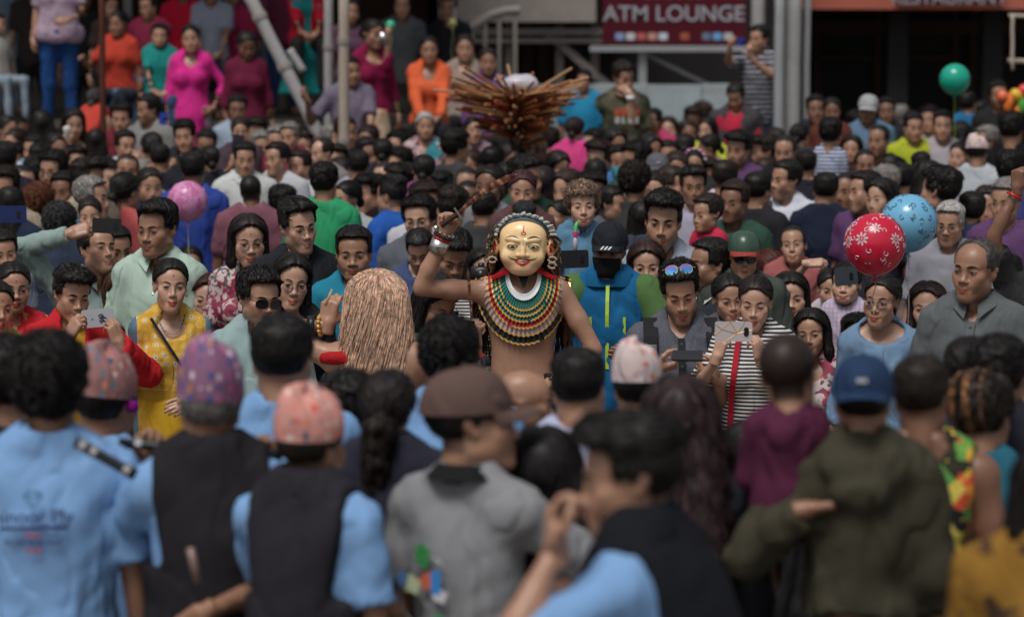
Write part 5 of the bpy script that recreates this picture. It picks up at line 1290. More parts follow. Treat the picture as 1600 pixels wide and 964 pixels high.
    for k in range(34):
        a = math.radians(-84 + 168 * k / 33 + rr.uniform(-4, 4)); G = Geo(); c = Vector((.094 * math.sin(a), -.062 + .02 * rr.random(), .045 + .088 * math.cos(a))); d = Vector((math.sin(a) + rr.uniform(-.5, .5), rr.uniform(-.7, .3), math.cos(a) + rr.uniform(-.6, .3)))
        G.tube([c, c + d * .006 + Vector((.004, 0, 0)), c + d * .009 + Vector((.007, -.004, 0)), c + d * .007 + Vector((.011, -.007, 0))], [.0052, .0060, .0056, .0035], 0, 6); link('white_tassel', G.mesh('white_tassel', [m_cloth]), o, (.52, .49, .44))
    cols = [(.08, .06, .045), (.14, .13, .09), (.20, .10, .05), (.34, .28, .2), (.06, .07, .05)]
    for k in range(64):
        q = rr.choice((-1, 1)); G = Geo(); x0, y0, z0 = q * rr.uniform(.085, .112), rr.uniform(-.05, .05), rr.uniform(-.02, .09); L = rr.uniform(.05, .13)
        pts = [(x0 + q * .012 * math.sin(i * 1.1 + k) + q * .010 * i / 3, y0 + .004 * math.cos(i + k), z0 - L * i / 5) for i in range(6)]; G.tube(pts, [.0035, .0042, .004, .0042, .0036, .002], 0, 5); link('cord', G.mesh('cord', [m_cloth]), o, rr.choice(cols))
    for q, z_ in ((1, -.05), (1, -.075), (-1, -.06)):
        G = Geo(); G.tube([(q * (.105 + .014 * math.cos(i * .8)), -.05, z_ + .012 * math.sin(i * .8)) for i in range(8)], .005, 0, 6); link('cloth_knot', G.mesh('cloth_knot', [m_cloth]), o, (.45, .36, .28))
    return o
m_ribbon, t, b = nmat('ribbon_satin', .38, .5, sheen=.2); oi = nd(t, 'ShaderNodeObjectInfo'); t.links.new(oi.outputs['Color'], b.inputs['Base Color'])
def add_collar(A):
    """rings of pleated ribbon round the neck, each ring lying on the chest"""
    ts, zn, front = A['ts'], A['zn'], A['front']; root = A['root']; col = link('ruffled_collar', Geo().mesh('ruffled_collar', [m_ribbon]), root); col['label'] = 'layered collar of pleated ribbons edged with gold'
    # base cloth under the rings, ring k: inner and outer half-axes in x and drop in z
    cz = zn + .012; gx = np.linspace(-.22, .22, 45)
    def pos(a, k):
        """a: angle, 0 = straight down, +-pi/2 = over the shoulders; k 0 inner .. 1 outer"""
        rx = .058 + .140 * k; rz = .080 + .212 * k; x = rx * math.sin(a); z = cz - rz * math.cos(a) * (1 if abs(a) < 1.57 else .35) - .035 * k * math.sin(a) ** 2; return x, z
    N = 30; ang = np.linspace(-1.72, 1.72, N * 2 + 1)
    K = [(.0, .12, (.50, .50, .52), 'silver_trim'), (.12, .33, (.02, .16, .13), 'ruffle'), (.30, .44, (.02, .16, .13), 'ruffle'), (.42, .55, (.02, .16, .13), 'ruffle'), (.52, .68, (.42, .015, .03), 'ruffle'), (.66, .83, (.50, .36, .36), 'ruffle'), (.81, 1.0, (.010, .009, .010), 'ruffle')]
    for r_, (k0, k1, c_, nm) in enumerate(K):
        G = Geo(); P = []; lift = .045 - .030 * k1
        xs, zs_ = zip(*[pos(a, kk) for a in ang for kk in (k0, (k0 + k1) / 2, k1)]); ys = front(xs, zs_); i = 0
        ys = np.minimum(ys, .02)
        sm = ys.reshape(-1, 3); ker = np.ones(5) / 5; sm = np.stack([np.convolve(np.pad(sm[:, c], 2, 'edge'), ker, 'valid') for c in range(3)], 1); ys = sm.ravel()
        for j, a in enumerate(ang):
            for c in range(3):
                pl = (.0060 if nm == 'ruffle' else .0) * (1 if j % 2 else -1) * (.4 + .6 * c / 2); P.append((xs[i] * 1.0, ys[i] - lift - .004 * (c == 2) + pl, zs_[i] + (0 if c < 2 else -.001) + pl * .3)); i += 1
        F = [(j * 3 + c, j * 3 + c + 1, j * 3 + c + 4, j * 3 + c + 3) for j in range(len(ang) - 1) for c in range(2)]; G.add(P, F); link(nm, G.mesh(nm, [m_ribbon]), col, c_)
        if nm == 'ruffle':      # gold ribbon pieces along the edge
            G = Geo(); w = .0085
            for j in range(0, len(ang) - 2, 2):
                if rr_.random() < .08: continue
                p = [Vector(P[(j + d) * 3 + 2]) for d in (0, 1, 2)]; q = [Vector(P[(j + d) * 3 + 1]) for d in (0, 1, 2)]
                for d in (0, 1):
                    u = (q[d] - p[d]).normalized() * w; v = (q[d + 1] - p[d + 1]).normalized() * w; o_ = Vector((0, -.0016, 0)); t_ = rr_.uniform(-.0012, .0012)
                    G.add([p[d] + o_, p[d + 1] + o_, p[d + 1] + v + o_ + Vector((0, t_, 0)), q[d] * 0 + p[d] + u + o_], [(0, 1, 2, 3)])
            link('gold_edging', G.mesh('gold_edging', [m_gilt]), col)['kind'] = 'stuff'
    G = Geo(); P = []      # dark cloth showing in the V
    for z in np.linspace(0, -.085, 6):
        w_ = .034 * (1 + z / .1); y = float(front(0., cz + z)[0]) - .040
        P += [(-w_, y, cz + z + .03), (w_, y, cz + z + .03)]
    G.add(P, [(2 * i, 2 * i + 2, 2 * i + 3, 2 * i + 1) for i in range(5)]); link('dark_bib', G.mesh('dark_bib', [m_cloth]), col, (.012, .012, .014))
    G = Geo()
    for q in (-1, 1):
        pts = [pos(q * a, .42) for a in (1.15, 1.35, 1.55, 1.72)]; pts = [(x, z) for x, z in pts]
        G2 = Geo(); G2.box((q * .085 * 1.0, .0, zn + .012), (.10, .15, .014), 0, Matrix.Rotation(q * .42, 3, 'Y')); G.add(G2.v, G2.f)
    link('red_yoke', G.mesh('red_yoke', [m_cloth]), col, (.40, .012, .02))
    G = Geo(); G.tube([(.050 * math.sin(i * .4), .02 - .052 * math.cos(i * .4), zn + .055 + .004 * math.sin(i * 1.3)) for i in range(17)], .011, 0, 8); link('neck_scarf', G.mesh('neck_scarf', [m_cloth]), col, (.42, .32, .24))
rr_ = random.Random(2)
m_gilt = nmat('gilt_ribbon', .32, .6, .45, (.78, .52, .17))[0]
def wig_strands(A, name, label, col, n, top, wid, dep, length, w0, wave, seed, front_open=True, spread=1.15, head=True, z0=None, split=False, back=.0):
    """long cords hanging from the crown, each a thin ribbon tube; joined into one hairpiece"""
    r = np.random.RandomState(seed); steps = 12; a = r.uniform(0, 2 * np.pi, n)
    if front_open: a = r.uniform(-.15 * np.pi, 1.15 * np.pi, n)      # behind the ears and round the back
    P = Parts(); hsz = np.array((wid, dep))
    if split: a = np.where(r.rand(n) < .5, r.uniform(-.20, .35, n), np.pi - r.uniform(-.20, .35, n))
    st = r.rand(n) ** .6; ph = r.rand(n) * 6.28; L = length * (.72 + .35 * r.rand(n)); bright = .45 + 1.0 * r.rand(n)
    path = []
    for k in range(steps):
        u = k / (steps - 1); s_ = L * u; arc = np.clip(s_ / .14, 0, 1) if head else np.ones(n)
        rad = np.sin(np.clip(st * .4 + arc, 0, 1) * np.pi / 2); zz = top - (1 - np.cos(np.clip(st * .4 + arc, 0, 1) * np.pi / 2)) * .10 - np.clip(s_ - .10, 0, 9) if head else top - s_
        sp_ = 1 + (spread - 1) * np.clip(u * 1.5, 0, 1)
        wx_ = wave * (.4 + 1.2 * u)
        path.append(np.stack([np.cos(a) * wid * rad * sp_ + wx_ * np.sin(ph + u * 9), np.sin(a) * dep * rad * sp_ + .02 + back * np.clip((s_ - .10) * 4, 0, 1) + wave * np.cos(ph + u * 8) + .0 * u, zz + wave * .5 * np.sin(ph * 2 + u * 14)], 1))
    path = np.array(path); tan = np.gradient(path, axis=0); tan /= np.linalg.norm(tan, axis=2, keepdims=True) + 1e-6
    e1 = np.cross(tan, np.array((0.3, 1., 0.2))); e1 /= np.linalg.norm(e1, axis=2, keepdims=True) + 1e-6; e2 = np.cross(tan, e1); ring = []
    tap = (1 - .5 * np.linspace(0, 1, steps) ** 3)[:, None, None]
    for k in range(3): w_ = 2 * np.pi * k / 3; ring.append(path + (e1 * math.cos(w_) + e2 * math.sin(w_)) * w0 * tap)
    V = np.stack(ring, 2).transpose(1, 0, 2, 3).reshape(-1, 3); b0 = (np.arange(n) * steps * 3)[:, None, None] + (np.arange(steps - 1) * 3)[None, :, None] ; k = np.arange(3)[None, None, :]
    Q = np.stack([b0 + k, b0 + (k + 1) % 3, b0 + 3 + (k + 1) % 3, b0 + 3 + k], -1).reshape(-1, 4); T = np.repeat(bright, steps * 3)[:, None] * np.ones(3)
    o = link(name, mesh_np(name, V, Q, [m_hair], None, {'tint': T}), A['root'], col); o['label'] = label; return o
def blade(px0, py0, px1, py1, s, w, label, straight=False, fwd=0.):
    a = ray_pt(px0, py0, s); b_ = ray_pt(px1, py1, s); d = b_ - a; L = d.length; G = Geo(); n = 14; P = []
    root = bpy.data.objects.new('sword', None); sc.collection.objects.link(root); root.location = a; tag(root, label, 'sword', 'swords of the masked dancers')
    ux = d.normalized(); uy = Vector((0, 1, 0)); uz = ux.cross(uy) * -1; M = Matrix((ux, uy, uz)).transposed().to_4x4(); root.rotation_euler = M.to_euler()
    for i in range(n + 1):
        u = i / n; c = 0 if straight else -.055 * L * math.sin(u * math.pi) * 1.0; hw = w * (.62 + .55 * u) * (1 if u < .86 else max(.03, 1 - ((u - .86) / .14) ** 1.5)); x = u * L
        P += [(x, -.0012, c - hw), (x, -.0026, c), (x, -.0012, c + hw), (x, .0012, c + hw), (x, .0026, c), (x, .0012, c - hw)]
    G.add(P, [(i * 6 + k, i * 6 + (k + 1) % 6, i * 6 + 6 + (k + 1) % 6, i * 6 + 6 + k) for i in range(n) for k in range(6)] + [tuple(range(5, -1, -1))]); link('blade', G.mesh('blade', [m_blade]), root)
    G = Geo(); G.tube([(-.085, 0, 0), (-.04, 0, 0), (0, 0, 0)], [.013, .011, .012], 0, 8); link('grip', G.mesh('grip', [m_darkwood]), root)
    G = Geo(); G.box((0, 0, 0), (.008, .03, .055)); link('guard', G.mesh('guard', [m_silver]), root); G = Geo(); G.lathe([(.0005, -.012), (.014, -.004), (.014, .004), (.0005, .010)], 10, c=(0, 0, 0)); pm = link('pommel', G.mesh('pommel', [m_silver]), root); pm.location = (-.105, 0, 0); pm.rotation_euler = (0, math.pi / 2, 0)
    return root
m_blade, t, b = nmat('blade_wood', .4, .4); wv = nd(t, 'ShaderNodeTexNoise', Scale=40, Detail=3); tc = nd(t, 'ShaderNodeTexCoord'); mp = nd(t, 'ShaderNodeMapping'); mp.inputs['Scale'].default_value = (1, 1, .25); t.links.new(tc.outputs['Object'], mp.inputs[0]); t.links.new(mp.outputs[0], wv.inputs['Vector'])
t.links.new(ramp(t, wv.outputs['Fac'], [(.42, (.05, .016, .010)), (.54, (.15, .05, .024)), (.64, (.36, .19, .11))]), b.inputs['Base Color'])
# ---------------------------------------------------------------- small things and helpers of the figures
def marigold(A):
    F = Field((-.03, -.03, -.03), (.03, .03, .03), .004); F.add(ell((0, 0, 0), (.02, .02, .018))); V, Q = F.mesh(); V = V * (1 + .35 * vnoise(V, 130, 2))[:, None]
    o = link('marigold', mesh_np('marigold', V, Q, [m_cloth]), A['root'], (.22, .01, .20)); o.matrix_local = A['HM'] @ Matrix.Translation((-.088, .0, .012))
def yellow_skirt(A):
    cloth_layer(dict(kind='skirt', col=(.50, .29, .02), to=.3, w=.24), A['d'], A['root'], None, None, A['arms'], A['zn'], A['ts'], A['ts'], .035, .013, A['Ln'], A['Ln'](0, 0, -.60)[2] + .10, random.Random(1))
def windbreaker(A):
    ts, zn, f = A['ts'], A['zn'], A['front']
    for q, x in ((1, .0),):
        G = Geo(); P = [(x + (w_), float(f(x, zn - .02 - .03 * i)[0]) - .040, zn - .0 - .03 * i) for i in range(14) for w_ in (-.008, .008)]; G.add(P, [(2 * i, 2 * i + 2, 2 * i + 3, 2 * i + 1) for i in range(13)]); link('zip', G.mesh('zip', [m_plastic]), A['root'], (.42, .62, .05))
    for q in (-1, 1):
        G = Geo(); P = [(q * .075 + w_, float(f(q * .075, zn - .16 - .02 * i)[0]) - .036, zn - .16 - .02 * i) for i in range(6) for w_ in (-.006, .006)]; G.add(P, [(2 * i, 2 * i + 2, 2 * i + 3, 2 * i + 1) for i in range(5)]); link('pocket_zip', G.mesh('pocket_zip', [m_plastic]), A['root'], (.42, .62, .05))
    for S_, E, W, ff, n, hk, sd in A['arms']:
        F = Field(np.minimum(S_, E) - .13, np.maximum(S_, E) + .13, .014); ar = .041; F.add(ell(S_ + np.array((-sd * .012, 0, .0)), np.array((.062, .058, .058)) * ts), 0, .020); F.add(cap(S_, S_ + (E - S_) * .45, ar * 1.25, ar * 1.22), .03, .034)
        V, Q = F.mesh(); g = grad(F, V); V = V + g * (vnoise(V, 18, 3) * .004)[:, None]; link('green_shoulder', mesh_np('green_shoulder', V, Q, [m_cloth]), A['root'], (.085, .165, .055))
    G = Geo(); n = 20
    P = []
    for i in range(n + 1):
        a = math.radians(-158 + 316 * i / n + 0); s_, c = math.sin(a), -math.cos(a)
        for r, z in ((.070, -.01), (.072, .040), (.084, .050), (.112, .020), (.120, -.030)): P.append((s_ * r * ts * 1.1, .032 + c * r * ts, zn + z))
    G.add(P, [(i * 5 + k, i * 5 + k + 1, i * 5 + k + 6, i * 5 + k + 5) for i in range(n) for k in range(4)]); link('hood', G.mesh('hood', [m_cloth], True), A['root'], (.010, .105, .24))
def patch(A):
    zn, f = A['zn'], A['front']; G = Geo(); G.box((0, 0, 0), (.050, .004, .038)); o = link('strap_label', G.mesh('strap_label', [m_plastic]), A['root'], (.10, .10, .11)); x, z = -.128 * A['ts'], zn - .10; o.location = (x, float(f(x, z)[0]) - .036, z); o.rotation_euler = (-.15, 0, 0)
    G = Geo(); G.tube([(-.021, -.003, -.015), (.021, -.003, -.015), (.021, -.003, .015), (-.021, -.003, .015), (-.021, -.003, -.015)], .0012, 0, 4); G.tube([(-.014, -.003, 0), (0, -.003, .008), (.014, -.003, 0), (0, -.003, -.008), (-.014, -.003, 0)], .0012, 0, 4); link('emblem', G.mesh('emblem', [m_plastic]), o, (.5, .5, .5))
def headband(A):
    rr = random.Random(3)
    for k in range(13):
        a = math.radians(-85 + 170 * k / 12); G = Geo(); G.lathe([(.0005, .010), (.012, .007), (.016, .0), (.010, -.006), (.0005, -.008)], 8); o = A['onhead'](link('cloth_flower', G.mesh('cloth_flower', [m_cloth]), None, (.55, .06, .25) if k % 2 else (.55, .55, .62))); o.matrix_local = A['HM'] @ Matrix.Translation((.092 * math.sin(a), -.020, .040 + .092 * math.cos(a)))
def chest_print(A):
    for z, c_, h in ((-.14, (.55, .08, .03), .055), (-.20, (.45, .43, .42), .05)):
        for k in range(4):
            x = (-.075 + .05 * k); G = Geo(); G.box((0, 0, 0), (.038, .003, h)); o = link('print', G.mesh('print', [m_plastic]), A['root'], c_); o.location = (x, float(A['front'](x, A['zn'] + z)[0]) - .028, A['zn'] + z)
# ---------------------------------------------------------------- the people
BK = (.011, .009, .008); BK2 = (.020, .014, .011); BR = (.060, .028, .016); RB = (.075, .018, .012); GY = (.20, .19, .18); WH = (.42, .41, .40); CUR = (.25, .17, .125)
SA, SB, SC, SD = (.50, .30, .21), (.40, .225, .148), (.31, .165, .103), (.22, .11, .068)
BLUE = (.20, .36, .62)
def S(c, sleeve='short', neck='crew', **k): return dict(kind='shirt', col=c, sleeve=sleeve, neck=neck, **k)
def J(c, sleeve='long', neck='crew', **k): return dict(kind='jacket', col=c, sleeve=sleeve, neck=neck, off=k.pop('off', .020), **k)
def VE(c, neck='v', **k): return dict(kind='vest', col=c, sleeve='none', neck=neck, off=.036, fold=.008, **k)
def K(c, sleeve='three', neck='scoop', **k): return dict(kind='kurti', col=c, sleeve=sleeve, neck=neck, **k)
def SK(c, **k): return dict(kind='skirt', col=c, **k)
GR = {'ring': 'spectators in the front ring facing the dancer', 'fore': 'onlookers seen from behind in the foreground', 'mid': 'people crowded behind the front ring', 'far': 'people far back in the square', 'step': 'people on the temple steps'}
def P(x, y, s, hp, sex, yaw, skin, hair, wear, label, grp='mid', **k):
    if isinstance(hair, str): hair = (hair, BK)
    if not isinstance(wear, list): wear = [wear]
    lod = k.pop('lod', None)
    if lod is None: lod = 0 if grp == 'ring' else 1 if grp == 'fore' else 2 if s > 280 else 3
    names = [w['kind'] for w in wear]
    if 'trousers' not in names: wear = wear + [dict(kind='trousers', col=k.pop('leg', random.Random(int(x)).choice([(.03, .035, .05), (.05, .07, .12), (.02, .02, .02), (.10, .08, .06)])))]
    d = dict(x=x, y=y, s=s, hp=hp, sex=sex, yaw=yaw, skin=skin, hair=hair, wear=wear, label=label, group=GR[grp], lod=lod, **k)
    return build_person(d)
st_bw = stripes('stripe_black_white', (.015, .015, .017), (.62, .60, .58), 420, 'Z', .5)
st_blue = stripes('stripe_navy_white', (.05, .08, .20), (.50, .52, .58), 260, 'Z', .5)
st_thin = stripes('stripe_pin', (.03, .028, .032), (.07, .065, .07), 600, 'X', .5)
m_camo = blobs('camouflage', (.075, .065, .045), [(.03, .028, .022), (.12, .10, .07), (.05, .06, .03)], 16, .47)
m_floral = blobs('floral_maroon', (.52, .42, .42), [(.22, .03, .06), (.30, .06, .10), (.10, .09, .09)], 22, .5)
m_tank = blobs('tank_print', (.55, .40, .06), [(.55, .08, .04), (.10, .28, .06), (.02, .02, .02), (.60, .50, .10), (.60, .25, .04), (.03, .03, .02)], 24, .42)
m_mustard = blobs('mustard_print', (.24, .125, .022), [(.05, .03, .02), (.20, .10, .02)], 20, .56)
m_plaid = plaid('plaid_blue', (.45, .50, .58), (.12, .18, .34), (.14, .20, .36), 190)
m_checkl = plaid('plaid_lilac', (.50, .44, .52), (.40, .30, .44), (.42, .33, .46), 300)
m_saree = blobs('skirt_print', (.50, .40, .27), [(.45, .12, .10), (.50, .25, .15), (.50, .40, .28)], 9, .52)
m_tie = blobs('tie_dye', (.62, .55, .60), [(.55, .10, .30), (.60, .30, .45)], 10, .5)
m_redfl = blobs('red_floral', (.45, .02, .03), [(.55, .20, .10), (.50, .05, .06)], 24, .55)
m_heather, t, b = cloth_base('heather_grey'); n = noisy(t, 260, 2); t.links.new(ramp(t, n.outputs['Fac'], [(.35, (.060, .063, .080)), (.65, (.125, .13, .155))]), b.inputs['Base Color'])
m_emb, t, b = cloth_base('embroidered_yellow'); tc = nd(t, 'ShaderNodeTexCoord'); v = nd(t, 'ShaderNodeTexVoronoi', Scale=26, Randomness=.35); t.links.new(tc.outputs['Object'], v.inputs['Vector'])
t.links.new(ramp(t, v.outputs['Distance'], [(.0, (.10, .22, .30)), (.10, (.10, .22, .30)), (.14, (.60, .58, .50)), (.24, (.60, .58, .50)), (.28, (.52, .30, .045)), (.42, (.62, .40, .09)), (.60, (.50, .28, .04))], 'LINEAR'), b.inputs['Base Color'])
lk = b.inputs['Base Color'].links[0].from_socket; sx = nd(t, 'ShaderNodeSeparateXYZ'); t.links.new(tc.outputs['Object'], sx.inputs[0]); ab = nd(t, 'ShaderNodeMath', operation='ABSOLUTE'); t.links.new(sx.outputs[0], ab.inputs[0])
low = nd(t, 'ShaderNodeMath', operation='LESS_THAN'); t.links.new(sx.outputs[2], low.inputs[0]); low.inputs[1].default_value = .93; side = nd(t, 'ShaderNodeMath', operation='GREATER_THAN'); t.links.new(ab.outputs[0], side.inputs[0]); side.inputs[1].default_value = .148
t.links.new(mixc(t, 'MIX', side.outputs[0], mixc(t, 'MIX', low.outputs[0], lk, (.44, .255, .035)), (.10, .17, .23)), b.inputs['Base Color'])
# ---- dancer with the golden mask
def d1_extras(A):
    add_mask(A); add_collar(A)
    wig_strands(A, 'cord_wig', 'brown cord wig hanging down the back', (.13, .062, .036), 420, A['e'] + .06, .085, .08, .62, .0036, .008, 5, spread=2.4, back=.13)
    band(0, .055, .036, .052, m_silver, 'silver_cuff')(A); band(0, .022, .034, .010, m_red, 'red_bangle')(A); band(0, .010, .036, .008, m_black, 'bead_bracelet', beads=14)(A); band(0, -.004, .040, .006, m_silver, 'bead_bracelet', beads=12)(A)
    band(1, .045, .036, .040, m_silver, 'silver_cuff')(A); band(1, .012, .040, .008, m_black, 'bead_bracelet', beads=12)(A)
    G = Geo()
    for i in range(15): G.tube([(.0, 0, 0), (.004 * math.sin(i), .004 * math.cos(i), -.03), (.008 * math.sin(i * 2), .008 * math.cos(i * 2), -.07)], .0028, 0, 4)
    W = A['arms'][1][2]; o = link('wrist_tassel', G.mesh('wrist_tassel', [m_red]), A['root']); o.location = tuple(W)
D1 = P(817, 384, 378, 92, 'm', 0, SB, None, [dict(kind='skirt', col=(.35, .03, .03), to=.2, w=.30)], 'bare-chested dancer in a golden smiling mask raising a wooden sword', 'ring', cat='person', byaw=2, bw=.95, hs=.98,
       ra=(694, 366, .12, (.15, -.2, 1), (.3, -1, -.1), 'grip', (-1, -.1, -1.2)), la=(858, 600, .04, (-.5, -.6, -.7), (-.6, -.4, .2), 'relax', (1.4, .3, -.1)), naked=1, extras=[d1_extras], ts=1.0, face={'down': 0}, label_extra=0)
blade(716, 334, 808, 272, 388, .0130, 'curved brown wooden sword held up by the masked dancer')
# ---- dancer seen from behind
def d2_extras(A):
    wig_strands(A, 'straw_wig', 'long straw-coloured cord wig covering the back', (.58, .385, .28), 2100, A['e'] + .150, .108, .106, .56, .0029, .015, 9, front_open=False, spread=1.22)
    G = Geo(); ts, zn = A['ts'], A['zn']
    band(0, .05, .036, .03, m_black, 'bead_bracelet', beads=12)(A); band(0, .08, .040, .007, m_wood, 'bead_bracelet', beads=14)(A); band(0, .025, .034, .008, m_red, 'bead_bracelet', beads=14)(A)
    band(1, .03, .036, .010, m_gold, 'gold_bracelet', beads=12)(A); band(1, .06, .038, .03, m_black, 'dark_cuff')(A)
    F = []; G.tube([(.20 * math.sin(i * .3) * ts, .02 + .10 * math.cos(i * .3), zn - .05 - .02 * abs(math.sin(i * .3))) for i in range(1, 9)], .026, 0, 8); link('red_collar', G.mesh('red_collar', [m_cloth], True), A['root'], (.42, .015, .02))
D2 = P(590, 482, 402, 96, 'm', 172, SB, None, [dict(kind='skirt', col=(.40, .03, .03), to=.2, w=.30)], 'dancer seen from behind under a long straw-coloured wig', 'ring', lod=0, byaw=172, bw=1.0, naked=1,
       ra=(742, 545, .0, (-.1, 0, 1), (.6, .6, 0), 'grip', (1, .3, -1)), la=(512, 508, .0, (.15, .0, 1), (.3, 1, 0), 'phone', (-1, .2, -1)), extras=[d2_extras], ts=1.06)
D2b = blade(737, 500, 731, 420, 404, .009, 'thin sword held upright by the dancer with the straw wig', True)
def simple(name, label, cat, G, mats, loc=None, col=None, rot=None):
    o = link(name, G.mesh(name, mats, True), None, col); tag(o, label, cat)
    if loc is not None: o.location = loc
    if rot: o.rotation_euler = rot
    return o
G = Geo(); a, b_ = ray_pt(508, 478, 408), ray_pt(519, 452, 408); G.tube([Vector((0, 0, 0)), b_ - a], [.006, .004], 0, 8); simple('wooden_stick', 'short pale wooden stick pinched between fingers beside the straw wig', 'stick', G, [m_plastic], a, (.45, .30, .16))

# ---- foreground, seen from behind
tee = lambda A: back_print([('gem', .03, -.115, .022, (.02, .13, .25)), ('t:hinoor Ply', .03, -.170, .046, (.02, .035, .13)), ('bar', .03, -.182, (.16, .008), (.02, .035, .13)), ('t:House', .03, -.204, .016, (.40, .05, .09)), ('t:Pt. Ltd. Nepal Road', .03, -.222, .017, (.03, .06, .18)), ('t:Nepal', .03, -.240, .015, (.40, .05, .09))])(A)
P(8, 606, 600, 150, 'm', 178, SC, 'thick', S((.03, .03, .035), hem=0), 'black-haired man at the left edge with his back turned', 'fore')
P(76, 612, 640, 158, 'm', 176, SC, ('curly', BK), S(BLUE, 'short', hem=.05), 'curly-haired man in a light blue tee with dark lettering on the back', 'fore', bw=1.02, extras=[tee])
P(165, 636, 560, 136, 'm', 150, SC, 'short', S(BLUE, 'short'), 'man in a red-patterned topi with a purple marigold, playing a dark flute', 'fore', byaw=150, la=(128, 756, .0, (.1, 0, 1), (0, -1, .2), 'phone', (-.4, 0, -1)), ra=(188, 772, .0, (-.1, 0, 1), (0, -1, .2), 'phone', (.4, 0, -1)), extras=[topi(m_dhaka_red, 1.0), lambda A: marigold(A)])
P(328, 640, 645, 152, 'm', 180, SC, ('short', GY), [S(BLUE, 'short'), VE((.020, .018, .021), 'crew', hem=.02)], 'grey-haired man in a purple topi and dark waistcoat playing a long flute', 'fore', bw=.96, ts=.95, extras=[topi(m_dhaka_purple, 1.05)],
  la=(240, 735, -.26, (.1, 0, 1), (0, -1, .2), 'phone', (-.5, 0, -1)), ra=(410, 745, -.26, (-.1, 0, 1), (0, -1, .2), 'phone', (.5, 0, -1)))
P(442, 566, 585, 142, 'm', 165, SB, 'short', S(BLUE, 'short'), 'short-haired man in light blue standing behind the two topi wearers', 'fore')
P(487, 700, 668, 140, 'm', 140, SC, ('short', BK2), [S(BLUE, 'short'), VE((.024, .022, .028), 'crew', hem=.0)], 'man in a pink-red topi and charcoal waistcoat with his arm stretched down', 'fore', byaw=150, ts=.86, bw=.95, hs=.86, extras=[topi(m_dhaka_pink, .95)],
  la=(322, 955, -.05, (-.8, .0, -.6), (0, -1, 0), 'relax', (-.3, .2, -1)))
P(545, 645, 560, 122, 'm', 172, SB, 'thick', S((.04, .05, .10)), 'dark-haired man between the pink topi and the navy cap', 'fore')
P(606, 645, 632, 126, 'f', 168, SB, ('curlpony', BK2), J((.026, .026, .042), hood=0, hem=.10), 'woman with a curly ponytail under a navy cap and a dark navy jacket', 'fore', ts=.90, bw=1.0, extras=[cap_obj((.022, .050, .12), 'front')])
P(702, 566, 560, 118, 'm', 175, SB, ('curly', BK), S(BLUE), 'man with tight black curls directly below the golden mask', 'fore')
P(738, 662, 662, 150, 'm', 99, SB, ('short', BK), S((.235, .235, .245), 'short', hem=.08, collar=(.012, .012, .013)), 'man in a brown cap and grey polo shirt with a printed back', 'fore', byaw=150, bw=.92, hs=1.05, ts=.93,
  extras=[cap_obj((.115, .072, .062), 'front'), lambda A: back_print([('ring', .035, -.25, (.075, .085), (.17, .17, .19)), ('blob', .045, -.165, (.022, .028), (.03, .22, .05)), ('blob', .025, -.225, (.030, .022), (.5, .12, .06)), ('blob', .075, -.235, (.026, .022), (.45, .50, .30)), ('bar', .01, -.225, (.026, .055), (.03, .22, .55)), ('blob', .0, -.255, (.022, .018), (.55, .55, .58)), ('blob', .10, -.225, (.016, .020), (.10, .20, .45)), ('blob', .085, -.335, (.020, .012), (.05, .28, .45)), ('blob', .0, -.325, (.018, .026), (.02, .26, .10))])(A)],
  ra=(800, 930, .0, (.1, 0, -1), (-1, 0, 0), 'relax', (1, .2, -.4)))
P(820, 630, 545, 100, 'm', 95, SB, None, S((.36, .02, .02)), 'bald man in red just right of the brown cap', 'fore', face={'beard': .2})
P(905, 612, 605, 128, 'm', 172, SB, ('short', BK), S((.42, .44, .60), hem=.0), 'man with short black hair in a pale lilac shirt', 'fore')
P(850, 748, 650, 158, 'f', 178, SB, ('long', (.014, .012, .013)), J((.014, .016, .022)), 'woman with long straight black hair in a black top', 'fore', ts=.9)
P(985, 750, 800, 192, 'm', -84, SB, ('quiff', BK), [S(BLUE, 'short', hem=.05), VE((.010, .011, .015), 'crew', hem=.05)], 'man in profile in a black waistcoat over a light blue shirt, hand raised', 'fore', byaw=-112, lean=.28, bw=1.0,
  la=(868, 862, .18, (0, .1, 1), (.8, -.3, 0), 'phone', (-.1, -.2, -1)), face={'beard': .25, 'down': 1}, pitch=6, lod=1, extras=[lambda A: band(0, -.09, .013, .006, m_silver, 'ring')(A)])
P(996, 610, 565, 118, 'm', 178, SB, ('short', BK), S((.12, .12, .13)), 'man in a white and red topi beside the grey henley', 'fore', extras=[topi(m_dhaka_pale, .9)])
P(1065, 668, 650, 150, 'f', 178, SB, ('longwave', (.030, .016, .018)), J((.016, .018, .024)), 'woman with long wavy dark brown hair and a black coat', 'fore')
P(1170, 718, 590, 118, 'f', 176, SB, ('long', (.013, .011, .012)), [J((.03, .028, .030)), SK((.42, .20, .20), to=.1)], 'woman in black with a rose skirt left of the toddler', 'fore')
P(1348, 630, 668, 145, 'm', 179, SC, ('short', BK), J((.050, .045, .030), hood=1, hem=.12, fold=.02, off=.026), 'man in a navy cap and olive hooded jacket carrying a toddler', 'fore', bw=.88, ts=.84, extras=[cap_obj((.020, .042, .095), 'back', ('back', (.5, .5, .5)))],
  la=(1256, 796, .08, (1, .1, .1), (0, .3, .9), 'relax', (-.7, 0, -1)))
P(1232, 588, 668, 118, 'c', 172, SB, ('buzz', (.03, .018, .014)), J((.085, .018, .045), hood=1, off=.016, hem=.02), 'toddler in a maroon hoodie held on the man’s arm'.replace('’', "'"), 'fore', hs=.86, ts=.46, bw=.9, leg=(.05, .012, .03), g=.92, sit=1, la='front', ra='front', face={'scalp': .8})
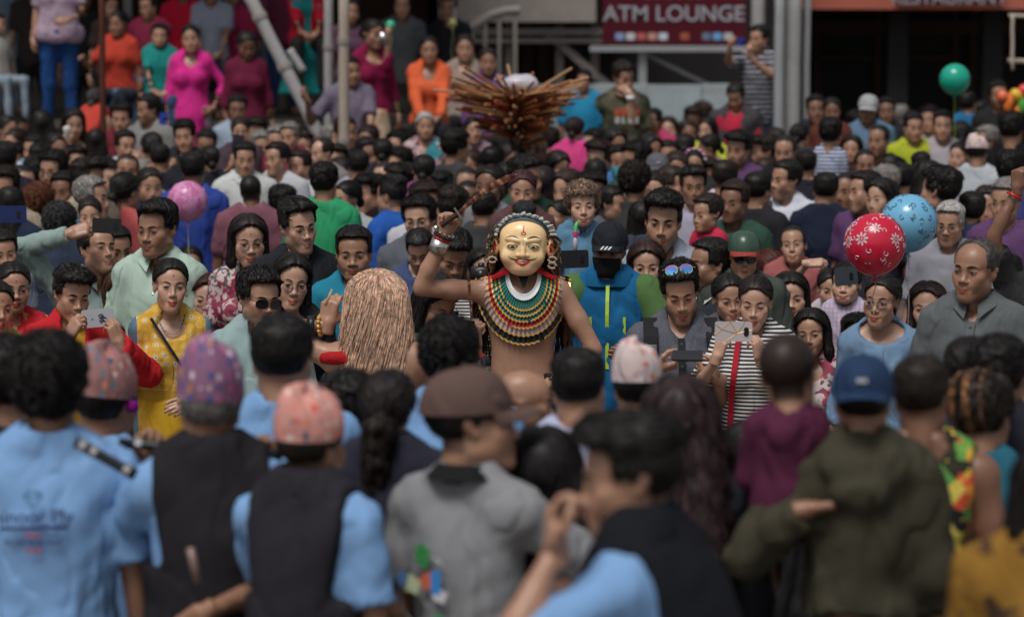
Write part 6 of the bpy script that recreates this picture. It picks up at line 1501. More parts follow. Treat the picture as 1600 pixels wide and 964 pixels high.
P(1440, 625, 642, 132, 'm', 172, SD, ('short', BK2), dict(kind='shirt', col=(1, 1, 1), mat=m_tank, sleeve='none', neck='tank', hem=.12, off=.016), 'man in a green, yellow and red printed tank top right of the navy cap', 'fore')
P(1535, 655, 605, 138, 'm', 165, SC, ('thick', BK2, 9), S((.02, .11, .16)), 'person with blond-streaked dark hair in a teal shirt', 'fore', la='front')
P(1562, 592, 590, 125, 'm', 170, SC, 'thick', S((.02, .02, .03)), 'black-haired man behind the blond-streaked head', 'fore')
P(1515, 582, 560, 100, 'f', 175, SC, 'tied', S((.03, .03, .03)), 'dark-haired woman at the right behind the tank top', 'fore')
P(1640, 775, 800, 150, 'f', 176, SB, 'long', dict(kind='jacket', col=(1, 1, 1), mat=m_mustard, sleeve='long', neck='crew', off=.02), 'woman in a mustard patterned top cut by the right edge', 'fore')
P(1120, 800, 760, 0, 'm', 178, SB, 'short', J((.012, .014, .018)), 'man in a black jacket at the bottom behind the waistcoat', 'fore', hs=.9, ts=.8) if False else None

# ---- the front ring, facing us
P(-8, 482, 361, 86, 'f', 20, SB, ('tied', BK), K((.50, .36, .10), 'short'), 'woman in yellow and white cut by the left edge', 'ring', extras=[tika(), earrings()], face={'lip': (.85, .2, .2)})
P(20, 452, 349, 83, 'f', 10, SB, ('tied', BK), dict(kind='kurti', col=(1, 1, 1), mat=m_redfl, sleeve='three', neck='v'), 'woman with glasses and red lips in a red floral dress', 'ring', extras=[glasses('rim', (.015, .015, .02)), tika(), necklace()], face={'lip': (.8, .12, .12)})
P(112, 462, 362, 86, 'm', 22, SB, ('quiff', BK), [J((.46, .018, .025), 'long', 'open'), S((.50, .28, .03), 'none', off=.006)], 'young man with a blond-tipped quiff and red jacket filming with a white phone', 'ring', pitch=10, ra=(106, 528, .22, (.45, .0, .8), (.6, .7, 0), 'phone', (-1, .2, -1)), la=(186, 538, .22, (-.25, .0, .9), (-.7, .7, 0), 'phone', (1, .2, -1)), face={'down': 1}, byaw=8)
P(6, 396, 338, 68, 'c', 5, SB, 'short', S((.2, .22, .3)), 'boy peeking in at the left edge above the glasses', 'ring', lod=1)
P(152, 392, 330, 84, 'm', 30, SB, ('short', BK), S((.25, .33, .31), 'long', neck='v', collar=True), 'man in a pale green long-sleeved shirt holding a phone above his face', 'ring', pitch=-12, ra=(108, 366, .22, (.6, .0, .2), (.3, .8, -.5), 'phone', (-1, .1, .1)))
P(182, 392, 318, 74, 'm', 20, SC, 'short', S((.04, .04, .05)), 'dark-faced man with glasses behind the raised phone', 'mid', extras=[glasses('rim')], face={'down': 0})
P(192, 462, 332, 76, 'f', 12, SB, ('bob', BR), S((.10, .10, .08), neck='scoop'), 'round-faced woman with a brown bob looking over the white phone', 'ring', roll=-6, face={'cheek': .004, 'down': 0})
P(246, 360, 335, 90, 'm', -32, SC, 'side', S((.40, .52, .44), 'short', neck='v', collar=True, hem=.0), 'older man in a mint green shirt looking left', 'ring', face={'beard': .15}, pitch=2)
P(266, 448, 361, 86, 'f', 8, SA, ('tied', BK), [dict(kind='kurti', col=(1, 1, 1), mat=m_emb, sleeve='three', neck='scoop', off=.010, fold=.010)], 'woman in an embroidered yellow kurti with blue sleeves and frowning look', 'ring', la='front', ra='down', bw=1.06, face={'lip': (.75, .08, .10), 'brow': -.8},
  extras=[tika((.4, .01, .02), .052), earrings(), necklace(.065, .085, (.01, .01, .01)), strap([(-.10, -.01), (-.02, -.14), (.08, -.30), (.13, -.44)], .014, (.02, .02, .025), 'bag_strap'), lambda A: yellow_skirt(A)])
P(326, 468, 335, 76, 'f', -8, SA, ('longside', (.045, .014, .014)), S((.30, .10, .14), neck='scoop'), 'smiling woman with thin glasses and dark red hair', 'ring', extras=[glasses('thin', (.35, .30, .25))], face={'smile': .45, 'lip': (.85, .15, .22)})
P(388, 378, 338, 82, 'f', 8, SA, ('longside', (.020, .012, .012)), dict(kind='shirt', col=(1, 1, 1), mat=m_floral, sleeve='short', neck='v'), 'woman with glasses and long hair in a maroon and white blouse', 'ring', extras=[glasses('rim', (.01, .01, .012)), tika(z=.05)], face={'lip': (.8, .3, .3)})
P(404, 468, 378, 92, 'm', 28, SB, ('thick', BK), S((.27, .37, .37), 'short', hem=.0), 'moustached man in sunglasses and a pale teal tee', 'ring', roll=4, pitch=6, extras=[glasses('sun')], face={'tash': .7, 'beard': .35}, ts=1.02)
P(455, 442, 362, 88, 'f', 10, SA, ('long', BK), S((.02, .02, .025), 'short', neck='scoop'), 'young woman with round glasses and long straight black hair', 'ring', roll=7, pitch=4, extras=[glasses('round', (.02, .018, .02))], face={'down': 0, 'lip': (.85, .3, .33)})
P(466, 356, 350, 88, 'm', 22, SA, 'side', S((.018, .020, .024), 'short', fold=.012), 'man with glasses in a black tee with small white lettering', 'ring', extras=[glasses('thin', (.06, .05, .05)), lambda A: letters('AU  World', .042, 0, 0, 0, (.5, .5, .5), A['root'], name='lettering').__setattr__('location', Vector((.01, float(A['front'](0, A['zn'] - .155)[0]) - .034, A['zn'] - .16)))], face={'beard': .3})
P(553, 398, 352, 84, 'm', -4, SC, ('short', BK), [S((.02, .20, .30), 'short', neck='crew')], 'young dark-skinned man with parted lips in a turquoise tee', 'ring', pitch=3, face={'lip': (.85, .5, .5), 'brow': .5})
P(655, 345, 300, 74, 'm', -12, SA, 'thick', S((.10, .11, .13)), 'man with glasses and thick hair left of the raised fist', 'ring', lod=0, extras=[glasses('round', (.03, .03, .03))])
P(680, 478, 374, 92, 'f', 38, SB, ('longside', (.012, .011, .012)), J((.05, .055, .045), 'long', 'open'), 'woman in sunglasses with long black hair looking down', 'ring', pitch=22, byaw=20, extras=[glasses('sun', r=1.05)], face={'down': 1})
P(655, 392, 320, 64, 'm', -5, SB, 'short', S((.05, .07, .16)), 'man looking down between the glasses and the long black hair', 'mid', pitch=28, face={'down': 1}, lod=1)
P(708, 402, 320, 80, 'm', 10, SC, 'thick', S((.10, .12, .18)), 'dark-haired man looking down behind the raised arm', 'ring', pitch=26, face={'down': 1})
P(752, 422, 335, 62, 'f', 15, SA, ('long', BK), dict(kind='shirt', col=(1, 1, 1), mat=st_bw, sleeve='short'), 'woman half hidden behind the dancer’s raised arm'.replace('’', "'"), 'mid', lod=1)
P(910, 324, 340, 76, 'c', 4, SA, ('kidcurl', CUR), dict(kind='shirt', col=(.10, .21, .32), sleeve='short', neck='v', collar=(.12, .24, .36)), 'curly-haired child in a denim shirt lifted above the crowd', 'ring', hs=.86, ts=.62, g=.55, la='front', ra='front', face={'lip': (.9, .4, .4)})
P(952, 392, 352, 86, 'm', -8, SC, ('short', BK), J((.012, .115, .26), 'long', 'crew', hem=.0, hood=0), 'man in a black cap and black face mask in a blue and green windbreaker', 'ring', byaw=-4, extras=[cap_obj((.018, .020, .026), 'front', None, True), face_mask((.010, .010, .011)), lambda A: windbreaker(A)], pitch=4, la=(985, 560, .12, (-.7, -.3, .3), (0, -1, .3), 'relax', (1, .2, -.5)))
P(1010, 416, 343, 76, 'f', 0, SA, ('longside', (.035, .018, .014)), S((.06, .07, .07)), 'woman with red lips peering between two men', 'ring', face={'lip': (.8, .16, .18)})
P(1036, 347, 332, 95, 'm', -4, SB, 'quiff', S((.32, .36, .42), neck='v'), 'tall man with swept-up black hair and a stern look', 'ring', face={'beard': .45, 'brow': -1, 'bt': 1.25})
P(1063, 457, 392, 92, 'm', 2, SB, ('thick', BK), dict(kind='shirt', col=(1, 1, 1), mat=m_heather, sleeve='short', neck='v', placket=(.02, .02, .025), hem=.02), 'man with mirrored sunglasses on his hair and a grey henley reading his phone', 'ring', pitch=18, byaw=4, bw=1.06, face={'down': 1, 'beard': .5, 'lip': (.85, .42, .42)},
  extras=[glasses('mirror', (.55, .45, .25), up=1), strap([(-.125, .02), (-.125, -.10), (-.13, -.22), (-.135, -.38)], .062, (.022, .022, .026), 'backpack_strap'), strap([(.125, .02), (.135, -.10), (.15, -.22), (.16, -.38)], .055, (.022, .022, .026), 'backpack_strap'), lambda A: patch(A)],
  ra=(1024, 578, .22, (.9, -.1, .25), (.2, .3, .9), 'phone', (-.5, .3, -1)), la=(1122, 592, .22, (-.8, -.1, .4), (-.2, .3, .9), 'phone', (.15, .3, -1)))
P(1108, 415, 342, 82, 'm', -62, SC, 'short', [S((.5, .5, .48), 'long', neck='v', collar=True), J((.03, .035, .045), 'long', 'v')], 'man in profile wearing a dark jacket over a pale collar', 'ring', face={'beard': .25})
P(1162, 400, 343, 74, 'm', 5, SB, None, S((.06, .07, .06)), 'person in a green helmet and sunglasses', 'mid', lod=1, extras=[glasses('sun'), cap_obj((.035, .075, .050), 'front', None, False, m_plastic, (.30, .05, .04))])
P(1180, 474, 396, 84, 'f', -4, SA, ('tied', (.018, .012, .010)), dict(kind='shirt', col=(1, 1, 1), mat=st_bw, sleeve='short', neck='crew', fold=.008), 'fair woman in a black and white striped tee filming with a marble-cased phone', 'ring', pitch=8, face={'down': 1, 'lip': (.75, .15, .2), 'bt': 1.2}, bw=1.0,
  ra=(1120, 560, .24, (.25, .0, .9), (.7, .7, 0), 'phone', (-.6, .2, -1)), la=(1188, 562, .24, (-.15, .0, .9), (-.7, .7, 0), 'phone', (.8, .2, -1)), extras=[strap([(-.07, -.02), (-.085, -.15), (-.10, -.30), (-.11, -.48)], .026, (.40, .02, .035), 'bag_strap')])
P(1139, 468, 354, 78, 'f', 12, SB, ('tied', BK), S((.10, .08, .09)), 'girl half hidden between the henley and the striped tee', 'mid', lod=0)
P(1197, 425, 294, 70, 'f', -140, SB, ('bun', RB), S((.08, .05, .05)), 'woman with dark red tied hair seen from behind', 'mid', lod=1)
P(1240, 385, 300, 68, 'c', -6, SB, 'buzz', S((.32, .10, .10)), 'boy with cropped hair lifting his chin', 'ring', hs=.92, ts=.8, pitch=-10, face={'scalp': .9, 'smile': .3, 'lip': (.9, .45, .45)}, roll=-6)
P(1235, 465, 325, 76, 'f', 2, SA, ('long', BK), K((.30, .05, .08), 'short'), 'smiling woman with red lips and a red forehead dot', 'ring', extras=[tika()], face={'smile': .45, 'lip': (.8, .12, .16)})
P(1268, 522, 342, 76, 'f', -10, SB, ('longside', BK), dict(kind='shirt', col=(1, 1, 1), mat=m_floral, sleeve='short', neck='scoop'), 'young woman with long black hair glancing sideways', 'ring', roll=-5, face={'gx': .7, 'smile': .2}, extras=[earrings()])
P(1322, 445, 326, 66, 'c', -10, SA, 'short', dict(kind='shirt', col=(1, 1, 1), mat=m_checkl, sleeve='long'), 'small child in a lilac checked shirt behind a raised phone', 'ring', hs=.84, ts=.62, g=.25, byaw=-10, la='front')
P(1298, 452, 316, 60, 'f', 5, SA, ('tied', BK), S((.45, .42, .44), 'short'), 'woman reaching a bare arm forward to film past the boy', 'mid', lod=0, ra=(1262, 412, .28, (.9, -.2, .1), (.1, .6, -.8), 'phone', (-1, 0, .6)))
P(1340, 532, 340, 76, 'c', 6, SB, 'thick', S((.06, .06, .07)), 'boy with dark-rimmed glasses low in the crowd', 'ring', hs=.92, ts=.8, extras=[glasses('rim', (.015, .013, .013))], face={'down': 0})
P(1378, 472, 353, 84, 'f', -18, SB, ('pony', BK), S((.15, .24, .36), 'three', neck='wide', hem=.0), 'young woman with glasses in a slate blue top pouting to the left', 'ring', byaw=4, extras=[glasses('rim', (.02, .02, .03))], face={'lip': (.85, .38, .38), 'long': .06}, ts=.95, bw=.86)
P(1450, 482, 325, 80, 'f', -8, SA, ('bob', (.030, .016, .014)), S((.12, .10, .10)), 'woman with red lips and a brown bob behind the slate blue top', 'ring', face={'lip': (.75, .10, .12)})
P(1468, 408, 300, 70, 'm', -5, SA, 'thick', S((.20, .16, .15)), 'young man with half-closed eyes under the blue balloon', 'ring', face={'down': 1}, pitch=-4)
P(1524, 424, 428, 101, 'm', -28, SC, ('thin', (.07, .065, .06)), S((.105, .115, .120), 'short', neck='v', collar=True, placket=(.10, .11, .115), hem=.02), 'balding man in a grey polo shirt standing at the right', 'ring', byaw=-10, bw=1.10, face={'beard': .2, 'lip': (.85, .5, .48)})
P(1484, 352, 312, 70, 'm', -12, SB, ('short', WH), S((.25, .25, .28)), 'white-haired man with glasses beside the blue balloon', 'mid', lod=1, extras=[glasses('rim', (.05, .05, .05))])
P(1578, 432, 307, 66, 'c', 160, SC, 'short', S((.40, .42, .45)), 'boy with black hair turned away at the right edge', 'mid', lod=1)
P(1632, 392, 360, 84, 'm', 175, SD, 'short', S((.03, .03, .03)), 'man outside the right edge whose dark arm reaches up', 'mid', la=(1590, 296, .10, (0, -.1, 1), (.5, .5, 0), 'grip', (-.6, 0, -1)), extras=[lambda A: band(1, .03, .032, .012, m_red, 'red_bracelet')(A)])
P(904, 460, 338, 76, 'f', 150, SB, ('tied', BK), S((.05, .05, .06)), 'dark-haired woman just right of the mask below the black phone', 'mid', lod=1)
P(298, 415, 261, 62, 'f', 5, SB, ('tied', BK), S((.10, .14, .12)), 'woman glimpsed above the embroidered kurti', 'mid', lod=1)
# ---- behind the ring
P(83, 268, 254, 61, 'm', -28, SB, ('thick', BK), S((.015, .015, .018), neck='v'), 'man with glasses and thick hair in a black tee at the left', extras=[glasses('rim', (.01, .01, .01))])
P(8, 252, 264, 58, 'm', 178, SC, 'short', S((.02, .02, .03)), 'man seen from behind at the left edge near the plaid shirt')
P(60, 322, 276, 61, 'f', 170, SB, ('curly', (.14, .045, .02)), S((.03, .03, .03)), 'person with a reddish brown bush of hair')
P(92, 352, 302, 61, 'm', 172, SC, ('curly', (.035, .035, .037)), S((.03, .04, .07)), 'person with greying black curls left of the raised phone')
P(141, 338, 290, 58, 'f', -5, SA, ('tied', BK2), S((.05, .05, .05)), 'woman whose forehead shows above the raised phone')
P(196, 302, 268, 64, 'f', 140, SB, ('pony', BK), S((.42, .09, .09)), 'woman with a dark ponytail in a salmon pink top')
P(226, 272, 244, 51, 'm', 70, SB, ('buzz', GY), S((.40, .40, .44)), 'man with a shaven head right of the ponytail', face={'scalp': .3})
P(196, 230, 228, 50, 'm', 20, SB, 'short', S((.48, .49, .54), neck='v', collar=True), 'man in a white shirt holding his forearm across his face', la='face', ra='front')
P(115, 196, 216, 50, 'f', 8, SB, ('longside', BK), dict(kind='shirt', col=(.50, .51, .55), sleeve='cap', neck='off'), 'woman in a white off-shoulder top eating an ice cream', ra='face')
P(190, 186, 210, 48, 'm', -10, SB, ('thick', BK), S((.14, .02, .03)), 'young man in maroon behind the white shirt')
P(52, 235, 232, 46, 'm', -30, SB, ('short', BK), dict(kind='shirt', col=(1, 1, 1), mat=m_plaid, sleeve='short'), 'boy in a blue plaid shirt at the left')
P(66, 200, 210, 51, 'f', 178, SB, ('long', BK), S((.02, .02, .02)), 'person with long black hair in front of the stone steps')
P(289, 214, 236, 50, 'm', -12, SB, ('thick', BK), S((.02, .02, .025), neck='v'), 'young man in black with a camera near the pink dress', ra='phone', la='phone')
P(302, 268, 260, 59, 'm', 176, SD, ('short', BK), S((.03, .06, .28)), 'man with round black hair above the pink balloon')
P(382, 250, 254, 54, 'm', 6, SB, 'short', S((.50, .51, .50), 'long', neck='v', collar=True), 'man in a large white shirt in the left centre', bw=1.15)
P(375, 208, 232, 40, 'f', 4, SB, ('tied', BK2), S((.06, .04, .05)), 'woman holding a phone under her chin', ra='phone')
P(371, 172, 202, 45, 'm', 2, SD, 'short', S((.28, .34, .42)), 'dark-skinned man in a pale blue shirt')
P(392, 300, 272, 54, 'm', 172, SD, 'buzz', S((.20, .08, .11)), 'boy seen from behind in front of the white shirt', face={'scalp': .9})
P(433, 250, 252, 53, 'm', -42, SB, 'short', S((.46, .47, .50), neck='v'), 'man in profile with a teal collar facing left')
P(468, 262, 250, 53, 'm', -35, SB, ('short', BK2), S((.55, .55, .58), neck='v'), 'man with a dark moustache in a white tee', face={'tash': .8, 'beard': .3})
P(453, 215, 232, 45, 'm', -25, SB, ('short', GY), S((.25, .02, .06)), 'grey-haired man in dark red')
P(504, 240, 240, 46, 'm', -60, SA, ('thin', BK2), S((.20, .18, .18)), 'man with thinning hair looking left')
P(507, 288, 280, 62, 'm', 165, SB, ('thick', BK), S((.03, .28, .12)), 'man with a thick black mop of hair in a green tee')
P(543, 312, 274, 58, 'f', -50, SA, ('tied', BK), S((.35, .35, .38)), 'girl with glasses resting her chin on her hand', extras=[glasses('rim')], la='face')
P(612, 308, 280, 64, 'm', -130, SB, ('undercut', BK), J((.02, .09, .36), hood=1), 'young man with an undercut in a bright blue jacket')
P(664, 198, 216, 45, 'f', 6, SB, ('tied', WH), dict(kind='kurti', col=(1, 1, 1), mat=m_floral, sleeve='three', neck='scoop'), 'elderly woman with white hair and a teal shawl', extras=[lambda A: strap([(.14, .0), (.02, -.15), (-.12, -.35), (-.16, -.5)], .12, (.05, .25, .29), 'shawl', .03)(A)])
P(712, 232, 244, 56, 'm', 125, SB, ('thick', BK), S((.05, .05, .05)), 'man with a heavy black mop of hair facing right')
P(662, 268, 264, 50, 'f', 175, SB, ('tied', BK), S((.20, .05, .18)), 'dark bun of hair in front of the elderly woman')
P(690, 298, 272, 56, 'm', 160, SB, ('undercut', BK), S((.04, .04, .05)), 'man with a shaved nape left of the sword')
P(770, 255, 240, 50, 'm', 150, SD, 'short', S((.40, .40, .42)), 'dark man in white holding up both hands', ra='face', la='face')
P(757, 330, 290, 59, 'm', 165, SC, 'short', S((.05, .05, .05)), 'dark head under the tip of the sword')
P(818, 345, 298, 56, 'm', 178, SC, ('short', (.02, .024, .028)), S((.10, .03, .04)), 'dark slate hair just above the mask')
P(876, 342, 290, 58, 'f', -60, SB, ('tied', BK), S((.2, .1, .1)), 'woman in profile with dark glasses left of the curly child', extras=[glasses('sun')])
P(848, 292, 260, 61, 'f', 172, SB, ('long', (.020, .014, .015)), S((.05, .05, .05)), 'woman with long dark hair below the flute bundle')
P(872, 262, 244, 50, 'f', 35, SB, ('longside', BK), S((.04, .04, .05)), 'dark-haired woman looking down to the right', pitch=14)
P(898, 205, 220, 40, 'f', 165, SA, ('tied', BK2), S((.62, .06, .22)), 'woman in a hot pink top seen from behind')
P(816, 300, 296, 66, 'f', 0, SB, ('tied', (.06, .02, .025)), S((.1, .05, .05)), 'woman whose forehead shows left of the long dark hair')
P(968, 255, 240, 50, 'c', 6, SC, 'short', J((.06, .16, .34), 'long'), 'boy with a teal mask under his chin and a denim jacket', hs=.92, ts=.8, extras=[face_mask((.10, .36, .42))])
P(1028, 268, 254, 54, 'm', 4, SC, 'short', S((.40, .40, .42)), 'man in a grey cap in front of the yellow-green top', extras=[cap_obj((.11, .11, .13), 'front', ('front', (.35, .35, .38)))])
P(992, 288, 276, 61, 'm', 165, SC, ('curly', BK2), S((.04, .04, .04)), 'round dark curly head right of the curly child')
P(957, 320, 276, 56, 'm', 60, SB, 'short', S((.1, .1, .12)), 'blurred face turned right beside the curly child')
P(1003, 345, 298, 58, 'f', 176, SC, ('long', BK), S((.04, .05, .07)), 'long black hair left of the tall stern man')
P(1083, 292, 280, 62, 'm', 4, SC, ('side', BK), S((.34, .32, .40)), 'man with deep-set eyes and a black fringe behind the toddler')
P(1106, 336, 298, 50, 'c', -50, SB, ('short', BK2), S((.50, .03, .07)), 'toddler in a crimson shirt', hs=.86, ts=.50, g=.75)
P(1085, 258, 240, 45, 'f', -2, SB, ('bun', BK), S((.03, .03, .03)), 'woman with a pink and white flower headband', extras=[lambda A: headband(A)])
P(1134, 280, 260, 56, 'm', 140, SC, ('short', BK2), dict(kind='shirt', col=(1, 1, 1), mat=m_tie, sleeve='short'), 'man in a pink and white tie-dye tee')
P(1184, 300, 270, 59, 'm', 152, SB, 'short', S((.022, .022, .026)), 'man in a black tee seen from behind')
P(1228, 282, 260, 62, 'm', -52, SB, ('short', BK), S((.56, .58, .64), 'short', hem=.0), 'man in a white tee with a black shoulder strap', byaw=-15, bw=1.12, lod=1, extras=[strap([(-.09, .0), (-.07, -.12), (-.02, -.30), (.04, -.45)], .035, (.05, .05, .055), 'bag_strap')], face={'beard': .3})
P(1297, 212, 240, 40, 'c', 172, SB, ('thick', BK), dict(kind='shirt', col=(1, 1, 1), mat=st_blue, sleeve='short'), 'small child in a blue and white striped tee held high', hs=.88, ts=.58, g=.75)
P(1290, 300, 264, 58, 'm', 170, SB, 'short', J((.015, .02, .04)), 'person in navy carrying the striped child')
P(1352, 258, 240, 51, 'm', 4, SC, 'buzz', S((.34, .35, .40)), 'broad-faced man in a pale grey tee', face={'scalp': .9})
P(1392, 268, 240, 48, 'f', -75, SA, ('bun', BK), S((.45, .45, .48)), 'woman in profile with tied hair right of the grey tee')
P(1378, 312, 276, 64, 'f', -40, SA, ('longside', BK), S((.03, .03, .04)), 'woman with long black hair behind the balloons')
P(1468, 300, 282, 74, 'm', -118, SB, ('thick', BK), S((.03, .04, .08)), 'man with a tall wave of black hair facing left')
P(1427, 200, 210, 48, 'm', 18, SB, 'short', S((.36, .40, .03)), 'man in a lime yellow tee', pitch=4)
P(1473, 198, 210, 48, 'm', 2, SB, 'short', S((.36, .32, .35)), 'man in a pale mauve tee')
P(1512, 165, 192, 35, 'c', 165, SB, 'short', S((.02, .13, .28)), 'boy in a blue tee seen from behind near the green balloon', hs=.84, ts=.72)
P(1535, 178, 190, 38, 'm', 150, SB, 'short', S((.48, .28, .03)), 'person in mustard yellow beside the boy in blue')
P(1527, 240, 234, 50, 'm', 172, SC, 'short', S((.40, .43, .46)), 'man in a pale pink topi and a light grey shirt', extras=[topi(m_dhaka_pale, .75)])
P(1498, 245, 228, 45, 'f', -20, SA, ('tied', BK), S((.3, .25, .15)), 'woman half hidden left of the pale topi')
P(1516, 332, 280, 51, 'c', -150, SB, 'short', S((.03, .04, .08)), 'boy with glossy black hair right of the blue balloon', hs=.9, ts=.75)
P(1578, 268, 254, 61, 'm', 172, SC, 'thick', S((.045, .05, .16)), 'man in a deep blue shirt at the right edge')
P(1580, 205, 214, 56, 'm', 176, SC, ('thick', BK), S((.008, .008, .010)), 'broad man in black at the right edge', bw=1.2)
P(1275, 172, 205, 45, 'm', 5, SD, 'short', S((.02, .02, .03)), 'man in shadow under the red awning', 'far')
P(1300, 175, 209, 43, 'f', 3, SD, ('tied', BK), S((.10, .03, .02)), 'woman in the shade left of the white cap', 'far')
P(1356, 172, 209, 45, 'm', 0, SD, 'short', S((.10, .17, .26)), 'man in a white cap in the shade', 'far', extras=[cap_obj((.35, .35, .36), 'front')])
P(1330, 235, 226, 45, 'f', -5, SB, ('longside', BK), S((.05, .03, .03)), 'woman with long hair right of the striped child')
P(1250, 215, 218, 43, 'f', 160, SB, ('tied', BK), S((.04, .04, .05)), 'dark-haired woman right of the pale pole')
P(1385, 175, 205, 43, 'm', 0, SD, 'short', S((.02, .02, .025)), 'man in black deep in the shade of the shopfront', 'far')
P(1560, 150, 194, 45, 'm', 10, SC, 'short', S((.02, .02, .02)), 'dark figure below the bamboo frame', 'far')
P(1020, 290, 264, 40, 'm', 170, SC, 'short', S((.03, .03, .04)), 'dark head below the grey cap') if False else None
P(1105, 205, 205, 38, 'f', -25, SA, ('long', BK), S((.40, .42, .05), 'short'), 'woman in a yellow-green top leaning to the left', ra='phone', la='phone')
P(1070, 232, 228, 45, 'f', 178, SB, ('bun', BK), S((.03, .03, .03)), 'dark bun of hair under the yellow-green top')
P(1020, 190, 200, 34, 'm', -30, SC, 'short', S((.40, .05, .12)), 'person in pink behind the camouflage shirt')
P(1186, 62, 184, 43, 'm', -35, SB, ('short', BK), dict(kind='shirt', col=(1, 1, 1), mat=stripes('stripe_wide', (.012, .014, .02), (.45, .45, .50), 150, 'Z', .80), sleeve='short'), 'man in a black and white striped tee taking a photo from the wall', 'far', g=.82, ra=(1140, 78, .35, (0, -.3, 1), (1, 0, 0), 'phone', (-1, 0, -1)), la=(1172, 90, .30, (0, -.3, 1), (-.5, 1, 0), 'phone', (1, 0, -1)), lod=2, leg=(.03, .05, .09))
P(1150, 152, 200, 41, 'm', -18, SC, ('short', BK), [S((.40, .02, .05), 'short', neck='v'), dict(kind='jacket', col=(1, 1, 1), mat=st_thin, sleeve='long', neck='open', off=.022)], 'youth in a dark striped jacket over a red shirt', 'far', g=.5, pitch=22, lod=2)
P(974, 122, 202, 49, 'm', 28, SB, ('side', BK2), dict(kind='shirt', col=(1, 1, 1), mat=m_camo, sleeve='short', fold=.01), 'youth in a camouflage tee with a white watch, hand on shoulder', 'far', g=.55, pitch=14, lod=2, ra=(985, 148, .10, (-.6, .2, .5), (0, 1, -.2), 'relax', (1, -.2, -.8)), extras=[lambda A: band(0, .02, .032, .03, m_plastic, 'watch')(A), lambda A: chest_print(A)])
P(912, 128, 184, 36, 'm', -10, SC, 'short', S((.02, .20, .36)), 'person in a bright blue tee behind the flute bundle', 'far', g=.5)
# ---- on the temple steps
P(298, 62, 186, 45, 'f', -5, SB, ('tied', BK), [K((.62, .03, .24), 'three', 'scoop', hem=-.62), dict(kind='trousers', col=(.45, .40, .50), v=.025)], 'woman in a magenta kurta with one hand on her hip', 'step', g=.80, la='hip', ra='down', lod=2)
P(249, 58, 184, 40, 'c', 2, SB, 'short', [S((.015, .21, .19)), dict(kind='trousers', col=(.04, .07, .14), to=.1, v=.025)], 'boy in a teal tee sitting on the steps', 'step', g=1.15, sit=1, ra='lap', la='lap', hs=.88, ts=.78, lod=2)
P(90, -62, 186, 46, 'f', 5, SB, ('tied', BK), [S((.38, .28, .36), 'short', hem=-.02), dict(kind='trousers', col=(.015, .055, .18), v=.025)], 'woman in a mauve top and blue jeans standing on the steps', 'step', g=1.52, la='front', ra='down', bw=1.3, lod=2)
P(12, -50, 164, 40, 'f', 15, SB, 'long', [S((.20, .26, .33), hem=-.02), dict(kind='trousers', col=(.20, .26, .32), v=.03)], 'woman in pale blue at the left end of the steps', 'step', g=1.52, lod=3)
P(-4, 40, 176, 41, 'c', 60, SB, 'short', [S((.35, .33, .30)), dict(kind='trousers', col=(.24, .30, .36), v=.03)], 'child with pink shoes at the left edge', 'step', g=1.15, hs=.8, ts=.7, sit=1, lod=3)
P(385, 72, 189, 45, 'f', 12, SD, ('tied', BK), [K((.12, .012, .035), 'three', 'crew'), dict(kind='trousers', col=(.03, .02, .02))], 'woman in a maroon dress beside the magenta kurta', 'step', g=.80, pitch=20)
P(478, -42, 173, 41, 'f', 10, SB, 'long', [dict(kind='jacket', col=(.40, .012, .03), sleeve='three', neck='open', off=.018), S((.015, .20, .20)), SK((.015, .19, .19), to=.62, w=.26)], 'woman in a teal dress and red cardigan above the pole', 'step', g=1.15, ra='lap', la='lap', sit=1, lod=2)
P(185, 38, 180, 41, 'f', -30, SC, ('tied', BK), [S((.45, .05, .03), 'short'), SK((.12, .2, .3))], 'woman in orange red sitting with outstretched arm', 'step', g=1.15, sit=1, ra=(128, 90, .2, (-.8, 0, -.3), (0, 0, -1), 'relax'), lod=3)
P(232, 12, 176, 41, 'm', -35, SC, 'short', [S((.16, .015, .04)), dict(kind='trousers', col=(.10, .16, .26))], 'man in maroon seated above the boy in teal', 'step', g=1.52, sit=1, la='lap')
P(172, 12, 173, 40, 'f', 20, SB, 'long', [S((.05, .03, .03))], 'long-haired woman in dark clothes beside the whitewashed post', 'step', g=1.52)
P(150, 158, 200, 45, 'f', 150, SC, ('tied', (.05, .05, .05)), [dict(kind='jacket', col=(.48, .055, .04), sleeve='none', neck='crew', off=.04)], 'person in coral red bending forward below the steps', 'step', g=.2, lean=.3, hs=.8)
P(286, -18, 171, 40, 'm', 5, SC, 'short', [S((.52, .012, .04)), dict(kind='trousers', col=(.25, .24, .22))], 'man in a bright red tee at the top of the picture', 'step', g=1.52, sit=1)
P(330, -14, 171, 40, 'm', 0, SC, 'short', [S((.30, .32, .40)), dict(kind='trousers', col=(.03, .03, .05))], 'man in a pale tee beside the bright red one', 'step', g=1.52, sit=1, ra='lap', la='lap')
P(362, -6, 169, 40, 'f', -5, SC, ('tied', BK), [S((.42, .03, .10)), SK((.03, .03, .05))], 'woman in rose pink with her arm stretched right', 'step', g=1.52, sit=1, la=(382, 60, .2, (.8, 0, -.2), (0, 0, -1), 'relax'))
P(402, -60, 166, 40, 'm', 3, SC, 'short', [S((.2, .05, .1)), dict(kind='trousers', col=(.12, .22, .36))], 'man in light blue jeans standing behind the pole', 'step', g=1.52)
P(442, -50, 166, 40, 'm', 10, SC, 'short', [S((.15, .03, .06)), dict(kind='trousers', col=(.03, .06, .16))], 'man in dark red left of the teal dress', 'step', g=1.52)
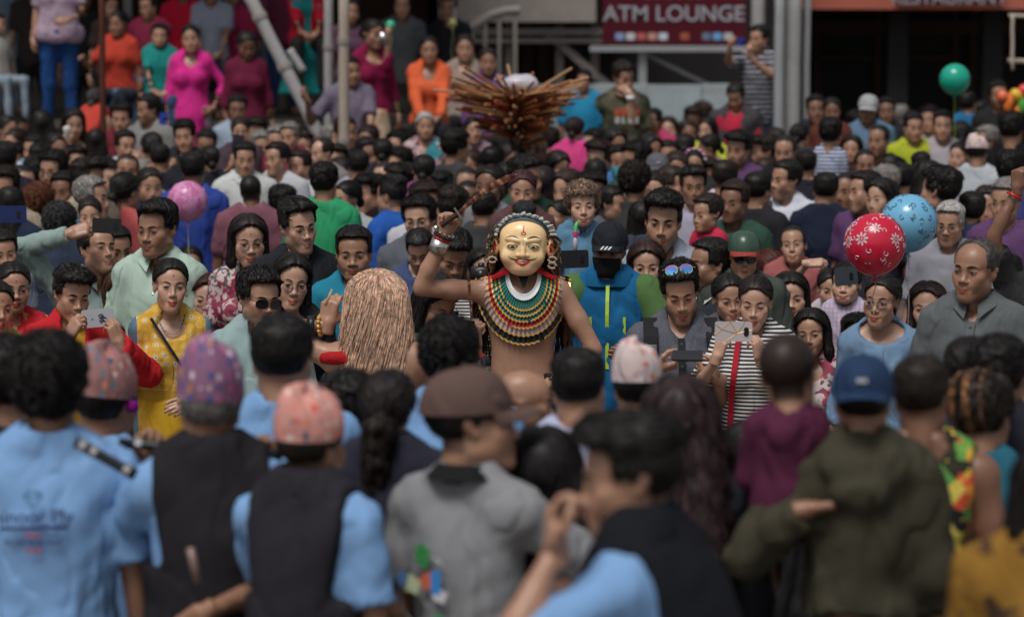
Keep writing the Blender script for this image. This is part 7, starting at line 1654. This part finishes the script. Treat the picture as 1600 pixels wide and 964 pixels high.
P(582, 55, 191, 47, 'f', 40, SC, ('bun', BK), [dict(kind='shirt', col=(.20, .010, .05), sleeve='three', neck='scoop'), dict(kind='skirt', col=(1, 1, 1), mat=m_saree, to=.4, w=.20)], 'woman in a maroon blouse and cream printed skirt drinking from a cup', 'step', g=.80, ra=(605, 62, .12, (0, -.2, 1), (.6, .5, 0), 'phone', (1, 0, -1)), lod=2)
P(547, 112, 200, 45, 'm', 25, SC, 'short', [S((.16, .13, .18), 'short', neck='crew'), dict(kind='trousers', col=(.05, .12, .24), v=.022)], 'man in a mauve tee and blue jeans sitting behind the bamboo pole', 'step', g=.50, sit=1, ra=(480, 158, .2, (-.3, -.3, .4), (1, 0, 0), 'relax'), la='lap', lod=2)
P(670, 80, 184, 45, 'f', 4, SC, ('tied', BK), [dict(kind='shirt', col=(.66, .12, .045), sleeve='long', neck='u', off=.02), dict(kind='trousers', col=(.02, .02, .025), v=.025)], 'woman in an orange top sitting with a dark bag', 'step', g=1.15, sit=1, ra='lap', la='lap', lod=2)
P(726, 76, 178, 43, 'f', 2, SB, ('tied', BK2), [K((.28, .22, .19), 'three', 'scoop')], 'woman in beige next to the handrail', 'step', g=1.15, sit=1)
P(762, 98, 183, 45, 'f', 5, SC, ('tied', BK2), [dict(kind='kurti', col=(1, 1, 1), mat=plaid('plaid_saree', (.12, .05, .20), (.35, .06, .12), (.08, .10, .35), 150), sleeve='three', neck='crew')], 'woman in a purple and red checked sari', 'step', g=.9, sit=1)
P(548, 20, 176, 40, 'f', 12, SC, 'long', [S((.10, .05, .08))], 'woman partly hidden above the cup drinker', 'step', g=1.52)
P(628, 10, 173, 41, 'm', 0, SC, 'short', [S((.05, .055, .06))], 'man in dark grey behind the drinker', 'step', g=1.52)
P(700, 15, 171, 41, 'm', -8, SD, 'short', [S((.012, .012, .016)), dict(kind='trousers', col=(.01, .01, .012))], 'man in black standing left of the handrail', 'step', g=1.52)
P(420, 130, 193, 43, 'f', -5, SC, ('tied', BK), [S((.20, .02, .05))], 'dark-clad woman seated beneath the leaning pole', 'step', g=.4, sit=1) if False else None
P(52, -20, 166, 40, 'm', 15, SC, 'short', [S((.04, .03, .03)), dict(kind='trousers', col=(.02, .02, .02))], 'man in dark clothes between the two women on the steps', 'step', g=1.52)
P(130, 0, 167, 40, 'm', 0, SD, 'short', [S((.02, .02, .02)), dict(kind='trousers', col=(.02, .02, .02))], 'dark figure right of the mauve top', 'step', g=1.52)
P(150, 225, 222, 43, 'f', 176, SB, 'long', S((.02, .02, .02)), 'black-haired woman left of the white shirt')
P(250, 250, 240, 45, 'm', 172, SC, 'short', S((.02, .02, .03)), 'man in black beside the shaven head')
P(328, 252, 240, 45, 'f', -170, SB, 'tied', S((.02, .02, .03)), 'dark-haired woman left of the large white shirt')
P(598, 240, 234, 45, 'f', 175, SC, 'tied', S((.02, .02, .03)), 'dark head below the printed skirt')
P(560, 262, 254, 50, 'm', 172, SC, 'short', S((.30, .31, .36)), 'man with short hair right of the bamboo pole')
P(740, 205, 218, 43, 'f', 10, SB, 'tied', S((.30, .20, .24)), 'woman in dusty pink under the left side of the flutes')
P(1108, 232, 222, 40, 'f', -90, SC, 'tied', S((.25, .16, .12)), 'woman in profile reaching left behind the headband')
P(930, 275, 252, 48, 'f', 178, SC, 'long', S((.03, .03, .04)), 'long dark hair left of the teal mask')
P(1055, 330, 290, 46, 'f', 178, SC, 'tied', S((.05, .05, .06)), 'dark bun right of the stern man') if False else None
P(1260, 260, 244, 45, 'm', 178, SC, 'short', S((.02, .02, .03)), 'dark head behind the man in the white tee')
P(1440, 262, 240, 43, 'm', 178, SC, 'short', S((.05, .06, .12)), 'dark head below the lime yellow tee')
P(15, 322, 290, 56, 'f', 176, SB, 'long', S((.02, .03, .06)), 'dark hair behind the navy tablet at the left edge')
P(300, 150, 196, 37, 'm', 5, SC, 'short', S((.03, .03, .04)), 'man in shadow below the boy in teal') if False else None
P(232, 172, 218, 47, 'm', -60, SC, 'short', S((.20, .20, .19)), 'man in grey kneeling below the steps', 'step', g=0.)

# ---- more heads between them, so that the crowd closes up
PAL = [('black', (.012, .012, .014)), ('navy', (.02, .03, .07)), ('charcoal', (.05, .05, .055)), ('white', (.46, .47, .50)), ('brown', (.10, .06, .04)), ('maroon', (.13, .02, .035)), ('grey', (.20, .20, .22)), ('dark green', (.03, .07, .05)), ('beige', (.34, .28, .21)), ('slate blue', (.08, .12, .19)), ('dark red', (.20, .02, .03)), ('purple', (.11, .05, .13))]
PALD = dict(PAL); rr = random.Random(77)
ROWS = [
(1227, 238, 236, 'm', 'buzz', 'black', False, 'man with cropped hair in black just above the white tee man'),
(1572, 316, 298, 'm', 'grey', 'purple', False, 'man with grey hair in purple just below the pale topi'),
(32, 253, 222, 'm', 'quiff', 'black', False, 'man with swept-up hair in black left of the plaid shirt'),
(1339, 195, 180, 'm', 'side', 'dark green', True, 'man with side-parted hair in dark green, back turned, right of the striped child'),
(765, 292, 281, 'f', 'pony', 'grey', False, 'woman with a ponytail in grey just below the flute bundle'),
(236, 234, 224, 'f', 'pony', 'beige', True, 'woman with a ponytail in beige, back turned, just above the salmon pink top'),
(1323, 299, 260, 'm', 'buzz', 'beige', False, 'man with cropped hair in beige just below the striped child'),
(433, 224, 221, 'm', 'grey', 'beige', False, 'man with grey hair in beige right of the large white shirt'),
(408, 231, 215, 'm', 'grey', 'dark red', False, 'man with grey hair in dark red right of the large white shirt'),
(171, 280, 231, 'm', 'thick', 'brown', False, 'man with thick black hair in brown just above the salmon pink top'),
(7, 297, 286, 'm', 'thick', 'beige', False, 'man with thick black hair in beige just below the plaid shirt'),
(473, 231, 199, 'm', 'side', 'charcoal', False, 'man with side-parted hair in charcoal just above the green tee'),
(1050, 293, 265, 'm', 'short', 'navy', False, 'man with short black hair in navy just below the grey cap'),
(1147, 318, 291, 'm', 'short', 'dark green', False, 'man with short black hair in dark green right of the flower headband'),
(322, 229, 211, 'm', 'short', 'maroon', False, 'man with short black hair in maroon left of the large white shirt'),
(1452, 188, 173, 'm', 'thick', 'beige', False, 'man with thick black hair in beige right of the lime yellow tee'),
(822, 279, 276, 'm', 'thick', 'dark green', False, 'man with thick black hair in dark green just below the flute bundle'),
(138, 283, 273, 'm', 'quiff', 'beige', False, 'man with swept-up hair in beige left of the salmon pink top'),
(860, 224, 200, 'm', 'side', 'slate blue', True, 'man with side-parted hair in slate blue, back turned, left of the hot pink top'),
(1407, 184, 157, 'm', 'grey', 'white', True, 'man with grey hair in white, back turned, left of the lime yellow tee'),
(35, 206, 172, 'm', 'buzz', 'grey', False, 'man with cropped hair in grey just above the plaid shirt'),
(961, 229, 228, 'f', 'bob', 'navy', False, 'woman with bobbed hair in navy just above the teal mask'),
(519, 220, 205, 'm', 'grey', 'black', False, 'man with grey hair in black left of the bamboo pole'),
(628, 289, 261, 'm', 'quiff', 'black', False, 'man with swept-up hair in black just above the bright blue jacket'),
(887, 298, 267, 'f', 'long', 'white', False, 'woman with long black hair in white just below the hot pink top'),
(1154, 234, 231, 'm', 'quiff', 'purple', False, 'man with swept-up hair in purple right of the flower headband'),
(793, 251, 212, 'f', 'pony', 'maroon', False, 'woman with a ponytail in maroon just below the flute bundle'),
(737, 261, 226, 'f', 'pony', 'beige', False, 'woman with a ponytail in beige right of the teal shawl'),
(55, 275, 240, 'm', 'thick', 'grey', True, 'man with thick black hair in grey, back turned, just below the plaid shirt'),
(1351, 301, 272, 'm', 'short', 'purple', False, 'man with short black hair in purple left of the sky blue balloon'),
(1018, 302, 272, 'f', 'tied', 'brown', False, 'woman with tied hair in brown just below the grey cap'),
(525, 254, 224, 'm', 'side', 'purple', False, 'man with side-parted hair in purple just above the green tee'),
(65, 253, 235, 'm', 'side', 'purple', True, 'man with side-parted hair in purple, back turned, right of the plaid shirt'),
(1197, 274, 228, 'f', 'bun', 'black', False, 'woman with a hair bun in black left of the white tee man'),
(575, 221, 212, 'f', 'tied', 'dark red', False, 'woman with tied hair in dark red right of the bamboo pole'),
(993, 253, 247, 'm', 'thick', 'dark green', False, 'man with thick black hair in dark green right of the teal mask'),
(1044, 246, 214, 'm', 'short', 'grey', False, 'man with short black hair in grey just above the grey cap'),
(1196, 239, 212, 'm', 'quiff', 'black', False, 'man with swept-up hair in black just above the white tee man'),
(1081, 189, 171, 'm', 'quiff', 'dark red', False, 'man with swept-up hair in dark red just above the flower headband'),
(1107, 278, 238, 'm', 'quiff', 'navy', False, 'man with swept-up hair in navy right of the flower headband'),
(1074, 210, 176, 'f', 'bob', 'purple', False, 'woman with bobbed hair in purple just above the flower headband'),
(1451, 283, 258, 'f', 'bob', 'maroon', False, 'woman with bobbed hair in maroon just above the sky blue balloon'),
(705, 328, 286, 'm', 'quiff', 'beige', True, 'man with swept-up hair in beige, back turned, right of the bright blue jacket'),
(399, 210, 204, 'm', 'quiff', 'dark green', False, 'man with swept-up hair in dark green just above the large white shirt'),
(1541, 223, 212, 'm', 'grey', 'charcoal', False, 'man with grey hair in charcoal just above the pale topi'),
(1502, 214, 207, 'f', 'pony', 'charcoal', True, 'woman with a ponytail in charcoal, back turned, just above the pale topi'),
(575, 242, 219, 'm', 'short', 'black', False, 'man with short black hair in black just below the bamboo pole'),
(1015, 237, 224, 'f', 'long', 'black', False, 'woman with long black hair in black just above the grey cap'),
(87, 236, 230, 'f', 'pony', 'maroon', False, 'woman with a ponytail in maroon right of the plaid shirt'),
(32, 288, 258, 'm', 'buzz', 'black', False, 'man with cropped hair in black just below the plaid shirt'),
(99, 301, 261, 'm', 'short', 'white', False, 'man with short black hair in white just below the plaid shirt'),
(730, 312, 259, 'm', 'buzz', 'dark green', False, 'man with cropped hair in dark green right of the bright blue jacket'),
(581, 306, 258, 'm', 'quiff', 'maroon', False, 'man with swept-up hair in maroon left of the bright blue jacket'),
(729, 290, 252, 'm', 'buzz', 'slate blue', False, 'man with cropped hair in slate blue just below the teal shawl'),
(792, 287, 265, 'f', 'long', 'navy', True, 'woman with long black hair in navy, back turned, just below the flute bundle'),
(1098, 181, 164, 'm', 'quiff', 'white', True, 'man with swept-up hair in white, back turned, just above the flower headband'),
(24, 227, 215, 'f', 'tied', 'slate blue', False, 'woman with tied hair in slate blue left of the plaid shirt'),
(1057, 267, 252, 'f', 'bun', 'charcoal', False, 'woman with a hair bun in charcoal right of the grey cap'),
(621, 230, 199, 'm', 'thick', 'grey', False, 'man with thick black hair in grey left of the teal shawl'),
(198, 269, 249, 'm', 'buzz', 'dark green', False, 'man with cropped hair in dark green just above the salmon pink top'),
(143, 311, 286, 'm', 'grey', 'slate blue', False, 'man with grey hair in slate blue left of the salmon pink top'),
(839, 237, 233, 'm', 'buzz', 'black', False, 'man with cropped hair in black left of the hot pink top'),
(1373, 220, 217, 'm', 'buzz', 'black', False, 'man with cropped hair in black left of the lime yellow tee'),
(1382, 289, 245, 'm', 'grey', 'dark green', False, 'man with grey hair in dark green just above the sky blue balloon'),
(531, 273, 229, 'f', 'pony', 'slate blue', True, 'woman with a ponytail in slate blue, back turned, right of the green tee'),
(928, 227, 194, 'm', 'thick', 'white', False, 'man with thick black hair in white right of the hot pink top'),
(441, 324, 268, 'm', 'thick', 'dark red', True, 'man with thick black hair in dark red, back turned, left of the green tee'),
(935, 250, 236, 'm', 'quiff', 'white', False, 'man with swept-up hair in white left of the teal mask'),
(1543, 324, 271, 'f', 'bob', 'black', False, 'woman with bobbed hair in black just below the pale topi'),
(924, 303, 273, 'm', 'thick', 'dark red', False, 'man with thick black hair in dark red just below the teal mask'),
(665, 320, 283, 'm', 'thick', 'white', False, 'man with thick black hair in white right of the bright blue jacket'),
(540, 208, 207, 'm', 'short', 'grey', False, 'man with short black hair in grey just below the bamboo pole'),
(115, 256, 227, 'm', 'side', 'dark green', False, 'man with side-parted hair in dark green just below the off-shoulder top'),
(1408, 285, 243, 'm', 'short', 'charcoal', True, 'man with short black hair in charcoal, back turned, just above the sky blue balloon'),
(623, 260, 230, 'm', 'thick', 'grey', False, 'man with thick black hair in grey just above the bright blue jacket'),
(1045, 205, 182, 'f', 'bob', 'dark red', False, 'woman with bobbed hair in dark red just above the grey cap'),
(10, 205, 201, 'f', 'bun', 'beige', False, 'woman with a hair bun in beige left of the plaid shirt'),
(600, 282, 250, 'm', 'buzz', 'maroon', False, 'man with cropped hair in maroon just above the bright blue jacket'),
(1209, 224, 202, 'f', 'pony', 'navy', True, 'woman with a ponytail in navy, back turned, just above the white tee man'),
(234, 293, 253, 'f', 'bun', 'navy', False, 'woman with a hair bun in navy right of the salmon pink top')]
for x, y, s, sex, hr, cn, back, lab in ROWS:
    hcol = (.22, .21, .20) if hr == 'grey' else rr.choice((BK, BK, BK2, (.03, .018, .014)))
    P(x, y, s, .238 * s, sex, (180 + rr.uniform(-25, 25)) if back else rr.choice((rr.uniform(-35, 35), rr.uniform(-80, 80))), rr.choice((SA, SB, SB, SC, SC, SD)), ('short' if hr == 'grey' else hr, hcol), S(PALD[cn], rr.choice(('short', 'long')), rr.choice(('crew', 'v'))), lab, lod=3, face={'scalp': .9} if hr == 'buzz' else {})
# ---------------------------------------------------------------- things held or floating
def eagle(o, w, h):
    G = Geo(); r = random.Random(3)
    for k in range(6): x, z = w * (.10 + .09 * r.random()), h * (r.random() - .5) * .5; G.tube([(x - .012, -.0052, z - .004), (x, -.0056, z + .004), (x + .010, -.0052, z - .002)], .0022, 0, 4)
    G.tube([(-.03, -.0052, -.005), (-.024, -.0054, 0), (-.018, -.0052, -.005)], .001, 0, 4)
    link('sticker', G.mesh('sticker', [m_plastic]), o, (.015, .02, .05))
def marble(o, w, h):
    G = Geo(); r = random.Random(5)
    for a, b_ in (((-.5, -.2), (-.1, .5)), ((-.1, .5), (.1, -.1)), ((.1, -.1), (-.2, -.5)), ((.1, -.1), (.5, .1)), ((-.3, .1), (.1, -.1)), ((.1, -.1), (.3, .5)), ((-.5, .35), (-.3, .1))): G.tube([(a[0] * w, -.0050, a[1] * h), (b_[0] * w, -.0050, b_[1] * h)], .0011, 0, 4)
    link('case_lines', G.mesh('case_lines', [m_gold]), o)
phone(153, 497, 364, .140, .077, -4, 6, (.42, .44, .46), 'white phone with a dark bird sticker held by the youth in red', deco=eagle, lens=(.94, .12))
phone(167, 353, 362, .125, .064, 2, 0, (.016, .015, .016), 'dark phone held high by the man in the pale green shirt')
phone(895, 405, 358, .138, .078, -2, 0, (.016, .017, .020), 'large black phone held out right of the golden mask', lens=(.80, .5))
phone(1146, 518, 410, .143, .075, 1, 4, (.52, .46, .46), 'phone in a pale marble case held by the striped-tee woman', deco=marble, lens=(.84, .5))
phone(1074, 556, 406, .118, .058, 0, -8, (.02, .02, .024), 'black phone held flat by the man in the grey henley', pitch=-58, bump_=False)
phone(1322, 432, 345, .104, .080, -6, 0, (.045, .055, .065), 'slate phone held out over the lilac checked child', lens=(.72, .5))
phone(10, 335, 330, .19, .08, 0, 0, (.010, .022, .10), 'navy tablet at the left edge of the picture', name='tablet', cat='tablet')
phone(255, 186, 235, .05, .08, 8, 0, (.02, .05, .35), 'small blue phone held up above the dark-haired heads')
phone(1158, 66, 190, .06, .07, 10, 20, (.02, .04, .30), 'blue phone of the man photographing from the wall')
phone(372, 226, 252, .075, .12, 5, 0, (.03, .02, .03), 'phone under the chin of the seated woman')
G = Geo(); G.box((0, 0, 0), (.095, .05, .065), 0, None, .012); G.box((0, 0, .038), (.03, .04, .02)); G.tube([(0, -.02, -.002), (0, -.055, -.002)], .026, 0, 14); o = simple('camera', 'black camera behind the left shoulder of the golden mask', 'camera', G, [m_black], ray_pt(752, 428, 352)); o['group'] = 'phones and cameras held up by the crowd'
G = Geo(); G.lathe([(.0005, .03), (.028, .018), (.030, 0), (.018, -.03), (.012, -.06), (.0005, -.075)], 12); simple('ice_cream', 'white ice cream held by the woman in the off-shoulder top', 'ice cream', G, [m_plastic], ray_pt(105, 203, 228), (.55, .53, .48))
# flutes of the musicians
def flute_at(a, b_, label):
    d = b_ - a; G = Geo(); n = 8; G.tube([d * (i / n) for i in range(n + 1)], [.013] * 7 + [.015, .015], 0, 10); root = bpy.data.objects.new('flute', None); sc.collection.objects.link(root); root.location = a; tag(root, label, 'flute', 'flutes of the musicians'); link('tube', G.mesh('tube', [m_black], True), root)
    for k in (.12, .3, .85): G = Geo(); c = d * k; u = d.normalized(); G.tube([c - u * .008, c + u * .008], .0165, 0, 10); link('silver_ring', G.mesh('silver_ring', [m_silver]), root)
flute_at(ray_pt(118, 690, 660), ray_pt(212, 742, 660), 'dark flute of the man with the marigold')
flute_at(ray_pt(186, 692, 630), ray_pt(440, 712, 630), 'long dark flute of the grey-haired man in the purple topi')
G = Geo(); a, b_ = ray_pt(297, 855, 690), ray_pt(309, 910, 690); G.tube([Vector((0, 0, 0)), b_ - a], [.010, .008], 0, 8); simple('small_pipe', 'small pale-tipped pipe stuck in the dark waistcoat', 'pipe', G, [m_plastic], a, (.20, .12, .10))
# toy of the curly child
p = ray_pt(899, 362, 345); G = Geo(); G.tube([(0, 0, -.10), (0, 0, -.02)], .010, 0, 10); root = bpy.data.objects.new('bubble_wand', None); sc.collection.objects.link(root); root.location = p; tag(root, 'green and pink bubble toy held before the curly child', 'toy'); link('tube', G.mesh('tube', [m_plastic], True), root, (.45, .35, .40))
G = Geo(); G.tube([(0, 0, -.02), (.0, 0, .0)], .014, 0, 10); link('ring', G.mesh('ring', [m_plastic]), root, (.60, .05, .25)); G = Geo(); G.tube([(0, 0, 0), (.004, 0, .03), (.010, 0, .045)], [.008, .009, .005], 0, 10); link('tip', G.mesh('tip', [m_plastic]), root, (.15, .60, .15))
# sunglasses hooked in the striped collar, as a thing of their own
G = Geo()
for z in (0, -.045): G.lathe([(.0005, .002), (.018, .001), (.020, 0), (.018, -.001), (.0005, -.002)], 12, c=(0, 0, 0), sx=1.0, sy=.8); 
o = None
# balloons
balloon(1367, 381, 388, .1235, rubber('balloon_red', (.56, .012, .045)), 'red balloon printed with pale flowers above the crowd', .16, lambda r_, q: flower_print(r_, q, (.62, .42, .44), 3), (.35, .38, .30))
balloon(1420, 348, 328, .136, rubber('balloon_blue', (.16, .42, .62)), 'sky blue balloon with dark squiggles behind the red one', .9, lambda r_, q: flower_print(r_, q, (.05, .14, .24), 8, 'scroll', 'squiggle_print'), (.3, .3, .3))
balloon(293, 314, 285, .110, rubber('balloon_pink', (.62, .26, .46)), 'pale pink balloon with darker pink print at the left', .9, lambda r_, q: flower_print(r_, q, (.58, .14, .34), 5))
balloon(1492, 124, 212, .113, rubber('balloon_green', (.010, .36, .24)), 'green balloon floating over the boy in blue', 1.0, None, (.25, .45, .05))
def toy_balloon():
    root = bpy.data.objects.new('toy_balloon', None); sc.collection.objects.link(root); root.location = ray_pt(1584, 155, 195); tag(root, 'bundle of twisted orange, yellow and red toy balloons at the right edge', 'toy balloon')
    for x, z, a, b_, r_, c_ in ((-.09, .02, .05, .05, 0, (.70, .14, .06)), (-.03, -.02, .04, .09, 20, (.75, .18, .03)), (-.05, -.07, .03, .05, -30, (.75, .18, .03)), (.02, .03, .06, .05, 40, (.70, .40, .03)), (.06, -.04, .04, .08, 0, (.10, .45, .06)), (.08, .07, .05, .05, 0, (.65, .05, .05)), (.03, -.10, .03, .06, 10, (.75, .2, .03))):
        G = Geo(); G.lathe([(max(.0006, a * math.sin(math.pi * i / 8)), -b_ * math.cos(math.pi * i / 8)) for i in range(9)], 12); o = link('balloon_segment', G.mesh('balloon_segment', [m_plastic], True), root, c_); o.location = (x, 0, z); o.rotation_euler = (0, math.radians(r_), 0)
toy_balloon()
for (px, py, s, c_, lab) in ((610, 40, 185, (.03, .45, .25), 'small green toy balloon above the drinking woman'), (707, 36, 172, (.60, .55, .20), 'pale yellow toy balloon by the handrail')):
    balloon(px, py, s, .04, rubber('toy_rubber', c_), lab, .3)
G = Geo(); G.lathe([(.0005, -.04), (.026, -.04), (.034, .04), (.031, .04), (.024, -.036), (.0005, -.036)], 12); simple('steel_cup', 'steel cup raised by the drinking woman', 'cup', G, [m_silver], ray_pt(598, 60, 196))
